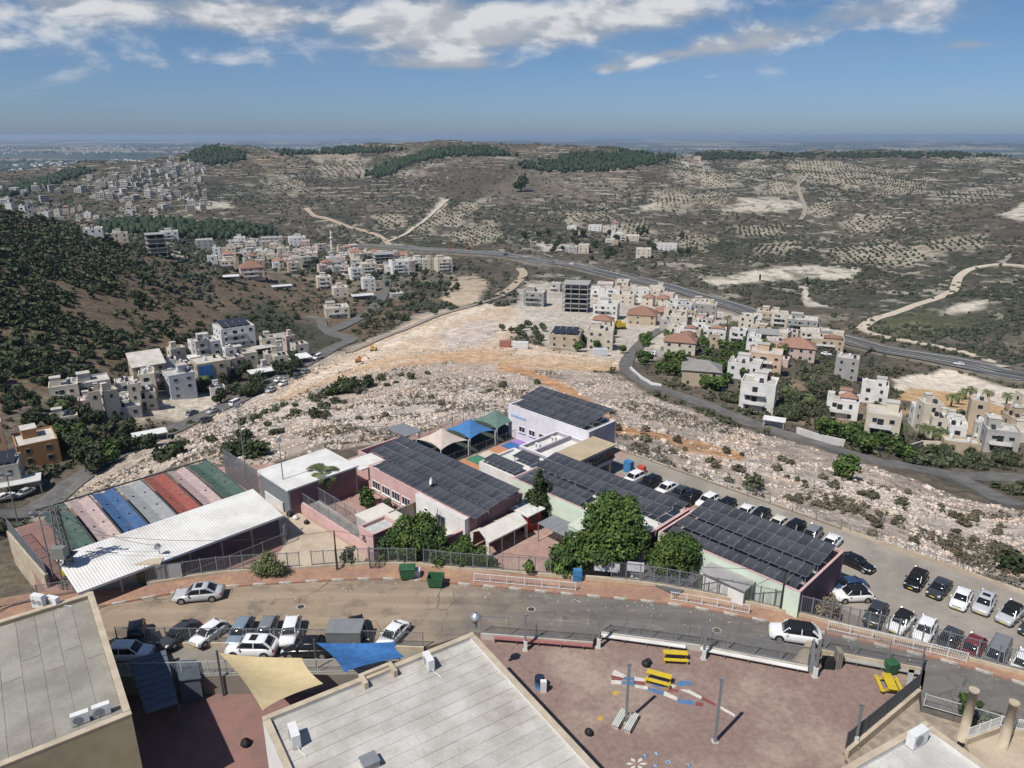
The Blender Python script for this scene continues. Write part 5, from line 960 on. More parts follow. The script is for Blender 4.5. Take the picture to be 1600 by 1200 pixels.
def car_meshes(kind, col, dark_roof):
    key = (kind, col, dark_roof)
    if key in CM: return CM[key]
    L, Wd, Hh, prof, cab, belt, wr = KIND[kind]; pm = paint(col, PAINTS[col]); hw = Wd / 2
    secs = []
    for x, zb, zt in prof:
        e = min(1, .80 + .20 * min(1, min(x, L - x) / .45)); w = hw * e
        secs.append([(x - L / 2, y, z) for y, z in ((-w * .86, zb), (-w * .98, zb + .08), (-w, zb + (zt - zb) * .45), (-w * .985, zb + (zt - zb) * .78), (-w * .90, zt - .02), (-w * .6, zt + .03), (w * .6, zt + .03), (w * .90, zt - .02), (w * .985, zb + (zt - zb) * .78), (w, zb + (zt - zb) * .45), (w * .98, zb + .08), (w * .86, zb))])
    body = loft(secs).mesh('body', pm, True)
    x0, x1, x2, x3 = [v - L / 2 for v in cab]; wb, wt = hw * .885, hw * .70
    def ring(xa, xb, w, z, r):
        return [(xa, -w + r, z), (xa + r * .3, -w + r * .25, z), (xa + r * 1.2, -w, z), (xb - r * 1.2, -w, z), (xb - r * .3, -w + r * .25, z), (xb, -w + r, z), (xb, w - r, z), (xb - r * .3, w - r * .25, z), (xb - r * 1.2, w, z), (xa + r * 1.2, w, z), (xa + r * .3, w - r * .25, z), (xa, w - r, z)]
    gl_ = loft([ring(x0, x3, wb, belt - .05, .22), ring(x0 + (x1 - x0) * .55, x3 + (x2 - x3) * .55, wb + (wt - wb) * .5, belt + (Hh - belt) * .55, .22), ring(x1, x2, wt, Hh - .05, .2)]).mesh('glasshouse', CGL, True)
    rf = loft([ring(x1 - .10, x2 + .10, wt + .045, Hh - .075, .2), ring(x1 + .02, x2 - .02, wt - .03, Hh - .02, .2), ring(x1 + .35, x2 - .3, wt * .6, Hh + .0, .15)]).mesh('roof', mat('car_roof_black', (.014,.014,.016), .15, .02, 1, spec=.6) if dark_roof == 1 else pm, True)
    pil = []
    for s in (-1, 1):
        pil.append(MB().bar((x0 + .05, s * (wb - .10), belt - .05), (x1 - .02, s * (wt - .03), Hh - .06), .07)); pil.append(MB().bar((x3 - .05, s * (wb - .10), belt - .05), (x2 + .02, s * (wt - .03), Hh - .06), .12, .2))
        xm = (x1 + x2) / 2 + .05; pil.append(MB().bar((xm, s * (wb + .012), belt - .03), (xm, s * (wt + .02), Hh - .06), .07))
    pil = [x.mesh('pillar', pm) for x in pil]
    ty = MB().tube([(0, -.11, 0), (0, -.10, 0), (0, .10, 0), (0, .11, 0)], [wr * .9, wr, wr, wr * .9], 18).mesh('tyre', TYRE); ri = MB().tube([(0, -.118, 0), (0, .118, 0)], wr * .66, 12).mesh('rim', RIM); arch = MB().tube([(0, -.02, 0), (0, .02, 0)], wr * 1.14, 18).mesh('wheel_arch', BLACK)
    hl = MB().box(0, 0, 0, .34, .30, .13, taper=.8).mesh('headlight', LENS); tl = MB().box(0, 0, 0, .14, .34, .16, taper=.85).mesh('tail_light', TAIL); mi = MB().box(0, 0, 0, .16, .2, .14, taper=.85).mesh('mirror', pm)
    pt = MB().box(0, 0, 0, .02, .5, .12).mesh('number_plate', PLATE); gr_ = MB().box(0, 0, 0, .05, 1.0, .2).mesh('grille', BLACK); su = MB().box(0, 0, 0, .62, .8, .012).mesh('sunroof', mat('car_roof_black', (.014,.014,.016)))
    CM[key] = (body, gl_, rf, pil, ty, ri, arch, hl, tl, mi, pt, gr_, su); return CM[key]
def car(kind, col, front, rear, z, label, dark_roof=0, simple=False, group=None, pos=None, s=None):
    """front / rear: photo pixels of the two bumpers at about half a metre height; dark_roof 1 = black roof, 2 = sunroof"""
    if pos: c, hd = pos
    else:
        p, q = P(*front, z + .55), P(*rear, z + .55); c = (p + q) / 2; hd = math.atan2(p.y - q.y, p.x - q.x)
    L, Wd, Hh, prof, cab, belt, wr = KIND[kind]; t = thing('parked_car', Vector((c.x, c.y, z)), hd + math.pi, label, 'car', group); M_ = car_meshes(kind, col, dark_roof); s = s or (.86 if z == -1.5 else .84 if (z == 0 and c.x < -8 and c.y < 60) else 1.0); t.scale = (s, s, s)
    for nm, me in zip(('body', 'glasshouse', 'roof'), M_[:3]): link(nm, me, t)
    for me in M_[3]: link('pillar', me, t)
    for sx in (-L * .31, L * .30):
        for s in (-1, 1):
            w = link('wheel', M_[4], t, (sx, s * (Wd / 2 - .10), wr))
            link('rim', M_[5], w); link('wheel_arch', M_[6], t, (sx, s * (Wd / 2 - .012), wr + .02))
    if simple: return t
    hz = belt - .26
    for s in (-1, 1):
        link('headlight', M_[7], t, (-L / 2 + .26, s * (Wd / 2 - .27), hz - .03)); link('tail_light', M_[8], t, (L / 2 - .10, s * (Wd / 2 - .25), belt - .22)); link('mirror', M_[9], t, (cab[0] - L / 2 + .42, s * (Wd / 2 + .04), belt - .02))
    link('number_plate', M_[10], t, (-L / 2 - .01, 0, .42)); link('number_plate', M_[10], t, (L / 2 + .01, 0, .62)); link('grille', M_[11], t, (-L / 2 + .03, 0, .5))
    if dark_roof == 2: link('sunroof', M_[12], t, ((cab[1] + cab[2]) / 2 - L / 2 - .15, 0, Hh + .002))
    return t
for a in (('sedan','silver',(274,930),(347,924),0,'silver sedan driving along the street past the court',2),('suv','white',(357,1011),(432,1013),-.3,'white crossover with sunroof on the lower driveway',2),('sedan','black',(446,1012),(518,1012),-.3,'black car behind the white crossover on the lower driveway'),('hatch','white',(224,1019),(178,1020),-.3,'white car half hidden by the left block'),
          ('suv','black',(212,1002),(214,982),0,'black boxy car at the left end of the roadside row'),('sedan','dark',(262,1002),(298,977),0,'dark sedan parked askew in the roadside row'),('hatch','white',(309,1000),(343,977),0,'white hatchback parked askew in the roadside row'),('suv','steel',(368,1000),(384,974),0,'blue-grey car in the roadside row right of the white hatchback'),('suv','grey',(411,998),(422,974),0,'mid-grey car in the roadside row'),('suv','white',(450,999),(458,973),0,'white boxy car in the roadside row'),('suv','black',(564,1000),(556,970),0,'black car parked behind the grey metal box'),('sedan','white',(600,1004),(627,977),0,'white sedan at the right end of the roadside row'),
          ('suv','white',(1207,985),(1278,996),0,'white crossover with black roof driving on the street by the playground gate',1),('suv','white',(1307,930),(1359,928),-1.5,'white car with black roof beside the purple gable',1),('sedan','blue',(1306,915),(1345,912),-1.5,'dark blue car half hidden by the purple gable'),('sedan','black',(1360,888),(1315,868),-1.5,'black sedan parked across the lane behind the purple gable'),
          ('suv','black',(1422,918),(1441,893),-1.5,'black car, first of the far row in the big car park',1),('sedan','dark',(1457,930),(1478,906),-1.5,'dark grey sedan, second of the far row in the big car park'),('sedan','white',(1495,948),(1509,921),-1.5,'white sedan, third of the far row in the big car park'),('suv','silver',(1530,957),(1546,928),-1.5,'silver-grey car, fourth of the far row in the big car park',2),('suv','silver',(1566,971),(1591,947),-1.5,'pale car with black roof, fifth of the far row in the big car park',1),('sedan','dark',(1600,992),(1630,962),-1.5,'dark car cut by the right edge of the picture'),
          ('suv','dark',(1361,971),(1376,947),-1.5,'dark grey car, first of the near row in the big car park'),('suv','white',(1397,984),(1419,960),-1.5,'white car with black roof, second of the near row in the big car park',1),('suv','white',(1438,998),(1452,971),-1.5,'all-white car, third of the near row in the big car park'),('sedan','dark',(1473,1011),(1492,986),-1.5,'charcoal sedan, fourth of the near row in the big car park'),('suv','red',(1509,1026),(1528,1001),-1.5,'dark red car, fifth of the near row in the big car park'),('van','grey',(1552,1036),(1564,1011),-1.5,'grey boxy car, sixth of the near row in the big car park'),('suv','white',(1592,1050),(1604,1026),-1.5,'white car cut by the right edge in the near row')):
    car(*a)
for k, (u, v, kd, cl, lb) in enumerate(((991,746,'suv','white','white car nearest the tan annexe in the row behind the school'),(1016,753,'suv','black','black car, second from the tan annexe behind the school'),(1041,762,'sedan','white','white car, third from the tan annexe behind the school'),(1062,769,'sedan','dark','dark car, fourth from the tan annexe behind the school'),(1079,777,'suv','black','big black car, fifth from the tan annexe behind the school'),(1106,782,'suv','white','white car, sixth from the tan annexe behind the school'),(1134,788,'hatch','black','black car, seventh from the tan annexe behind the school'),
                                       (1164,799,'sedan','white','white car behind the right-hand array, between two black cars'),(1187,806,'suv','black','black car in the middle of the row behind the right-hand array'),(1215,817,'sedan','cream','cream car in the row behind the right-hand array'),(1241,825,'suv','black','black car third from the end of the row behind the right-hand array'),(1268,835,'suv','grey','grey car second from the end of the row behind the right-hand array'),(1298,847,'sedan','white','white car at the end of the row behind the purple gable'))):
    p = P(u, v, -.9); car(kd, cl, None, None, -1.5, lb, 0, True, None, (p, R(45 + rnd.uniform(-3, 3) + 180)))
gb = thing('metal_box', P(541, 1003, 0), 0, 'grey sheet-metal skip standing in the roadside row of cars', 'skip'); MB().box(0, 0, .15, 3.0, 1.9, 1.5, taper=1.03).build('body', mat('box_steel', (.17,.18,.185), .6, .08, 1, dirt=.15), gb); MB().box(0, 0, 1.66, 3.15, 2.05, .08).build('lid', mat('box_lid', (.22,.23,.235), .6, .08, 1), gb)
for x in (-1.2, 1.2): MB().box(x, 0, 0, .3, 1.7, .15).build('skid', BLACK, gb)
# ------------------------------------------------------------------ poles, lamps, pylon
def height_to(b, vt):
    lo_, hi_ = 0, 40
    for _ in range(40):
        md = (lo_ + hi_) / 2; z = b.z + md - CZ; c = b.y * math.cos(TH) - z * math.sin(TH)
        if 600 - F * (b.y * math.sin(TH) + z * math.cos(TH)) / c > vt: lo_ = md
        else: hi_ = md
    return lo_
def lamp_pole(u, v, vt, z, label, heads=1, r_=.09, b=None, m=GALV, cat='lamp post'):
    b = b or P(u, v, z); h = height_to(b, vt); t = thing('lamp_post', b, 0, label, cat); MB().tube([(0, 0, 0), (0, 0, h)], [r_, r_ * .6], 8).build('shaft', m, t)
    for k in range(heads):
        x = (k - (heads - 1) / 2) * 1.1; hd = MB(); hd.tube([(x, 0, h - .05), (x + .06, -.25, h + .1), (x + .08, -.45, h + .02)], [.12, .34, .30], 12); hd.build('lamp_head', mat('silver', (.62,.63,.64)), t, True)
    if heads > 1: MB().bar((-.8, 0, h - .1), (.8, 0, h - .1), .08).build('crossarm', m, t)
    if heads: MB().box(0, 0, 0, .35, .35, .3).build('base', CONC, t)
    return t
lamp_pole(32, 833, 742, -4.5, 'floodlight mast with two round lamps at the far left', 2); lamp_pole(84, 905, 803, -1.2, 'double floodlight mast beside the lattice pylon', 2); lamp_pole(447, 792, 688, -1.4, 'floodlight mast in front of the white-roofed hall', 1); lamp_pole(386, 752, 635, -1.5, 'slim floodlight mast behind the right end of the court canopies', 1)
lamp_pole(254, 892, 853, .2, 'short camera pole on the fence of the court pavilion', 1, .07); lamp_pole(527, 890, 830, .13, 'dark wooden pole leaning at the school lane', 0, .11, None, mat('dark_wood', (.05,.04,.035), .9)); lamp_pole(1219, 955, 893, .13, 'dark street pole in front of the mint-green wall', 0, .11, None, mat('dark_wood', (.05,.04,.035))); lamp_pole(685, 838, 795, -1.5, 'grey pole standing behind the left bushes of the school', 0, .07)
lp_ = thing('lattice_pylon', P(112, 918, .0), 0, 'lattice power pylon with transformer at the left end of the street', 'pylon'); hP = height_to(P(112, 918, 0), 790); LAT = mat('pylon_steel', (.20,.20,.19), .7, .1, 3)
legs = []
for sx in (-1, 1):
    for sy in (-1, 1): MB().bar((sx * .55, sy * .55, 0), (sx * .22, sy * .22, hP), .12).build('leg', LAT, lp_)
nz = 14; lat = MB()
for k in range(nz):
    z0, z1 = hP * k / nz, hP * (k + 1) / nz; w0, w1 = .55 - .33 * k / nz, .55 - .33 * (k + 1) / nz
    for (ax, ay), (bx, by) in (((-1,-1),(1,-1)),((1,-1),(1,1)),((1,1),(-1,1)),((-1,1),(-1,-1))):
        lat.bar((ax * w0, ay * w0, z0), (bx * w1, by * w1, z1), .05); lat.bar((bx * w0, by * w0, z0), (ax * w1, ay * w1, z1), .05)
lat.build('lattice', LAT, lp_)
for z in (.78, .93): MB().bar((-1.5, 0, hP * z), (1.5, 0, hP * z), .12).build('crossarm', LAT, lp_)
for x in (-1.3, -.6, .6, 1.3): MB().tube([(x, 0, hP * .93), (x, 0, hP * .93 + .35)], [.06, .09], 8).build('insulator', mat('insulator', (.20,.13,.09), .4), lp_)
MB().box(0, -.6, hP * .42, 1.3, .9, 1.2).build('transformer', mat('transformer', (.23,.24,.22), .6, .1, 2), lp_); MB().box(.1, -.5, hP * .2, .6, .35, .6).build('yellow_box', YEL, lp_); MB().box(0, 0, hP * .40, 1.9, 1.5, .1).build('platform', LAT, lp_)
def wire(p, q, label, sag=.6):
    m = MB(); pts = [p.lerp(q, k / 10) - p + Vector((0, 0, -sag * 4 * (k / 10) * (1 - k / 10))) for k in range(11)]; m.tube(pts, .02, 5, 0, False); tag(m.build('overhead_wire', BLACK, None, False, p), label, 'wire')
pt = lp_.location + Vector((0, 0, hP * .93)); wire(pt, P(254, 853, 3.0), 'sagging wire from the lattice pylon over the white court roof', .8)
p1 = P(527, 890, .13) + Vector((0, 0, 4.6)); p2 = P(1219, 955, .13) + Vector((0, 0, 4.6)); wire(p1, p2, 'long overhead wire between the two dark poles along the street', 1.0); wire(pt + Vector((0, 0, -2)), p1, 'overhead wire from the lattice pylon to the leaning dark pole', 1.2)
# ================================================================== TOWN HOUSES
HC = dict(white=(.72,.71,.69), cream=(.62,.56,.46), tan=(.50,.41,.30), grey=(.42,.41,.39), concrete=(.34,.335,.325), bluegrey=(.47,.50,.55), salmon=(.58,.42,.30), pink=(.60,.47,.42), orange=(.42,.235,.105), stone=(.56,.50,.42))
def hm(c): return mat('house_' + c, HC[c], .9, .05, .3, tuple(x * .86 for x in HC[c]), dirt=.15, rand=.08)
HROOF = mat('house_roof', (.53,.50,.455), .92, .07, .35, (.42,.39,.35), dirt=.3, rand=.12); TILE = mat('red_tiles', (.31,.175,.125), .85, .14, 1.2, (.25,.14,.105), rand=.18); GTILE = mat('grey_tiles', (.27,.255,.24), .85, .1, 1.2)
SHEET = mat('roof_sheet', (.66,.655,.64), .7, .05, .4, (.56,.55,.53), rand=.12); WFR = mat('window_frame', (.50,.49,.47), .7); TARP = mat('blue_tarp', (.06,.20,.46), .7, .08, .6); WELL = mat('open_dark', (.03,.03,.032), .9)
PVM = mat('dark_panels', (.035,.04,.05), .3, .1, 1)
_wm = MB(); _wm.box(0, -.02, 0, 1.2, .08, 1.25, 0); _wm.box(0, -.05, .09, 1.0, .05, 1.07, 1); WIN = _wm.mesh('window', [WFR, GLASSD])
_wm = MB(); _wm.box(0, -.02, 0, 1.6, .08, 2.1, 0); _wm.box(0, -.05, .06, 1.4, .05, 1.95, 1); DOORM = _wm.mesh('balcony_door', [WFR, GLASSD])
TANK = MB().tube([(0, 0, .0), (0, 0, .12), (0, 0, 1.1), (0, 0, 1.25)], [.3, .5, .5, .2], 10).mesh('water_tank', mat('tank_white', (.70,.70,.69), .6))
TANKB = MB().tube([(0, 0, .0), (0, 0, .12), (0, 0, 1.1), (0, 0, 1.25)], [.3, .5, .5, .2], 10).mesh('water_tank', mat('tank_black', (.03,.03,.03), .6))
FLH = 2.85
def house(u, v, W, ratio, fl, rot, colr, opt='', label='', group=None, cat='house', hr=None, pos=None, wl=None):
    """(u, v) photo pixel where its near foot meets the ground; W overall width in photo pixels"""
    hr = hr or random.Random(int(u * 31 + v * 17)); p = pos or gr(u, v); t_ = p.y * math.cos(TH) - (p.z - CZ) * math.sin(TH); th = R(rot)
    w = 1.08 * W * t_ / F / (abs(math.cos(th)) + ratio * abs(math.sin(th))); d = w * ratio; far = t_ > 480
    back = (w * abs(math.sin(th)) + d * abs(math.cos(th))) * .5; dirv = Vector((p.x, p.y, 0)).normalized(); c = p + dirv * back * .85; zg = min(H(c.x, c.y), p.z)
    t = thing('house', Vector((c.x, c.y, zg - .3)), th + (math.atan2(-c.x, c.y) if False else 0), label, cat, group); h = fl * FLH + .3; m = hm(colr)
    up = max(0.0, H(c.x, c.y) - zg) * .25; h += up
    if 'C' in opt:                                     # open canopy / carport: roof slab on posts
        hh = 3.0 + up
        for x in (-1, 1):
            for y in (-1, 1): MB().box(x * (w / 2 - .3), y * (d / 2 - .3), 0, .25, .25, hh).build('post', hm('concrete'), t)
        MB().box(0, 0, hh, w, d, .18).build('roof', SHEET if colr != 'tan' else HROOF, t); MB().box(0, d / 2 - .25, 0, w - .8, .2, hh).build('back_wall', m, t); return t
    if 'O' in opt:                                     # unfinished frame: slabs and columns
        for k in range(fl + 1): MB().box(0, 0, .1 + k * FLH + up, w, d, .32).build('slab', m, t)
        nx, ny = max(2, int(w / 4)), max(2, int(d / 4)); cm = MB().box(0, 0, 0, .35, .35, FLH).mesh('column', m)
        for k in range(fl):
            for i in range(nx + 1):
                for j in (0, ny): link('column', cm, t, (-w / 2 + .4 + i * (w - .8) / nx, -d / 2 + .4 + j * (d - .8) / ny, .35 + up + k * FLH))
            MB().box(0, d * .1, .42 + up + k * FLH, w * .82, d * .62, FLH - .34).build('inner_wall', WELL if k % 2 == 0 else hm('concrete'), t)
        if up > .2: MB().box(0, 0, 0, w * .96, d * .96, up + .1).build('foundation', m, t)
        for i in range(4): MB().box(-w / 2 + .5 + i * (w - 1) / 3, -d / 2 + .5, h, .12, .12, 1.0).build('column_stub', m, t)
        return t
    wa = MB().box(0, 0, 0, w, d, h).build('wall', m, t)
    if 'B' in opt or (fl > 1 and 'R' not in opt and hr.random() < .35):
        nb = max(1, fl - 1); bl = w * .62
        for k in range(nb):
            b = MB().box(-w * .08, -d / 2 - .7, .3 + up + (k + 1) * FLH - .1, bl, 1.4, .2).build('balcony', hm('white') if colr != 'concrete' else m, t); MB().box(-w * .08, -d / 2 - 1.36, .3 + up + (k + 1) * FLH + .1, bl, .1, .85).build('parapet', hm('white') if colr != 'concrete' else m, b)
            link('balcony_door', DOORM, t, (-w * .08, -d / 2, .35 + up + (k + 1) * FLH))
    # windows: front, and the side that faces the camera
    for fcx, ln, rz, px_, py_ in ((0, w, 0, 0, -d / 2), (1, d, R(90), w / 2, 0), (-1, d, R(-90), -w / 2, 0)):
        if fcx == 1 and rot < -5 and far: continue
        if fcx == -1 and rot > 5 and far: continue
        n = max(1, int(ln / (4.2 if far else 3.3)))
        for k in range(fl):
            for i in range(n):
                if hr.random() < .14: continue
                s = -ln / 2 + ln * (i + .5) / n
                o = link('window', WIN, t, (px_ + (s if fcx == 0 else 0), py_ + (s if fcx else 0), .3 + up + k * FLH + 1.0), rz)
                q = hr.uniform(.8, 1.25); o.scale = (q, 1, hr.choice((1, 1, 1.15, .8)))
    if 'R' in opt or 'H' in opt:                        # hipped tile roof with eaves
        e = .45; a, b = w / 2 + e, d / 2 + e; rl = max(.1, a - b) if a > b else 0; rl2 = max(.1, b - a) if b > a else 0; hh = min(a, b) * .55
        V = [(-a,-b,h),(a,-b,h),(a,b,h),(-a,b,h),(-a,-b,h+.15),(a,-b,h+.15),(a,b,h+.15),(-a,b,h+.15),(-rl,-rl2,h+.15+hh),(rl,-rl2 if rl2 else 0,h+.15+hh),(rl,rl2,h+.15+hh),(-rl,rl2,h+.15+hh)]
        MB().add(V, [(3,2,1,0),(0,1,5,4),(1,2,6,5),(2,3,7,6),(3,0,4,7),(4,5,9,8),(5,6,10,9),(6,7,11,10),(7,4,8,11)]).build('roof', TILE if 'R' in opt else GTILE, t)
        return t
    if 'L' in opt:                                     # mono-pitch roof
        V = [(-w/2-.3,-d/2-.3,h),(w/2+.3,-d/2-.3,h),(w/2+.3,d/2+.3,h+w*.28),(-w/2-.3,d/2+.3,h+w*.28)]; MB().add(V + [(x, y, z + .2) for x, y, z in V], [(3,2,1,0),(4,5,6,7),(0,1,5,4),(1,2,6,5),(2,3,7,6),(3,0,4,7)]).build('roof', HROOF, t); MB().add([(-w/2,d/2-.2,h),(w/2,d/2-.2,h),(w/2,d/2,h),(-w/2,d/2,h),(-w/2,d/2-.2,h+w*.26),(w/2,d/2-.2,h+w*.26),(w/2,d/2,h+w*.26),(-w/2,d/2,h+w*.26)], [(3,2,1,0),(4,5,6,7),(0,1,5,4),(1,2,6,5),(2,3,7,6),(3,0,4,7)]).build('gable', m, t); return t
    rf = MB().box(0, 0, h - .02, w - .5, d - .5, .07).build('roof', HROOF, t)
    for x, y, sx, sy in ((0, -d/2+.12, w, .24), (0, d/2-.12, w, .24), (-w/2+.12, 0, .24, d-.5), (w/2-.12, 0, .24, d-.5)): MB().box(x, y, h, sx + .02, sy + .02, .55).build('parapet', m, rf)
    if 'S' in opt or hr.random() < .35:
        sx = hr.uniform(-.25, .25) * w; sy = hr.uniform(.0, .25) * d; s = MB().box(sx, sy, h, w * .36, d * .36, 2.5).build('stair_house', m, t); MB().box(sx, sy, h + 2.5, w * .40, d * .40, .15).build('roof', TILE if 'r' in opt else HROOF, s)
    if 'r' in opt: 
        a, b = w * .3, d * .22; q = Vector((w * .16, -d * .2, h)); MB().add([(q.x-a,q.y-b,h+1.2),(q.x+a,q.y-b,h+1.2),(q.x+a,q.y+b,h+1.2),(q.x-a,q.y+b,h+1.2),(q.x,q.y,h+2.6)], [(3,2,1,0),(0,1,4),(1,2,4),(2,3,4),(3,0,4)]).build('pavilion_roof', TILE, t); MB().box(q.x, q.y, h, a * 1.6, b * 1.6, 1.2).build('pavilion_wall', m, t)
    if 'P' in opt:
        for k in range(4): o = MB().add([(-w*.42+k*w*.21,-d*.4,h+.9),(-w*.42+(k+.94)*w*.21,-d*.4,h+.9),(-w*.42+(k+.94)*w*.21,d*.35,h+2.0),(-w*.42+k*w*.21,d*.35,h+2.0),(-w*.42+k*w*.21,-d*.4,h+.98),(-w*.42+(k+.94)*w*.21,-d*.4,h+.98),(-w*.42+(k+.94)*w*.21,d*.35,h+2.08),(-w*.42+k*w*.21,d*.35,h+2.08)], [(3,2,1,0),(4,5,6,7),(0,1,5,4),(1,2,6,5),(2,3,7,6),(3,0,4,7)]).build('solar_panel', PVM, t)
        for x in (-.4, .4):
            for y, hh in ((-.38, .9), (.33, 1.95)): MB().box(x * w, y * d, h, .12, .12, hh).build('panel_post', WFR, t)
    if 'K' in opt: MB().box(-w * .22, -d / 2 - .12, h * .35, w * .5, .12, h * .62).build('blue_sheet', TARP, t)
    if not far and hr.random() < .6:
        hx, hy = hr.uniform(-.3, .3) * w, hr.uniform(-.3, 0) * d; MB().add([(hx-.5,hy-.9,h+.1),(hx+.5,hy-.9,h+.1),(hx+.5,hy+.5,h+1.2),(hx-.5,hy+.5,h+1.2),(hx-.5,hy-.9,h+.2),(hx+.5,hy-.9,h+.2),(hx+.5,hy+.5,h+1.3),(hx-.5,hy+.5,h+1.3)], [(3,2,1,0),(4,5,6,7),(0,1,5,4),(1,2,6,5),(2,3,7,6),(3,0,4,7)]).build('solar_heater', PVM, t)
    for k in range(1 + (hr.random() < .6) + (not far and hr.random() < .6)):
        link('water_tank', TANK if hr.random() < .7 else TANKB, t, (hr.uniform(-.35, .35) * w, hr.uniform(-.1, .38) * d, h + .05))
    return t
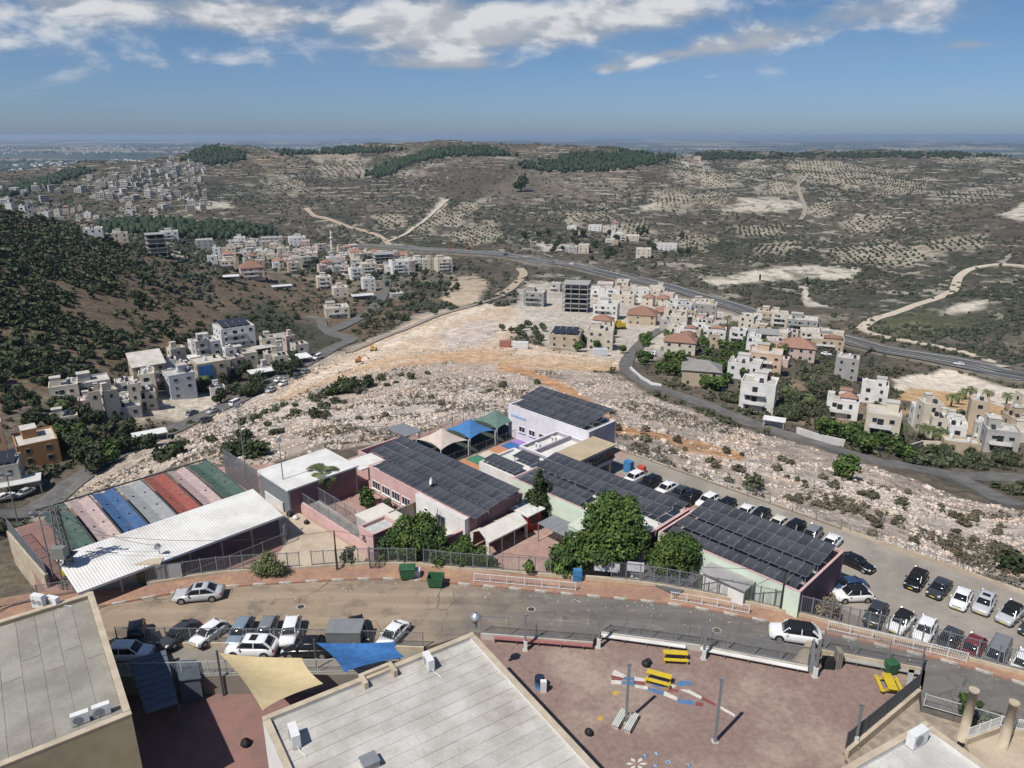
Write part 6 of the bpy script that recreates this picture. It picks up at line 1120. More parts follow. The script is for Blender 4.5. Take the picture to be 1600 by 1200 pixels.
HS = [
 (64,728,78,1.2,2,38,'orange','S','orange and mauve block by the valley road'),(12,766,62,1,2,28,'grey','P','grey house with dark roof panels at the left edge'),(38,776,60,.6,1,30,'white','C','pale carport roof below the grey house at the left edge'),(2,712,26,1,3,35,'salmon','','salmon house cut by the left edge'),
 (106,634,48,.9,2,30,'cream','S','cream house with pink stair tower under the left hill'),(150,627,58,.9,2,35,'grey','S','grey two-part house left of the tan sloped-roof house'),(236,610,58,.9,3,35,'tan','L','tan house with one sloping tan roof'),(197,613,34,1,1,30,'white','','low white house next to the tan sloped-roof house'),(285,625,50,1,3,38,'bluegrey','S','tall pale blue-grey house with small square windows'),
 (330,605,56,1,3,36,'tan','K','tan block with a bright blue sheet on its front'),(294,578,54,.9,1,30,'grey','C','flat concrete canopy above the blue-sheeted block'),(322,559,50,.9,2,36,'white','S','white house uphill of the flat concrete canopy'),(369,545,64,.9,3,36,'white','BP','large white house with roof panels below the brown slope'),
 (166,650,24,1,1,30,'white','','small hut with bright white roof among the left trees'),(138,642,28,1,1,30,'pink','','small pink-roofed hut beside the left palm trees'),(212,634,46,.5,1,32,'cream','','long low cream store left of the sandy lot'),(236,693,52,.5,1,32,'white','C','white carport roof right beside the valley road'),(192,658,56,.4,1,32,'grey','','long grey shed between the trees and the sandy lot'),(104,670,44,.8,1,32,'cream','','low cream house behind the orange block'),(341,620,24,.6,1,30,'white','','tiny white shop at the valley road'),
 (437,548,40,1,2,35,'concrete','O','unfinished concrete house above the white L-shaped roof'),(456,574,62,.5,1,34,'white','C','long white shed roof beside the valley road'),(412,555,34,.7,1,34,'tan','C','tan canopy left of the long white shed roof'),(384,577,42,1,2,36,'cream','S','cream house with roof tanks, right of the blue-sheeted block'),(411,594,44,.6,1,34,'grey','C','grey canopy among trees below the cream house'),
 (527,498,42,.9,2,20,'cream','BS','cream villa alone where the two valley roads meet'),(395,438,42,.9,3,25,'pink','RB','pink house with red hipped roof and round balconies'),(358,440,34,.6,1,20,'white','C','white shed roof left of the pink red-roofed house'),(441,454,32,.5,1,25,'white','C','long white shed on the brown slope'),(356,421,30,.9,2,25,'cream','S','cream house behind the white shed roof'),(333,414,17,1,2,25,'white','','small white house at the left end of the town'),(459,428,20,1,3,25,'tan','','tan three-storey house in the left town'),
 (521,421,30,.9,2,20,'white','H','white house with grey hipped roof in the left town'),(557,403,24,.9,2,20,'white','R','white house with red hipped roof near the minaret'),(600,418,38,.9,4,20,'concrete','O','unfinished grey block at the end of the town street'),(624,431,32,1,4,22,'white','','tall white block right of the town street'),(648,421,30,1,3,22,'white','','white block behind the tall white one'),(668,421,21,1,3,20,'cream','','narrow cream house, second last towards the highway'),(693,426,28,1,4,20,'cream','S','cream block nearest the highway end of the town'),
 (507,452,26,1,3,22,'cream','B','cream balcony house on the town’s lower edge'),(532,464,27,1,2,22,'cream','','cream house beside the lower town road'),(576,454,23,1,3,22,'white','','white tower house by the lower town road'),(576,429,28,1,3,22,'cream','B','cream house with balconies left of the town street'),(567,469,36,.5,1,22,'white','C','white shed roof at the lower town road'),(620,466,23,1,1,20,'grey','','small grey house at the bottom of the town street'),
 (465,385,30,1,3,20,'white','S','white block at the top edge of the left town'),(425,381,34,.6,2,20,'grey','','long grey house at the top edge of the left town'),(247,402,36,1,5,30,'concrete','OB','unfinished grey tower at the edge of the left forest'),(148,373,32,.9,2,25,'white','','white house farthest up in the left forest'),(190,379,24,.7,2,25,'cream','','cream house in the left forest clearing'),(266,377,30,.8,3,25,'white','','white block behind the unfinished grey tower'),(321,391,30,.9,3,25,'grey','','grey block between the unfinished tower and the town'),(376,386,20,1,3,20,'white','','white house below the far highway bend'),
 (836,479,35,.9,3,-12,'concrete','','bare concrete house left of the unfinished six-storey block'),(900,488,44,.9,6,-12,'concrete','O','unfinished six-storey concrete block in the centre'),(868,456,20,1,2,-15,'grey','','small grey house behind the bare concrete one'),(947,500,42,.9,3,-15,'white','B','white house right of the unfinished six-storey block'),(1003,508,48,.8,2,-15,'tan','R','tan villa with wide red roof in the central quarter'),(884,543,50,.8,2,-12,'tan','P','tan house with a dark solar canopy on its roof'),(938,547,42,.8,3,-12,'stone','S','stone-clad house right of the solar-canopy house'),
 (941,517,30,.8,2,-15,'cream','R','small red-roofed house behind the stone-clad one'),(974,474,38,.7,2,-15,'cream','S','cream house behind the wide red-roofed villa'),(938,465,36,.8,2,-15,'cream','','cream house just behind the unfinished six-storey block'),(1006,469,30,.8,2,-15,'white','','white house near the highway in the central quarter'),(1035,479,20,1,2,-15,'cream','R','little red-roofed house near the highway'),(1063,499,38,.8,3,-18,'bluegrey','S','blue-grey block left of its concrete twin'),(1101,498,39,.8,3,-18,'concrete','','grey concrete block right of its blue-grey twin'),
 (1073,535,34,.8,2,-18,'white','r','white house with little red roof pavilion'),(1103,510,20,.8,1,-18,'cream','R','small cream house with red roof below the grey block'),(1062,555,52,.7,2,-18,'cream','Rr','cream house with red roof behind the long garden wall'),(1114,535,40,.7,2,-18,'white','r','white villa with red pavilion beside the date palms'),(1094,604,62,.7,2,-15,'tan','H','wide house with grey hipped roof below the long garden wall'),(1162,595,56,.8,2,-25,'white','S','white house with curved roof terrace above the balcony block'),
 (1190,539,54,.8,2,-20,'concrete','O','open concrete frame on tall columns in the right quarter'),(1251,523,52,.8,3,-22,'concrete','','raw concrete block with dark window holes, nearest the highway'),(1291,545,54,.8,2,-22,'tan','rB','tan house with red roof cap beside the highway'),(1242,562,60,.7,2,-20,'pink','R','pink villa with a red hipped roof in the right quarter'),(1193,588,56,.8,3,-22,'salmon','B','salmon apartment house behind the white balcony block'),(1182,645,60,.8,3,-25,'white','BS','white balcony block above the ridge road'),
 (1320,593,40,.9,3,-25,'concrete','','narrow raw concrete house standing alone'),(1363,630,45,.9,2,-25,'white','','white cube house at the end of the right quarter'),(1313,655,55,.9,2,-25,'white','rS','white house with a strip of red tiles'),(1372,697,58,.9,3,-25,'cream','SB','cream house with palms near the ridge road'),(1466,684,40,.8,1,-20,'white','','low white house right of the cream palm house'),(1497,711,52,.5,1,-20,'tan','','long tan store behind the round bushes'),(1556,708,52,.8,2,-20,'grey','B','grey house with open ground floor near the right edge'),(1584,693,50,.8,1,-20,'cream','','round-cornered cream house at the right edge'),(1592,657,40,.8,1,-20,'cream','R','cream red-roofed house at the right edge'),(1208,672,36,.6,1,-25,'white','C','white shed roof just above the ridge road'),
 (893,395,20,1,2,-10,'grey','','grey house left of its cream neighbour beyond the highway'),(912,396,18,1,3,-10,'cream','','cream house right of its grey neighbour beyond the highway'),(1005,403,24,.8,3,-10,'cream','','cream block standing alone beyond the highway'),(930,361,22,1,2,-10,'white','','white house at the top of the hamlet beyond the highway'),(952,363,22,1,2,-10,'cream','','cream house at the top of the hamlet beyond the highway'),(965,373,22,1,2,-10,'white','','white house in the middle of the hamlet beyond the highway'),(987,377,24,1,2,-10,'cream','','cream house in the right half of the hamlet beyond the highway'),(1040,391,34,.7,2,-10,'white','','long white villa on a pale terrace beyond the highway')]
NAMED = []; PEND = []
def px_of(p): z = p.z - CZ; c = p.y * math.cos(TH) - z * math.sin(TH); return 800 + F * p.x / c, 600 - F * (p.y * math.sin(TH) + z * math.cos(TH)) / c
for r_ in HS:
    h_ = house(*r_); NAMED.append((*px_of(h_.location), r_[8], r_[2]))
def name_by_house(o, prefix, fallback, maxd=70):
    """remember a thing that will be told apart by the named house next to it"""
    u, v = px_of(o.location); best = min(NAMED, key=lambda q: (q[0] - u) ** 2 + ((q[1] - v) * 2) ** 2); du, dv = u - best[0], v - best[1]
    if math.hypot(du, dv * 2) > maxd or len(best[2].split()) + len(prefix.split()) > 11: o['label'] = fallback; return
    rel = ('left of' if du < 0 else 'right of') if abs(du) > max(best[3] * .45, abs(dv) * 1.2) else ('behind' if dv < 0 else 'in front of'); PEND.append((o, prefix, rel, best[2], u))
ORD = ('leftmost', 'second', 'third', 'fourth', 'fifth', 'sixth', 'seventh', 'eighth', 'ninth', 'tenth', 'eleventh', 'twelfth')
def settle_names():
    by = {}
    for e in PEND: by.setdefault((e[1], e[2], e[3]), []).append(e)
    for (pre, rel, hl_), L in by.items():
        L.sort(key=lambda e: e[4])
        for i, e in enumerate(L):
            e[0]['label'] = f'{pre} {rel} the {hl_}' if len(L) == 1 else (f'{ORD[min(i, 11)]} {pre} {rel} the {hl_}' if i else f'leftmost {pre} {rel} the {hl_}')
def scatter_px(poly, n, seed, mind=0.0, occ=None, md_occ=0.0):
    """random photo pixels inside an outline"""
    g_ = random.Random(seed); xs = [p[0] for p in poly]; ys = [p[1] for p in poly]; out = []; pa = np.array(poly, float); k = 0
    while len(out) < n and k < n * 60:
        k += 1; u, v = g_.uniform(min(xs), max(xs)), g_.uniform(min(ys), max(ys))
        if not inpoly(np.array([u]), np.array([v]), pa)[0]: continue
        if mind and any(abs(u - a) < mind and abs(v - b) < mind * .5 for a, b in out): continue
        out.append((u, v))
    return out
hr = random.Random(5)
for poly, n, W, label, group, rot in (
  ([(330,400),(400,380),(500,385),(590,395),(650,405),(640,425),(560,440),(470,420),(380,425),(330,418)], 84, (13, 22), 'small pale house crowded in the left-hand valley town', 'small houses of the left valley town', 22),
  ([(925,455),(1000,458),(1080,480),(1130,505),(1120,545),(1060,545),(1010,480),(930,475)], 46, (16, 26), 'small pale house squeezed between the villas of the central quarter', 'small houses of the central quarter', -16),
  ([(1130,520),(1180,515),(1240,535),(1220,575),(1160,570)], 12, (22, 32), 'small pale house tucked between the villas of the right quarter', 'small houses of the right quarter', -22),
  ([(95,640),(200,615),(330,560),(420,545),(480,560),(430,590),(330,612),(220,650),(110,665)], 32, (18, 30), 'small pale house among the trees along the valley road', 'small houses along the valley road', 34),
  ([(1400,660),(1480,665),(1600,660),(1600,705),(1500,705),(1420,690)], 12, (24, 38), 'small pale house at the right end of the ridge road', 'small houses at the right end of the ridge road', -20),
  ([(1150,495),(1230,505),(1320,530),(1300,545),(1180,520)], 8, (24, 36), 'small pale house along the near side of the highway', 'small houses along the highway', -20),
  ([(880,352),(960,350),(1040,375),(1030,392),(900,378)], 9, (10, 17), 'tiny pale house in the hamlet beyond the highway', 'tiny houses of the hamlet beyond the highway', -10),
  ([(0,330),(60,322),(150,330),(230,325),(250,338),(160,345),(40,345)], 26, (6, 11), 'tiny pale house in the hollow behind the left forest', 'houses in the hollow behind the left forest', 20),
  ([(1080,245),(1130,250),(1120,268),(1060,262)], 6, (7, 12), 'tiny farm building on the far ridge', 'farm buildings on the far ridge', 0)):
    for u, v in scatter_px(poly, n, int(W[0] * 100 + n), W[0] * .55):
        c_ = hr.choice(('white', 'white', 'cream', 'cream', 'stone', 'grey', 'tan', 'pink'))
        red = hr.random() < .06; lb_ = label.replace('pale', c_) + (' with red roof' if red else ''); h_ = house(u, v, hr.uniform(*W), hr.uniform(.75, 1.15), hr.choice((1, 2, 2, 3)), rot + hr.uniform(-14, 14), c_, 'R' if red else '', lb_, group, 'house', hr)
        if W[0] > 9: name_by_house(h_, f'small {c_} house' + (' with red roof' if red else ''), lb_)
# the far village hill: hundreds of houses a few pixels wide, one mass
def village_mat():
    m = bpy.data.materials.new('village_walls'); m.use_nodes = True; t = m.node_tree; q = G(t); ge = N(t, 'ShaderNodeNewGeometry'); k = q.mapr(ge.outputs['Random Per Island'], 0, 1, .0, 1.0, False)
    t.links.new(q.mix(k, (.58,.56,.52), (.34,.30,.25)), t.nodes['Principled BSDF'].inputs['Base Color']); t.nodes['Principled BSDF'].inputs['Roughness'].default_value = .9; return m
vb = MB(); wb_ = MB()
for poly, n in (([(120,300),(200,268),(280,245),(330,262),(300,300),(260,312),(170,320)], 130), ([(0,300),(100,285),(190,270),(180,290),(60,318),(0,325)], 26), ([(260,300),(330,290),(360,320),(300,340),(230,330)], 18)):
    for u, v in scatter_px(poly, n, n, 2.2):
        p = gr(u, v); w_, d_, h_ = hr.uniform(6, 11), hr.uniform(6, 11), hr.choice((3, 3, 6, 6, 9)); a_ = R(20 + hr.uniform(-30, 30)); vb.box(p.x, p.y, p.z - 2, w_, d_, h_ + 2, 0, a_)
        if hr.random() < .5: vb.box(p.x + 1, p.y + 1, p.z + h_, w_ * .4, d_ * .4, 2.4, 0, a_)
        for k in range(int(h_ / 3)):
            for i in (-.28, .0, .28): c_, s_ = math.cos(a_), math.sin(a_); wb_.box(p.x + i * w_ * c_ + (d_ / 2 + .02) * s_, p.y + i * w_ * s_ - (d_ / 2 + .02) * c_, p.z + 1 + 3 * k, 1.3, .1, 1.4, 0, a_)
vo_ = tag(vb.build('far_village', village_mat()), 'pale houses of the far village crowding the hill at upper left', 'village', None, 'stuff'); wo_ = wb_.build('windows', GLASSD, vo_); wo_['kind'] = 'stuff'
# far town on the plain
vt = []; 
mn = thing('minaret', gr(519, 394), 0, 'slim white minaret in the left valley town', 'minaret'); MB().tube([(0,0,0),(0,0,14),(0,0,14.1),(0,0,15.2),(0,0,15.3),(0,0,19)], [1.3,1.1,1.9,1.9,.9,.8], 10).build('shaft', hm('white'), mn); MB().tube([(0,0,19),(0,0,20.5),(0,0,22.5)], [1.0,.7,.05], 10).build('cap', hm('white'), mn)
for u, v, w, colr, lb in ((789,543,18,(.36,.16,.13),'rust-red shipping container on the earthworks'),(813,545,25,(.66,.66,.66),'white shipping container next to the rust-red one'),(938,556,23,(.52,.55,.58),'pale site cabin at the edge of the orange earth')):
    p = gr(u, v); t = thing('shipping_container', p, R(-8), lb, 'container'); s = w * p.y / F; mm = mat('cont_' + lb[:4], colr, .7, .08, 1); MB().box(0, 1.2, .1, s, 2.5, 2.6).build('body', mm, t)
    rb = MB().box(0, 0, 0, .08, .06, 2.4).mesh('rib', mm)
    for k in range(12): link('rib', rb, t, (-s / 2 + .3 + k * (s - .6) / 11, -.07, .2))
# long garden wall and white roadside wall
def gwall(px, h, w, m, label):
    L = gl(px); b = MB(); o = L[0]
    for i in range(len(L) - 1): b.bar(L[i] - o + Vector((0, 0, h / 2 - .3)), L[i + 1] - o + Vector((0, 0, h / 2 - .3)), w, h + .6)
    tag(b.build('garden_wall', m, None, False, o), label, 'wall')
gwall([(1008,552),(1050,562),(1090,572),(1120,572)], 2.6, .35, hm('grey'), 'long grey garden wall above the wide grey-roofed house'); gwall([(985,578),(1000,592),(1018,603),(1033,606)], 1.2, .5, hm('white'), 'white roadside wall at the bend of the ridge road'); gwall([(1245,678),(1280,690),(1318,698)], 1.8, .4, hm('white'), 'white wall beside the ridge road below the red-striped house'); gwall([(1405,712),(1440,700),(1480,702)], 2.0, .4, hm('cream'), 'cream wall right of the cream palm house')
for k, (u, v, z_, cl, kd, lb) in enumerate(((369,634,0,'white','van','white van on the valley road'),(333,646,0,'silver','sedan','silver car on the valley road'),(322,660,0,'dark','sedan','dark car on the valley road, nearest the court'),(497,562,0,'white','van','white truck on the valley road, farthest up'),(478,584,0,'grey','sedan','grey car on the valley road below the white truck'),(465,591,0,'dark','sedan','dark car on the valley road behind the grey one'),(437,597,0,'white','sedan','white car parked beside the valley road, upper of two'),(443,603,0,'white','hatch','white car parked beside the valley road, lower of two'),(413,611,0,'white','sedan','white car parked near the grey canopy'),(424,613,0,'silver','sedan','silver car parked near the grey canopy'),(301,650,0,'grey','suv','grey car on the sandy lot'),
                                            (1290,560,1,'white','sedan','white car on the highway, right of the tan house'),(1497,575,1,'white','sedan','white car on the highway near the right edge'),(1360,552,1,'dark','sedan','dark car on the highway behind the narrow concrete house'),(893,417,1,'white','van','white van on the highway beyond the central quarter'),(962,431,1,'silver','sedan','silver car on the highway beyond the central quarter'),(790,402,1,'blue','van','blue truck on the far part of the highway'),(40,775,0,'silver','sedan','silver car parked beside the left carport'),(8,782,0,'white','sedan','white car parked at the left edge'),(1022,556,0,'white','sedan','white car at the end of the ridge road'))):
    p = gr(u, v); q = p.copy(); q.z = 0; lift = .25 + p.length * .0009 + (1.15 if z_ else 0); car(kd, cl, None, None, p.z + lift, lb, 0, True, None, (q, R((68 if not z_ else 150) + (180 if k % 2 else 0))))

def excavator(u, v, rz, colr, label, s=1.0):
    p = gr(u, v); t = thing('excavator', p, R(rz), label, 'excavator'); m = mat('digger_' + label.split()[0], colr, .55, .08, 1); t.scale = (s, s, s)
    for y in (-1.1, 1.1): MB().box(0, y, 0, 3.6, .6, .9, taper=.9).build('track', BLACK, t)
    MB().box(-.2, 0, .95, 3.2, 2.4, 1.2).build('body', m, t); c = MB().box(.8, .6, 2.15, 1.4, 1.0, 1.2).build('cab', m, t); MB().box(1.5, .6, 2.35, .06, .9, .85).build('window', GLASSD, c)
    MB().bar((1.2, -.3, 1.8), (3.6, -.3, 4.6), .4).build('boom', m, t); MB().bar((3.6, -.3, 4.6), (5.8, -.3, 2.2), .32).build('stick', m, t); MB().box(5.8, -.3, 1.4, .9, 1.0, .9, taper=.7).build('bucket', DGREY, t)
excavator(968, 514, 200, (.60,.42,.04), 'yellow excavator on the earth beside the red-roofed house', 1.5); excavator(584, 548, 170, (.50,.34,.10), 'ochre excavator digging on the cream slope above the valley road', .75); excavator(560, 566, 20, (.50,.20,.08), 'rusty excavator working below the ochre one on the cream slope', .7)
for u, v, lb in ((703,392,'red drilling rig beside the highway, left of two'),(728,393,'red drilling rig beside the highway, right of two')):
    t = thing('drilling_rig', gr(u, v), 0, lb, 'rig'); MB().box(0, 0, 0, 4, 3, 2.4).build('base', mat('rig_red', (.40,.08,.05), .6), t); MB().bar((0, 0, 2), (0, 0, 13), .9).build('mast', mat('rig_red', (.40,.08,.05)), t)
# ================================================================== VEGETATION AND ROCKS
def leaf_mat(name, c, c2, rand=.2):
    m = bpy.data.materials.new(name); m.use_nodes = True; t = m.node_tree; b = t.nodes['Principled BSDF']; q = G(t); ge = N(t, 'ShaderNodeNewGeometry'); oi = N(t, 'ShaderNodeObjectInfo')
    col = q.mix(q.mapr(q.noise(ge.outputs['Position'], .55, 4, .6), .35, .65), c, c2); k = q.mapr(ge.outputs['Random Per Island'], 0, 1, .65, 1.4, False); col = q.mix(1.0, col, q.comb(k, k, k), 'MULTIPLY')
    k = q.mapr(oi.outputs['Random'], 0, 1, 1 - rand, 1 + rand, False); col = q.mix(1.0, col, q.comb(k, k, k), 'MULTIPLY')
    t.links.new(col, b.inputs['Base Color']); b.inputs['Roughness'].default_value = .65; b.inputs['Specular IOR Level'].default_value = .25
    return m
LEAF = leaf_mat('leaf_green', (.090,.140,.032), (.036,.070,.018)); LEAFB = leaf_mat('leaf_bright', (.110,.165,.034), (.048,.092,.021)); LEAFD = leaf_mat('leaf_dark', (.032,.050,.020), (.048,.062,.026), .3); LEAFO = leaf_mat('leaf_olive', (.085,.092,.050), (.060,.072,.038), .25); LEAFG = leaf_mat('leaf_grey', (.13,.115,.078), (.09,.085,.055), .25); PINE = leaf_mat('pine', (.022,.040,.018), (.032,.052,.022)); DRY = leaf_mat('dry_scrub', (.19,.145,.095), (.13,.105,.075), .2)
BARK = mat('bark', (.12,.09,.065), .95, .15, 4, bump=.4)
def leafcloud(n, blobs, size, seed, shell=.55, droop=0.0):
    """leaf quads through a set of blobs (x, y, z, rx, ry, rz)"""
    g_ = np.random.default_rng(seed); B = np.array(blobs, float); w = (B[:, 3] * B[:, 4] * B[:, 5]) ** .8; k = g_.choice(len(B), n, p=w / w.sum()); b = B[k]
    d = g_.normal(size=(n, 3)); d /= np.linalg.norm(d, axis=1)[:, None]; rad = shell + (1 - shell) * g_.random(n) ** .6; rad *= 1 + .16 * g_.normal(size=n)
    c = b[:, :3] + d * b[:, 3:] * rad[:, None]; nn = d + g_.normal(size=(n, 3)) * .55 + np.array([0, 0, .35]); nn /= np.linalg.norm(nn, axis=1)[:, None]
    t1 = np.cross(nn, g_.normal(size=(n, 3))); t1 /= np.linalg.norm(t1, axis=1)[:, None] + 1e-9; t2 = np.cross(nn, t1); s = size * (.6 + .8 * g_.random(n))[:, None]
    V = np.stack([c - t1 * s - t2 * s * .25, c + t2 * s * .7 - t1 * s * .1, c + t1 * s + t2 * s * .2, c - t2 * s * .7 + t1 * s * .1], 1).reshape(-1, 3); return V, np.arange(4 * n).reshape(-1, 4)
def blobs_round(seed, R_, H_, z0, n=9, flat=.8):
    g_ = random.Random(seed); out = []
    for k in range(n):
        a = g_.uniform(0, 6.283); r = R_ * g_.uniform(.2, .72) * (1 if k else 0); z = z0 + H_ * g_.uniform(.2, .85); s = R_ * g_.uniform(.34, .56); out.append((r * math.cos(a), r * math.sin(a), z, s, s, s * flat))
    out.append((0, 0, z0 + H_ * .5, R_ * .7, R_ * .7, H_ * .42)); return out
def tree_parts(t, seed, R_, H_, trunk_h, nleaf, size, lm, z0=None, blobs=None, shell=.55):
    z0 = trunk_h * .75 if z0 is None else z0; bl = blobs or blobs_round(seed, R_, H_ - z0, z0, 12); V, T = leafcloud(nleaf, bl, size, seed, shell); link('crown', npmesh('crown', V, T, lm), t); m = MB(); g_ = random.Random(seed)
    m.tube([(0, 0, -.5), (.03, .02, trunk_h * .5), (0, .05, trunk_h)], [R_ * .07 + .08, R_ * .055 + .05, R_ * .045 + .04], 9)
    for k in range(5):
        b = bl[k % len(bl)]; m.tube([(0, .03, trunk_h * .8), (b[0] * .4, b[1] * .4, (trunk_h + b[2]) / 2), (b[0] * .85, b[1] * .85, b[2])], [R_ * .04 + .03, R_ * .03 + .02, .03], 6)
    m.build('trunk', BARK, t, True)
def near_tree(u, v, z, R_, H_, trunk, n, size, lm, label, seed, name='shade_tree', cat='tree', blobs=None, z0=None, shell=.55):
    if blobs and n > 2500:                             # break each bough into smaller uneven clumps
        g_ = random.Random(seed); nb = []
        for b in blobs:
            nb.append((b[0], b[1], b[2], b[3] * .82, b[4] * .82, b[5] * .82))
            for k in range(7): a, e = g_.uniform(0, 6.283), g_.uniform(-.5, 1.4); q = g_.uniform(.32, .52); nb.append((b[0] + b[3] * .76 * math.cos(a) * math.cos(e), b[1] + b[4] * .76 * math.sin(a) * math.cos(e), b[2] + b[5] * .74 * math.sin(e), b[3] * q, b[4] * q, b[5] * q))
        blobs = nb
    t = thing(name, P(u, v, z), 0, label, cat); tree_parts(t, seed, R_, H_, trunk, n, size, lm, z0, blobs, shell); return t
near_tree(955, 900, -1.5, 4.6, 9.6, 2.2, 20000, .18, LEAF, 'big dense green tree in front of the middle school building', 3, blobs=[(-2.8,-.3,3.4,2.7,2.1,2.1),(-4.0,-.5,2.7,1.9,1.7,1.8),(-.6,0,3.6,2.6,2.3,2.0),(1.3,.2,3.4,2.2,2.0,2.0),(-.4,.6,5.4,2.8,2.3,1.9),(1.6,.6,5.6,2.2,2.0,1.9),(.1,1.0,7.3,2.4,2.1,1.6),(1.7,1.1,7.0,1.7,1.7,1.5),(-1.2,1.0,6.9,1.7,1.6,1.4),(2.5,.2,4.4,1.4,1.3,1.4),(-.3,1.2,8.3,1.3,1.2,.9)], z0=1.5)
near_tree(1052, 913, -1.5, 2.9, 5.6, 1.8, 12000, .15, LEAFB, 'small round bright green tree beside the mint-green wall', 5, blobs=[(0,0,3.2,2.6,2.4,2.2),(-1.4,0,2.9,1.5,1.5,1.5),(1.4,0,2.9,1.6,1.5,1.5),(.2,.2,4.4,1.9,1.8,1.2),(-.8,.2,4.2,1.3,1.3,1.1),(1.2,-.2,3.9,1.3,1.3,1.2)])
near_tree(648, 888, -1.5, 3.0, 5.0, 1.2, 11000, .15, LEAF, 'broad dark green tree beside the pink gate tower', 7, blobs=[(-1.9,0,3.0,1.6,1.5,1.6),(0,.2,3.8,2.0,1.8,1.8),(1.9,.3,3.7,1.6,1.5,1.5),(-.6,.4,5.0,1.6,1.4,1.2),(1.2,.6,5.1,1.5,1.4,1.1),(0,0,2.2,2.2,1.6,1.3),(3.0,.3,2.3,.9,.9,1.2),(-2.6,-.2,1.8,1.0,1.0,1.1)], z0=.9)
near_tree(722, 893, -1.0, 3.0, 3.6, .8, 9000, .15, LEAF, 'wide bushy green tree at the fence right of the dumpsters', 9, blobs=[(-1.9,0,1.5,1.5,1.2,1.3),(-.3,.2,2.0,1.7,1.4,1.5),(1.3,.2,1.5,1.5,1.3,1.2),(2.6,.1,.9,1.1,1.0,.9),(-2.6,0,1.2,1.0,.9,.9),(.3,.5,2.9,1.1,1.0,.9)], z0=.3)
near_tree(842, 812, -1.5, 1.8, 6.6, .8, 5200, .17, LEAFD, 'dark conifer standing in front of the middle solar arrays', 11, 'conifer', blobs=[(0,0,1.6,1.6,1.5,1.3),(-.1,0,2.9,1.5,1.4,1.3),(.1,.1,4.2,1.2,1.1,1.2),(-.1,0,5.3,.8,.8,1.0),(0,0,6.3,.4,.4,.7),(.9,0,2.4,1.1,1.0,1.2),(1.2,-.2,1.3,1.0,1.0,1.0)], z0=.8, shell=.3)
near_tree(418, 900, .13, 2.0, 3.0, .5, 2000, .11, leaf_mat('leaf_feathery', (.17,.20,.085), (.13,.155,.065)), 'feathery pale green shrub on the pavement in front of the court fence', 13, 'feathery_shrub', 'shrub', blobs=[(-.8,0,1.0,1.1,.9,.9),(.3,0,1.3,1.3,1.0,1.1),(1.1,0,.9,1.0,.9,.8),(.1,.1,2.2,.8,.7,.7)], z0=.2, shell=.2)
near_tree(826, 898, .1, .6, 1.9, .3, 700, .14, LEAF, 'young green sapling at the yard fence left of the big tree', 15, 'sapling', 'shrub', z0=.1)
near_tree(880, 900, -.5, 1.6, 3.6, .6, 2600, .18, LEAF, 'leafy bush at the left foot of the big tree', 17, 'leafy_bush', 'shrub', z0=.2)
near_tree(575, 800, -2.6, 1.1, 3.6, .8, 1500, .2, LEAF, 'green climber bush in front of the pink classroom windows', 19, 'climber_bush', 'shrub', z0=.4); near_tree(605, 798, -1.5, .8, 1.5, .3, 700, .14, LEAFO, 'small round bush below the pink classroom windows', 20, 'round_bush', 'shrub', z0=.1)
near_tree(1508, 1128, -.7, .8, 2.4, .4, 1300, .13, LEAF, 'narrow green bush behind the left stone column', 22, 'narrow_bush', 'shrub', z0=.2); near_tree(1548, 1138, -.7, 1.3, 1.3, .2, 1500, .12, LEAFO, 'low scrubby bush behind the patio railing', 23, 'scrubby_bush', 'shrub', z0=.0); near_tree(1290, 958, -2, 1.8, 1.2, .2, 1600, .13, DRY, 'dry brown weeds in the pit below the purple gable', 24, 'dry_weeds', 'weeds', z0=.0)
near_tree(545, 878, .2, .9, 1.8, .4, 900, .13, LEAFO, 'thin grey-green weed bush at the school lane gate', 25, 'weed_bush', 'shrub', z0=.1)
def palm_mesh(seed, fr_n=16, L=2.3, droop=1.0):
    g_ = random.Random(seed); m = MB()
    for k in range(fr_n):
        a = k * 6.283 / fr_n + g_.uniform(-.2, .2); e0 = g_.uniform(.15, 1.25); pts = []; n = 7; p = Vector((0, 0, 0)); el_ = e0
        for i in range(n + 1): pts.append(p.copy()); p = p + Vector((math.cos(a) * math.cos(el_), math.sin(a) * math.cos(el_), math.sin(el_))) * (L / n); el_ -= droop * .36
        for i in range(n):
            d = (pts[i + 1] - pts[i]).normalized(); sd = Vector((-math.sin(a), math.cos(a), 0)); w = .42 * math.sin(math.pi * (i + .8) / (n + 1.2)); 
            for s in (-1, 1):
                for q in (0, .5): b = pts[i].lerp(pts[i + 1], q); m.quad(b, b + d * .12, b + d * .34 + sd * s * w + Vector((0, 0, -.22 * w)), b + d * .24 + sd * s * w + Vector((0, 0, -.24 * w)))
    return m
PALM = leaf_mat('palm_leaf', (.13,.16,.06), (.10,.125,.05)); pmesh = palm_mesh(3, 22).mesh('crown', PALM)
def palm(p, h, s, label, group=None):
    t = thing('palm_tree', p, rnd.uniform(0, 6), label, 'palm tree', group); o = link('crown', pmesh, t, (0, 0, h)); o.scale = (s, s, s); MB().tube([(0, 0, -.3), (.05, 0, h * .5), (0, 0, h)], [.28 * s, .2 * s, .17 * s], 8).build('trunk', BARK, t, True)
palm(P(508, 792, -2.6), 4.7, 1.35, 'feathery palm in the sunken court beside the pink classrooms')
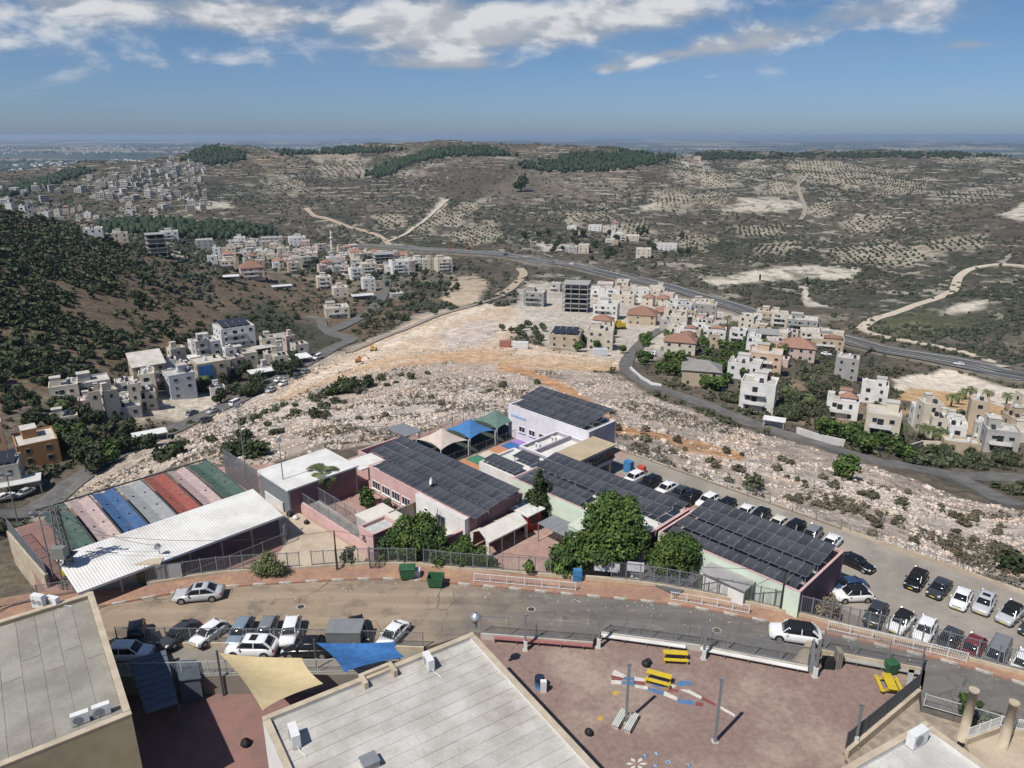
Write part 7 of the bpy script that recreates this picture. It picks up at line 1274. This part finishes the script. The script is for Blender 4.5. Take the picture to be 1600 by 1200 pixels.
for u, v, h, lb in ((320,612,5,'date palm beside the blue-sheeted block'),(128,622,4.5,'date palm left of the grey two-part house'),(100,652,4.5,'date palm in front of the cream house under the left hill'),(1135,520,8,'tallest date palm, beside the white villas of the central quarter'),(1143,524,6.5,'date palm right of the tallest one'),(1228,630,4.5,'date palm right of the white balcony block'),(1263,640,3.8,'date palm between the balcony block and the red-striped house'),(1402,694,5,'palm tree right of the cream palm house'),(1440,690,4,'palm tree left of the pair behind the low tan store'),(1455,698,4.5,'left palm of the pair behind the low tan store'),(1466,700,4.5,'right palm of the pair behind the low tan store'),(1485,636,3.5,'first young palm of the row by the orange plot'),(1497,632,3.5,'second young palm of the row by the orange plot'),(1508,624,3.5,'third young palm of the row by the orange plot'),(1516,622,3.5,'fourth young palm of the row by the orange plot'),(1541,627,3.5,'fifth young palm of the row by the orange plot'),(1572,632,3.5,'sixth young palm of the row by the orange plot')):
    palm(gr(u, v), h, 1.25, lb)
# ---- shared tree and shrub meshes for the middle distance
def variants(n, R_, H_, leaves, size, lm, seed, trunk=.6, z0=.3, nb=8, shell=.5):
    out = []
    for k in range(n):
        V, T = leafcloud(leaves, blobs_round(seed + k, R_, H_ - z0, z0, nb, .75), size, seed + k, shell); out.append((npmesh('crown', V, T, lm), MB().tube([(0, 0, -.6), (.04, 0, trunk), (0, .03, H_ * .6)], [R_ * .09, R_ * .07, R_ * .03], 6).mesh('trunk', BARK)))
    return out
VT = variants(4, 2.4, 4.4, 620, .34, LEAFD, 40, 1.2, .9); VG = variants(3, 2.4, 4.4, 620, .34, LEAF, 50, 1.2, .9); VO = variants(3, 2.2, 3.4, 480, .30, LEAFO, 60, .9, .6); VS = variants(4, 1.7, 1.9, 420, .26, LEAFD, 70, .3, .0, 7); VSO = variants(3, 1.5, 1.5, 340, .25, LEAFO, 80, .3, .0, 7); VSG = variants(3, 1.2, 1.1, 300, .22, LEAFG, 90, .2, .0, 6); VD = variants(2, 1.2, .9, 260, .2, DRY, 95, .2, 0, 6)
VC = variants(2, .9, 7, 420, .30, PINE, 98, .8, .5, 3, .4)
cr = random.Random(77)
def plant(p, var, s, name, label, cat, group, sz=None):
    c, k = cr.choice(var); t = thing(name, p, cr.uniform(0, 6.28), label, cat, group); t.scale = (s, s, s * (sz or cr.uniform(.85, 1.15))); link('crown', c, t); link('trunk', k, t); return t
for poly, n, var, s, name, label, group in (
  ([(50,640),(130,640),(215,670),(210,735),(150,748),(90,720),(40,690)], 40, VT, (.7,1.25), 'garden_tree', 'dark tree in the grove around the orange block', 'trees around the orange block'),
  ([(90,680),(210,700),(180,745),(120,730)], 10, VG, (.8,1.2), 'garden_tree', 'greener tree in the grove beside the valley road', 'greener trees beside the valley road'),
  ([(215,640),(420,560),(500,530),(480,580),(400,620),(330,640)], 26, VT, (.8,1.3), 'garden_tree', 'dark garden tree between the houses along the valley road', 'garden trees along the valley road'),
  ([(60,640),(300,560),(340,590),(240,650)], 14, VO, (.8,1.2), 'garden_tree', 'grey-green garden tree among the houses under the left hill', 'garden trees under the left hill'),
  ([(340,400),(470,390),(640,410),(720,440),(650,470),(540,450),(400,430)], 60, VT, (.8,1.4), 'town_tree', 'dark tree among the houses of the left valley town', 'trees of the left valley town'),
  ([(580,470),(660,440),(720,455),(690,490),(620,510),(560,520)], 40, VO, (.8,1.3), 'slope_tree', 'grey-green tree on the slope below the left valley town', 'trees below the left valley town'),
  ([(780,505),(850,505),(850,535),(790,540)], 14, VO, (.8,1.2), 'slope_tree', 'grey-green tree in the patch left of the solar-canopy house', 'trees left of the solar-canopy house'),
  ([(860,530),(1000,520),(1060,530),(1000,555),(900,550)], 16, VG, (.8,1.2), 'garden_tree', 'green garden tree in the central quarter', 'garden trees of the central quarter'),
  ([(990,560),(1130,575),(1180,555),(1160,600),(1110,615),(1010,575)], 34, VG, (.8,1.4), 'garden_tree', 'green garden tree around the wide grey-roofed house', 'garden trees around the wide grey-roofed house'),
  ([(1080,540),(1180,530),(1230,560),(1180,575),(1100,560)], 22, VG, (.8,1.3), 'garden_tree', 'green tree in the villa gardens of the right quarter', 'trees in the villa gardens'),
  ([(1110,620),(1220,655),(1330,690),(1300,670),(1180,620)], 34, VO, (.7,1.1), 'roadside_tree', 'grey-green bushy tree along the upper side of the ridge road', 'bushy trees along the ridge road'),
  ([(1210,590),(1300,590),(1330,650),(1250,660),(1210,640)], 34, VO, (.7,1.2), 'slope_tree', 'grey-green tree on the brown slope behind the balcony block', 'trees on the slope of the right quarter'),
  ([(1280,680),(1360,690),(1420,720),(1330,705)], 14, VG, (.8,1.2), 'roadside_tree', 'green tree beside the cream palm house', 'trees beside the cream palm house'),
  ([(1420,705),(1600,715),(1620,735),(1440,728)], 22, VO, (.6,.95), 'roadside_tree', 'round bush tree along the right end of the ridge road', 'round bush trees along the ridge road'),
  ([(800,370),(1050,360),(1100,400),(900,410)], 40, VT, (1.2,2.0), 'hamlet_tree', 'dark tree around the hamlet beyond the highway', 'trees around the hamlet'),
  ([(660,440),(720,450),(700,470)], 8, VT, (.8,1.2), 'slope_tree', 'dark tree at the pale cut near the town', 'dark trees at the pale cut')):
    for u, v in scatter_px(poly, n, n * 7 + int(poly[0][0]), 3):
        name_by_house(plant(gr(u, v), var, cr.uniform(*s), name, label, 'tree', group), label.split(' tree')[0].replace('bush', 'bushy') + ' tree', label)
for u, v, lb in ((1046,508,'cypress tree at the end of the ridge road'),(1052,512,'second cypress tree at the end of the ridge road'),(1187,440,'lone dark cypress on the pale cut beyond the highway'),(1260,446,'dark cypress at the top of the pale path beyond the highway')): plant(gr(u, v), VC, 1.2, 'cypress', lb, 'tree', None)
for u, v, var, s, lb in ((540,615,VS,2.6,'largest dark bush on the rubble slope, left of centre'),(520,618,VS,2.0,'dark bush left of the largest one on the rubble slope'),(575,605,VS,1.7,'dark bush right of the largest one on the rubble slope'),(345,590,VS,1.4,'dark bush beside the valley road'),(235,700,VS,1.8,'dark bush on the slope right above the canopied court'),(270,716,VS,1.9,'wide bush just behind the red canopy'),(255,722,VSO,1.6,'olive bush just behind the grey canopy'),(405,712,VS,1.8,'dark bush right of the slim floodlight mast'),(365,715,VS,1.5,'dark bush left of the slim floodlight mast'),(1320,748,VG,1.0,'bright green bush alone on the right-hand rocks'),(1310,746,VG,.8,'smaller bright bush touching the one on the right-hand rocks'),(1582,893,VS,1.3,'green bush on the rocks above the big car park'),(1010,690,VSG,1.1,'grey bush beside the orange track'),(785,605,VSG,1.5,'round grey-brown bush beyond the tents'),(840,600,VSG,1.3,'round brown bush at the orange track'),(1175,765,VSO,1.2,'olive bush behind the back row of cars'),(815,300,VT,5.5,'single large dark tree on the far hillside')):
    plant(gr(u, v), var, s, 'bush', lb, 'shrub', None)
for poly, n, var, s, label, group in (
  ([(0,560),(120,520),(280,520),(330,500),(420,470),(480,500),(430,520),(340,545),(250,590),(120,610),(0,660)], 110, VS, (.9,1.6), 'dark round shrub on the brown lower slope of the left hill', 'shrubs on the brown slope of the left hill'),
  ([(440,650),(560,600),(790,590),(960,640),(1130,690),(1400,760),(1600,830),(1600,900),(1330,830),(1150,760),(960,700),(780,620),(640,660),(480,690),(350,710),(200,750)], 90, VSG, (.5,1.1), 'small grey-brown shrub among the rocks of the near slope', 'shrubs among the near rocks'),
  ([(300,690),(450,630),(600,590),(720,575),(640,600),(520,650),(380,700)], 30, VSO, (.7,1.3), 'olive shrub on the left part of the rubble slope', 'olive shrubs on the rubble slope')):
    for u, v in scatter_px(poly, n, n + 3, 4): plant(gr(u, v), var, cr.uniform(*s), 'shrub', label, 'shrub', group)
settle_names()
# ---- masses nobody could count: joined meshes
def lump(seed, sub=1, rough=.28):
    """small faceted clump of 20 or 80 triangles"""
    t_ = (1 + 5 ** .5) / 2; V = np.array([(-1,t_,0),(1,t_,0),(-1,-t_,0),(1,-t_,0),(0,-1,t_),(0,1,t_),(0,-1,-t_),(0,1,-t_),(t_,0,-1),(t_,0,1),(-t_,0,-1),(-t_,0,1)], float); V /= np.linalg.norm(V[0])
    T = np.array([(0,11,5),(0,5,1),(0,1,7),(0,7,10),(0,10,11),(1,5,9),(5,11,4),(11,10,2),(10,7,6),(7,1,8),(3,9,4),(3,4,2),(3,2,6),(3,6,8),(3,8,9),(4,9,5),(2,4,11),(6,2,10),(8,6,7),(9,8,1)])
    for _ in range(sub):
        nv = list(V); cache = {}; nt_ = []
        def mid(a, b):
            k = (min(a, b), max(a, b))
            if k not in cache: p = nv[a] + nv[b]; nv.append(p / np.linalg.norm(p)); cache[k] = len(nv) - 1
            return cache[k]
        for a, b, c in T: x, y, z = mid(a, b), mid(b, c), mid(c, a); nt_ += [(a, x, z), (b, y, x), (c, z, y), (x, y, z)]
        V = np.array(nv); T = np.array(nt_)
    g_ = np.random.default_rng(seed); return V * (1 + rough * g_.normal(size=(len(V), 1))), T
def mass(name, pts, protos, sizes, mat_, label, cat, zs=.8, sink=.15, tilt=0.0):
    """replicate small prototypes at points into one mesh of kind stuff"""
    pts = np.asarray(pts); n = len(pts); VV, TT = [], []; off = 0; ch = nr.integers(0, len(protos), n); an = nr.uniform(0, 6.283, n)
    for k, (V, T) in enumerate(protos):
        i = np.where(ch == k)[0]
        if not len(i): continue
        c, s = np.cos(an[i])[:, None], np.sin(an[i])[:, None]; S = sizes[i][:, None]; zsc = (zs * nr.uniform(.75, 1.25, len(i)))[:, None]
        x = (V[None, :, 0] * c - V[None, :, 1] * s) * S; y = (V[None, :, 0] * s + V[None, :, 1] * c) * S; z = V[None, :, 2] * S * zsc
        W_ = np.stack([x + pts[i, 0][:, None], y + pts[i, 1][:, None], z + (pts[i, 2] + sizes[i] * (zs * .6 - sink))[:, None]], -1)
        VV.append(W_.reshape(-1, 3)); TT.append((T[None] + (np.arange(len(i)) * len(V))[:, None, None] + off).reshape(-1, T.shape[1])); off += len(i) * len(V)
    o = link(name, npmesh(name, np.concatenate(VV), np.concatenate(TT), mat_)); return tag(o, label, cat, None, 'stuff')
def sample(rmin, rmax, amin, amax, n, seed):
    g_ = np.random.default_rng(seed); r = np.exp(g_.uniform(math.log(rmin), math.log(rmax), n)); a = g_.uniform(amin, amax, n); return r * np.sin(a), r * np.cos(a)
def rk_at(x, y):                                       # rockiness stored on the ground mesh
    i = np.clip(np.searchsorted(RR, np.hypot(x, y)), 0, len(RR) - 1); j = np.clip(np.searchsorted(AZ, np.arctan2(x, y)), 0, len(AZ) - 1); return RK[i, j]
def free(x, y):                                        # keep off the platform
    return ~inpoly(x, y, PLAT) | False
ROCKM = bpy.data.materials.new('limestone'); ROCKM.use_nodes = True; t = ROCKM.node_tree; q = G(t); ge = N(t, 'ShaderNodeNewGeometry')
cl = q.mix(q.noise(ge.outputs['Position'], .5, 4), (.64,.56,.49), (.43,.365,.31)); cl = q.mix(q.mapr(q.noise(ge.outputs['Position'], .13, 3), .5, .62), cl, (.58,.45,.35)); k = q.mapr(ge.outputs['Random Per Island'], 0, 1, .7, 1.22, False); cl = q.mix(1.0, cl, q.comb(k, k, k), 'MULTIPLY'); t.links.new(cl, t.nodes['Principled BSDF'].inputs['Base Color']); t.nodes['Principled BSDF'].inputs['Roughness'].default_value = .95
x, y = sample(70, 330, -.72, .72, 150000, 1); rk = rk_at(x, y); cl_ = fbm(x / 9, y / 9, 71) * .6 + fbm(x / 3, y / 3, 72) * .4; keep = free(x, y) & (nr.random(len(x)) < rk * sm(cl_, .42, .60)); x, y = x[keep][:28000], y[keep][:28000]
z = Hn(x, y); sz = .08 + .36 * nr.random(len(x)) ** 3.4 + .0004 * np.hypot(x, y); sz = np.where(nr.random(len(x)) < .012, sz + .2 + .35 * nr.random(len(x)), sz); mass('rubble', np.stack([x, y, z], -1), [lump(k, 0, .30) for k in range(8)], sz, ROCKM, 'pale limestone rubble strewn over the near slope', 'rubble', .62, .25)
x, y = sample(75, 300, -.72, .72, 40000, 2); rk = rk_at(x, y); c2_ = fbm(x / 12, y / 12, 75); keep = free(x, y) & (rk > .3) & (nr.random(len(x)) < sm(c2_, .46, .62)); x, y = x[keep][:6500], y[keep][:6500]; z = Hn(x, y)
def tuft(seed, n, lm=None): V, T = leafcloud(n, [(0, 0, .3, .8, .8, .5)], .32, seed, .2); return V, T
mass('dry_scrub', np.stack([x, y, z], -1), [tuft(k, 9) for k in range(5)], .28 + .42 * nr.random(len(x)), LEAFG, 'low grey-brown scrub between the rocks of the near slope', 'scrub', .8, .3)
# left hill scrub forest
def hillmask(px): return region(px)
LH = region([(-140,345),(0,328),(60,340),(130,362),(200,385),(300,400),(330,425),(420,470),(360,500),(320,505),(250,545),(150,590),(60,620),(-140,700)])
x, y = sample(200, 620, -.82, -.2, 30000, 4); w = lp(x, y); ins = inpoly(w[:, 0], w[:, 1], LH)
x, y = x[ins], y[ins]; w = w[ins]; z = Hn(x, y); dn = fbm(x / 22, y / 22, 81); d = np.array([0.0]); vv = None
px_c = y * math.cos(TH) - (z - CZ) * math.sin(TH); pv = 600 - F * (y * math.sin(TH) + (z - CZ) * math.cos(TH)) / px_c; pu = 800 + F * x / px_c
dens_ = np.clip((pu * .55 + pv - 470) / 190, 0, 1); prob = (1 - dens_) * .9 + .26; keep = nr.random(len(x)) < prob * sm(dn, .22 + .22 * dens_, .44 + .22 * dens_); x, y, z = x[keep][:8000], y[keep][:8000], z[keep][:8000]
def bushp(seed, n, size=.42): V, T = leafcloud(n, blobs_round(seed, 1.0, 1.0, 0, 5, .7), size, seed, .5); return V, T
mass('scrub_forest', np.stack([x, y, z], -1), [bushp(k, 22) for k in range(7)], .6 + 1.9 * nr.random(len(x)) ** 2, leaf_mat('leaf_maquis', (.062,.078,.030), (.038,.052,.022), 0), 'dense dark scrub forest covering the left hill', 'scrub forest', .95, .35)
# scattered scrub in the valley, off the roads, houses and bare earth
x, y = sample(165, 470, -.75, .75, 60000, 5); gi_ = (np.clip(np.searchsorted(RR, np.hypot(x, y)), 0, len(RR) - 1), np.clip(np.searchsorted(AZ, np.arctan2(x, y)), 0, len(AZ) - 1)); keep = (RK[gi_] < .25) & (GC[gi_].sum(-1) < .80) & (nr.random(len(x)) < .12 + .9 * sm(fbm(x / 14, y / 14, 85), .46, .62)); w = lp(x, y); keep &= ~inpoly(w[:, 0], w[:, 1], LH); x, y = x[keep], y[keep]
ob = np.array([(o.location.x, o.location.y) for o in COL.objects if o.parent is None and o.name.split('.')[0] == 'house']); rd = np.concatenate([np.array([v.co[:2] for v in o.data.vertices])[::3] for o in COL.objects if o.name.split('.')[0] in ('valley_road', 'ridge_road', 'side_road', 'branch_road', 'dirt_track', 'highway')])
dm = np.array([min(((ob - (a, b)) ** 2).sum(1).min() - 60, ((rd - (a, b)) ** 2).sum(1).min() - 14) for a, b in zip(x, y)]); x, y = x[dm > 0][:5500], y[dm > 0][:5500]
mass('valley_scrub', np.stack([x, y, Hn(x, y)], -1), [bushp(30 + k, 16, .40) for k in range(6)], .45 + 1.2 * nr.random(len(x)) ** 2, LEAFO, 'olive-grey scrub scattered on the brown valley slopes', 'scrub', .8, .3)
# far hills: scrub, orchards in rows, pine woods
x, y = sample(430, 2300, -.80, .80, 90000, 6); z = Hn(x, y); dn = fbm(x / 60, y / 60, 91) * .55 + fbm(x / 230, y / 230, 92) * .45; w = lp(x, y); bad = np.zeros(len(x), bool)
for gv in GROVES: pg = region(gv); bad |= inpoly(w[:, 0], w[:, 1], pg)
gcv = GC[np.clip(np.searchsorted(RR, np.hypot(x, y)), 0, len(RR) - 1), np.clip(np.searchsorted(AZ, np.arctan2(x, y)), 0, len(AZ) - 1)].sum(-1); HWp = np.array([(p.x, p.y) for p in HWL]); hd = polydist(x, y, HWp, False)
TS = region([(330,440),(420,415),(560,440),(640,470),(560,535),(430,500),(330,480)]); bad |= inpoly(w[:, 0], w[:, 1], TS) & (nr.random(len(x)) < .8); keep = (~bad) & (gcv < .75) & (hd > 20) & (nr.random(len(x)) < .10 + .95 * sm(dn, .42, .60)); x, y, z = x[keep][:26000], y[keep][:26000], z[keep][:26000]
mass('hill_scrub', np.stack([x, y, z], -1), [lump(20 + k, 0, .2) for k in range(5)], (.6 + 1.3 * nr.random(len(x)) ** 1.6) * (1 + np.hypot(x, y) / 3000), leaf_mat('leaf_far', (.055,.060,.036), (.042,.050,.030), 0), 'dark scrub dotted over the far hills', 'scrub', .8, .2)
OX = []
for gi, gv in enumerate(GROVES):
    wpt = np.array([(p.x, p.y) for p in gl(gv)]); c = wpt.mean(0); a = .25 + .5 * ((gi * 37) % 10) / 10; R2 = np.hypot(*(wpt - c).T).max(); st = 7.5 + math.hypot(*c) / 700
    gx, gy = np.meshgrid(np.arange(-R2, R2, st), np.arange(-R2, R2, st * .95)); gx = gx.ravel(); gy = gy.ravel(); X = c[0] + gx * math.cos(a) - gy * math.sin(a); Y = c[1] + gx * math.sin(a) + gy * math.cos(a); k = inpoly(X, Y, wpt) & (nr.random(len(X)) < .88); A2 = np.stack([X[k] + nr.normal(size=k.sum()) * .6, Y[k] + nr.normal(size=k.sum()) * .6], -1); OX.append(A2[np.argsort(np.abs(A2 - c).sum(1))[:550]])
OX = np.concatenate(OX)[:9000]; mass('olive_orchards', np.c_[OX, Hn(OX[:, 0], OX[:, 1])], [lump(40 + k, 0, .18) for k in range(4)], 1.2 + .7 * nr.random(len(OX)), LEAFD, 'olive trees planted in rows on the pale far terraces', 'orchard', .9, .1)
PX = []
for poly, n in (([(285,250),(320,230),(370,235),(378,250),(330,258)], 420), ([(430,236),(560,230),(625,236),(560,240),(440,242)], 330), ([(570,275),(640,245),(700,232),(760,232),(800,243),(700,243),(650,252),(600,275)], 900), ([(820,262),(900,240),(1000,236),(1080,238),(1040,250),(960,268),(850,268)], 900), ([(0,302),(60,285),(125,264),(135,270),(70,292),(0,310)], 420), ([(1090,240),(1250,240),(1600,240),(1600,246),(1250,248),(1100,250)], 420), ([(170,345),(330,350),(420,360),(400,372),(300,375),(180,360)], 420)):
    PX += [gr(u, v) for u, v in scatter_px(poly, min(n, 260), n)]
    m0 = np.array([(p.x, p.y) for p in PX[-min(n, 260):]]); 
    for _ in range(max(1, n // 200)): PX += [Vector((a + nr.normal() * 9, b + nr.normal() * 9, 0)) for a, b in m0]
PXa = np.array([(p.x, p.y) for p in PX]); mass('pine_woods', np.c_[PXa, Hn(PXa[:, 0], PXa[:, 1])], [lump(60 + k, 0, .2) for k in range(4)], 2.3 + 1.7 * nr.random(len(PXa)), PINE, 'dark pine woods along the far ridges', 'wood', 1.35, .0)
# far town and tree belts on the plain
x, y = sample(3800, 14000, -.62, .62, 7000, 8); dn = fbm(x / 900, y / 900, 95); lf = np.arctan2(x, y) < -.18; keep = (lf & (dn > .54)) | (dn > .66); x, y = x[keep][:1300], y[keep][:1300]; Vb, Tb = np.array([(-1,-1,-1),(1,-1,-1),(1,1,-1),(-1,1,-1),(-1,-1,1),(1,-1,1),(1,1,1),(-1,1,1)], float), np.array([(4,5,6,7),(0,1,5,4),(1,2,6,5),(2,3,7,6),(3,0,4,7)])
mass('plain_town', np.stack([x, y, Hn(x, y)], -1), [(Vb, Tb)], 5 + 9 * nr.random(len(x)), mat('far_town', (.46,.44,.40), .9, .1, .01), 'far-off pale town spread over the hazy plain', 'town', .6, .1)
x, y = sample(3200, 16000, -.66, .66, 9000, 9); dn = fbm(x / 1100, y / 500, 97); keep = dn > .5; x, y = x[keep][:4500], y[keep][:4500]; mass('plain_trees', np.stack([x, y, Hn(x, y)], -1), [lump(80, 0, .2), lump(81, 0, .2)], 8 + 14 * nr.random(len(x)), PINE, 'dark tree belts on the hazy plain', 'trees', .5, .1)
# ------------------------------------------------------------------ haze: one box of even air round everything
hm = bpy.data.materials.new('haze'); hm.use_nodes = True; t = hm.node_tree; t.nodes.clear()
pv = N(t, 'ShaderNodeVolumePrincipled'); pv.inputs['Color'].default_value = (.58, .76, 1.0, 1); pv.inputs['Density'].default_value = 6.0e-5; pv.inputs['Anisotropy'].default_value = .15
ho = N(t, 'ShaderNodeOutputMaterial'); t.links.new(pv.outputs[0], ho.inputs['Volume'])
zlo = float(TZ.min()) - 1.5; zhi = max(float(TZ.max()) + 16, CZ + 14)
tag(MB().box(0, 0, zlo, 130000, 130000, zhi - zlo).build('haze', hm), kind='stuff')
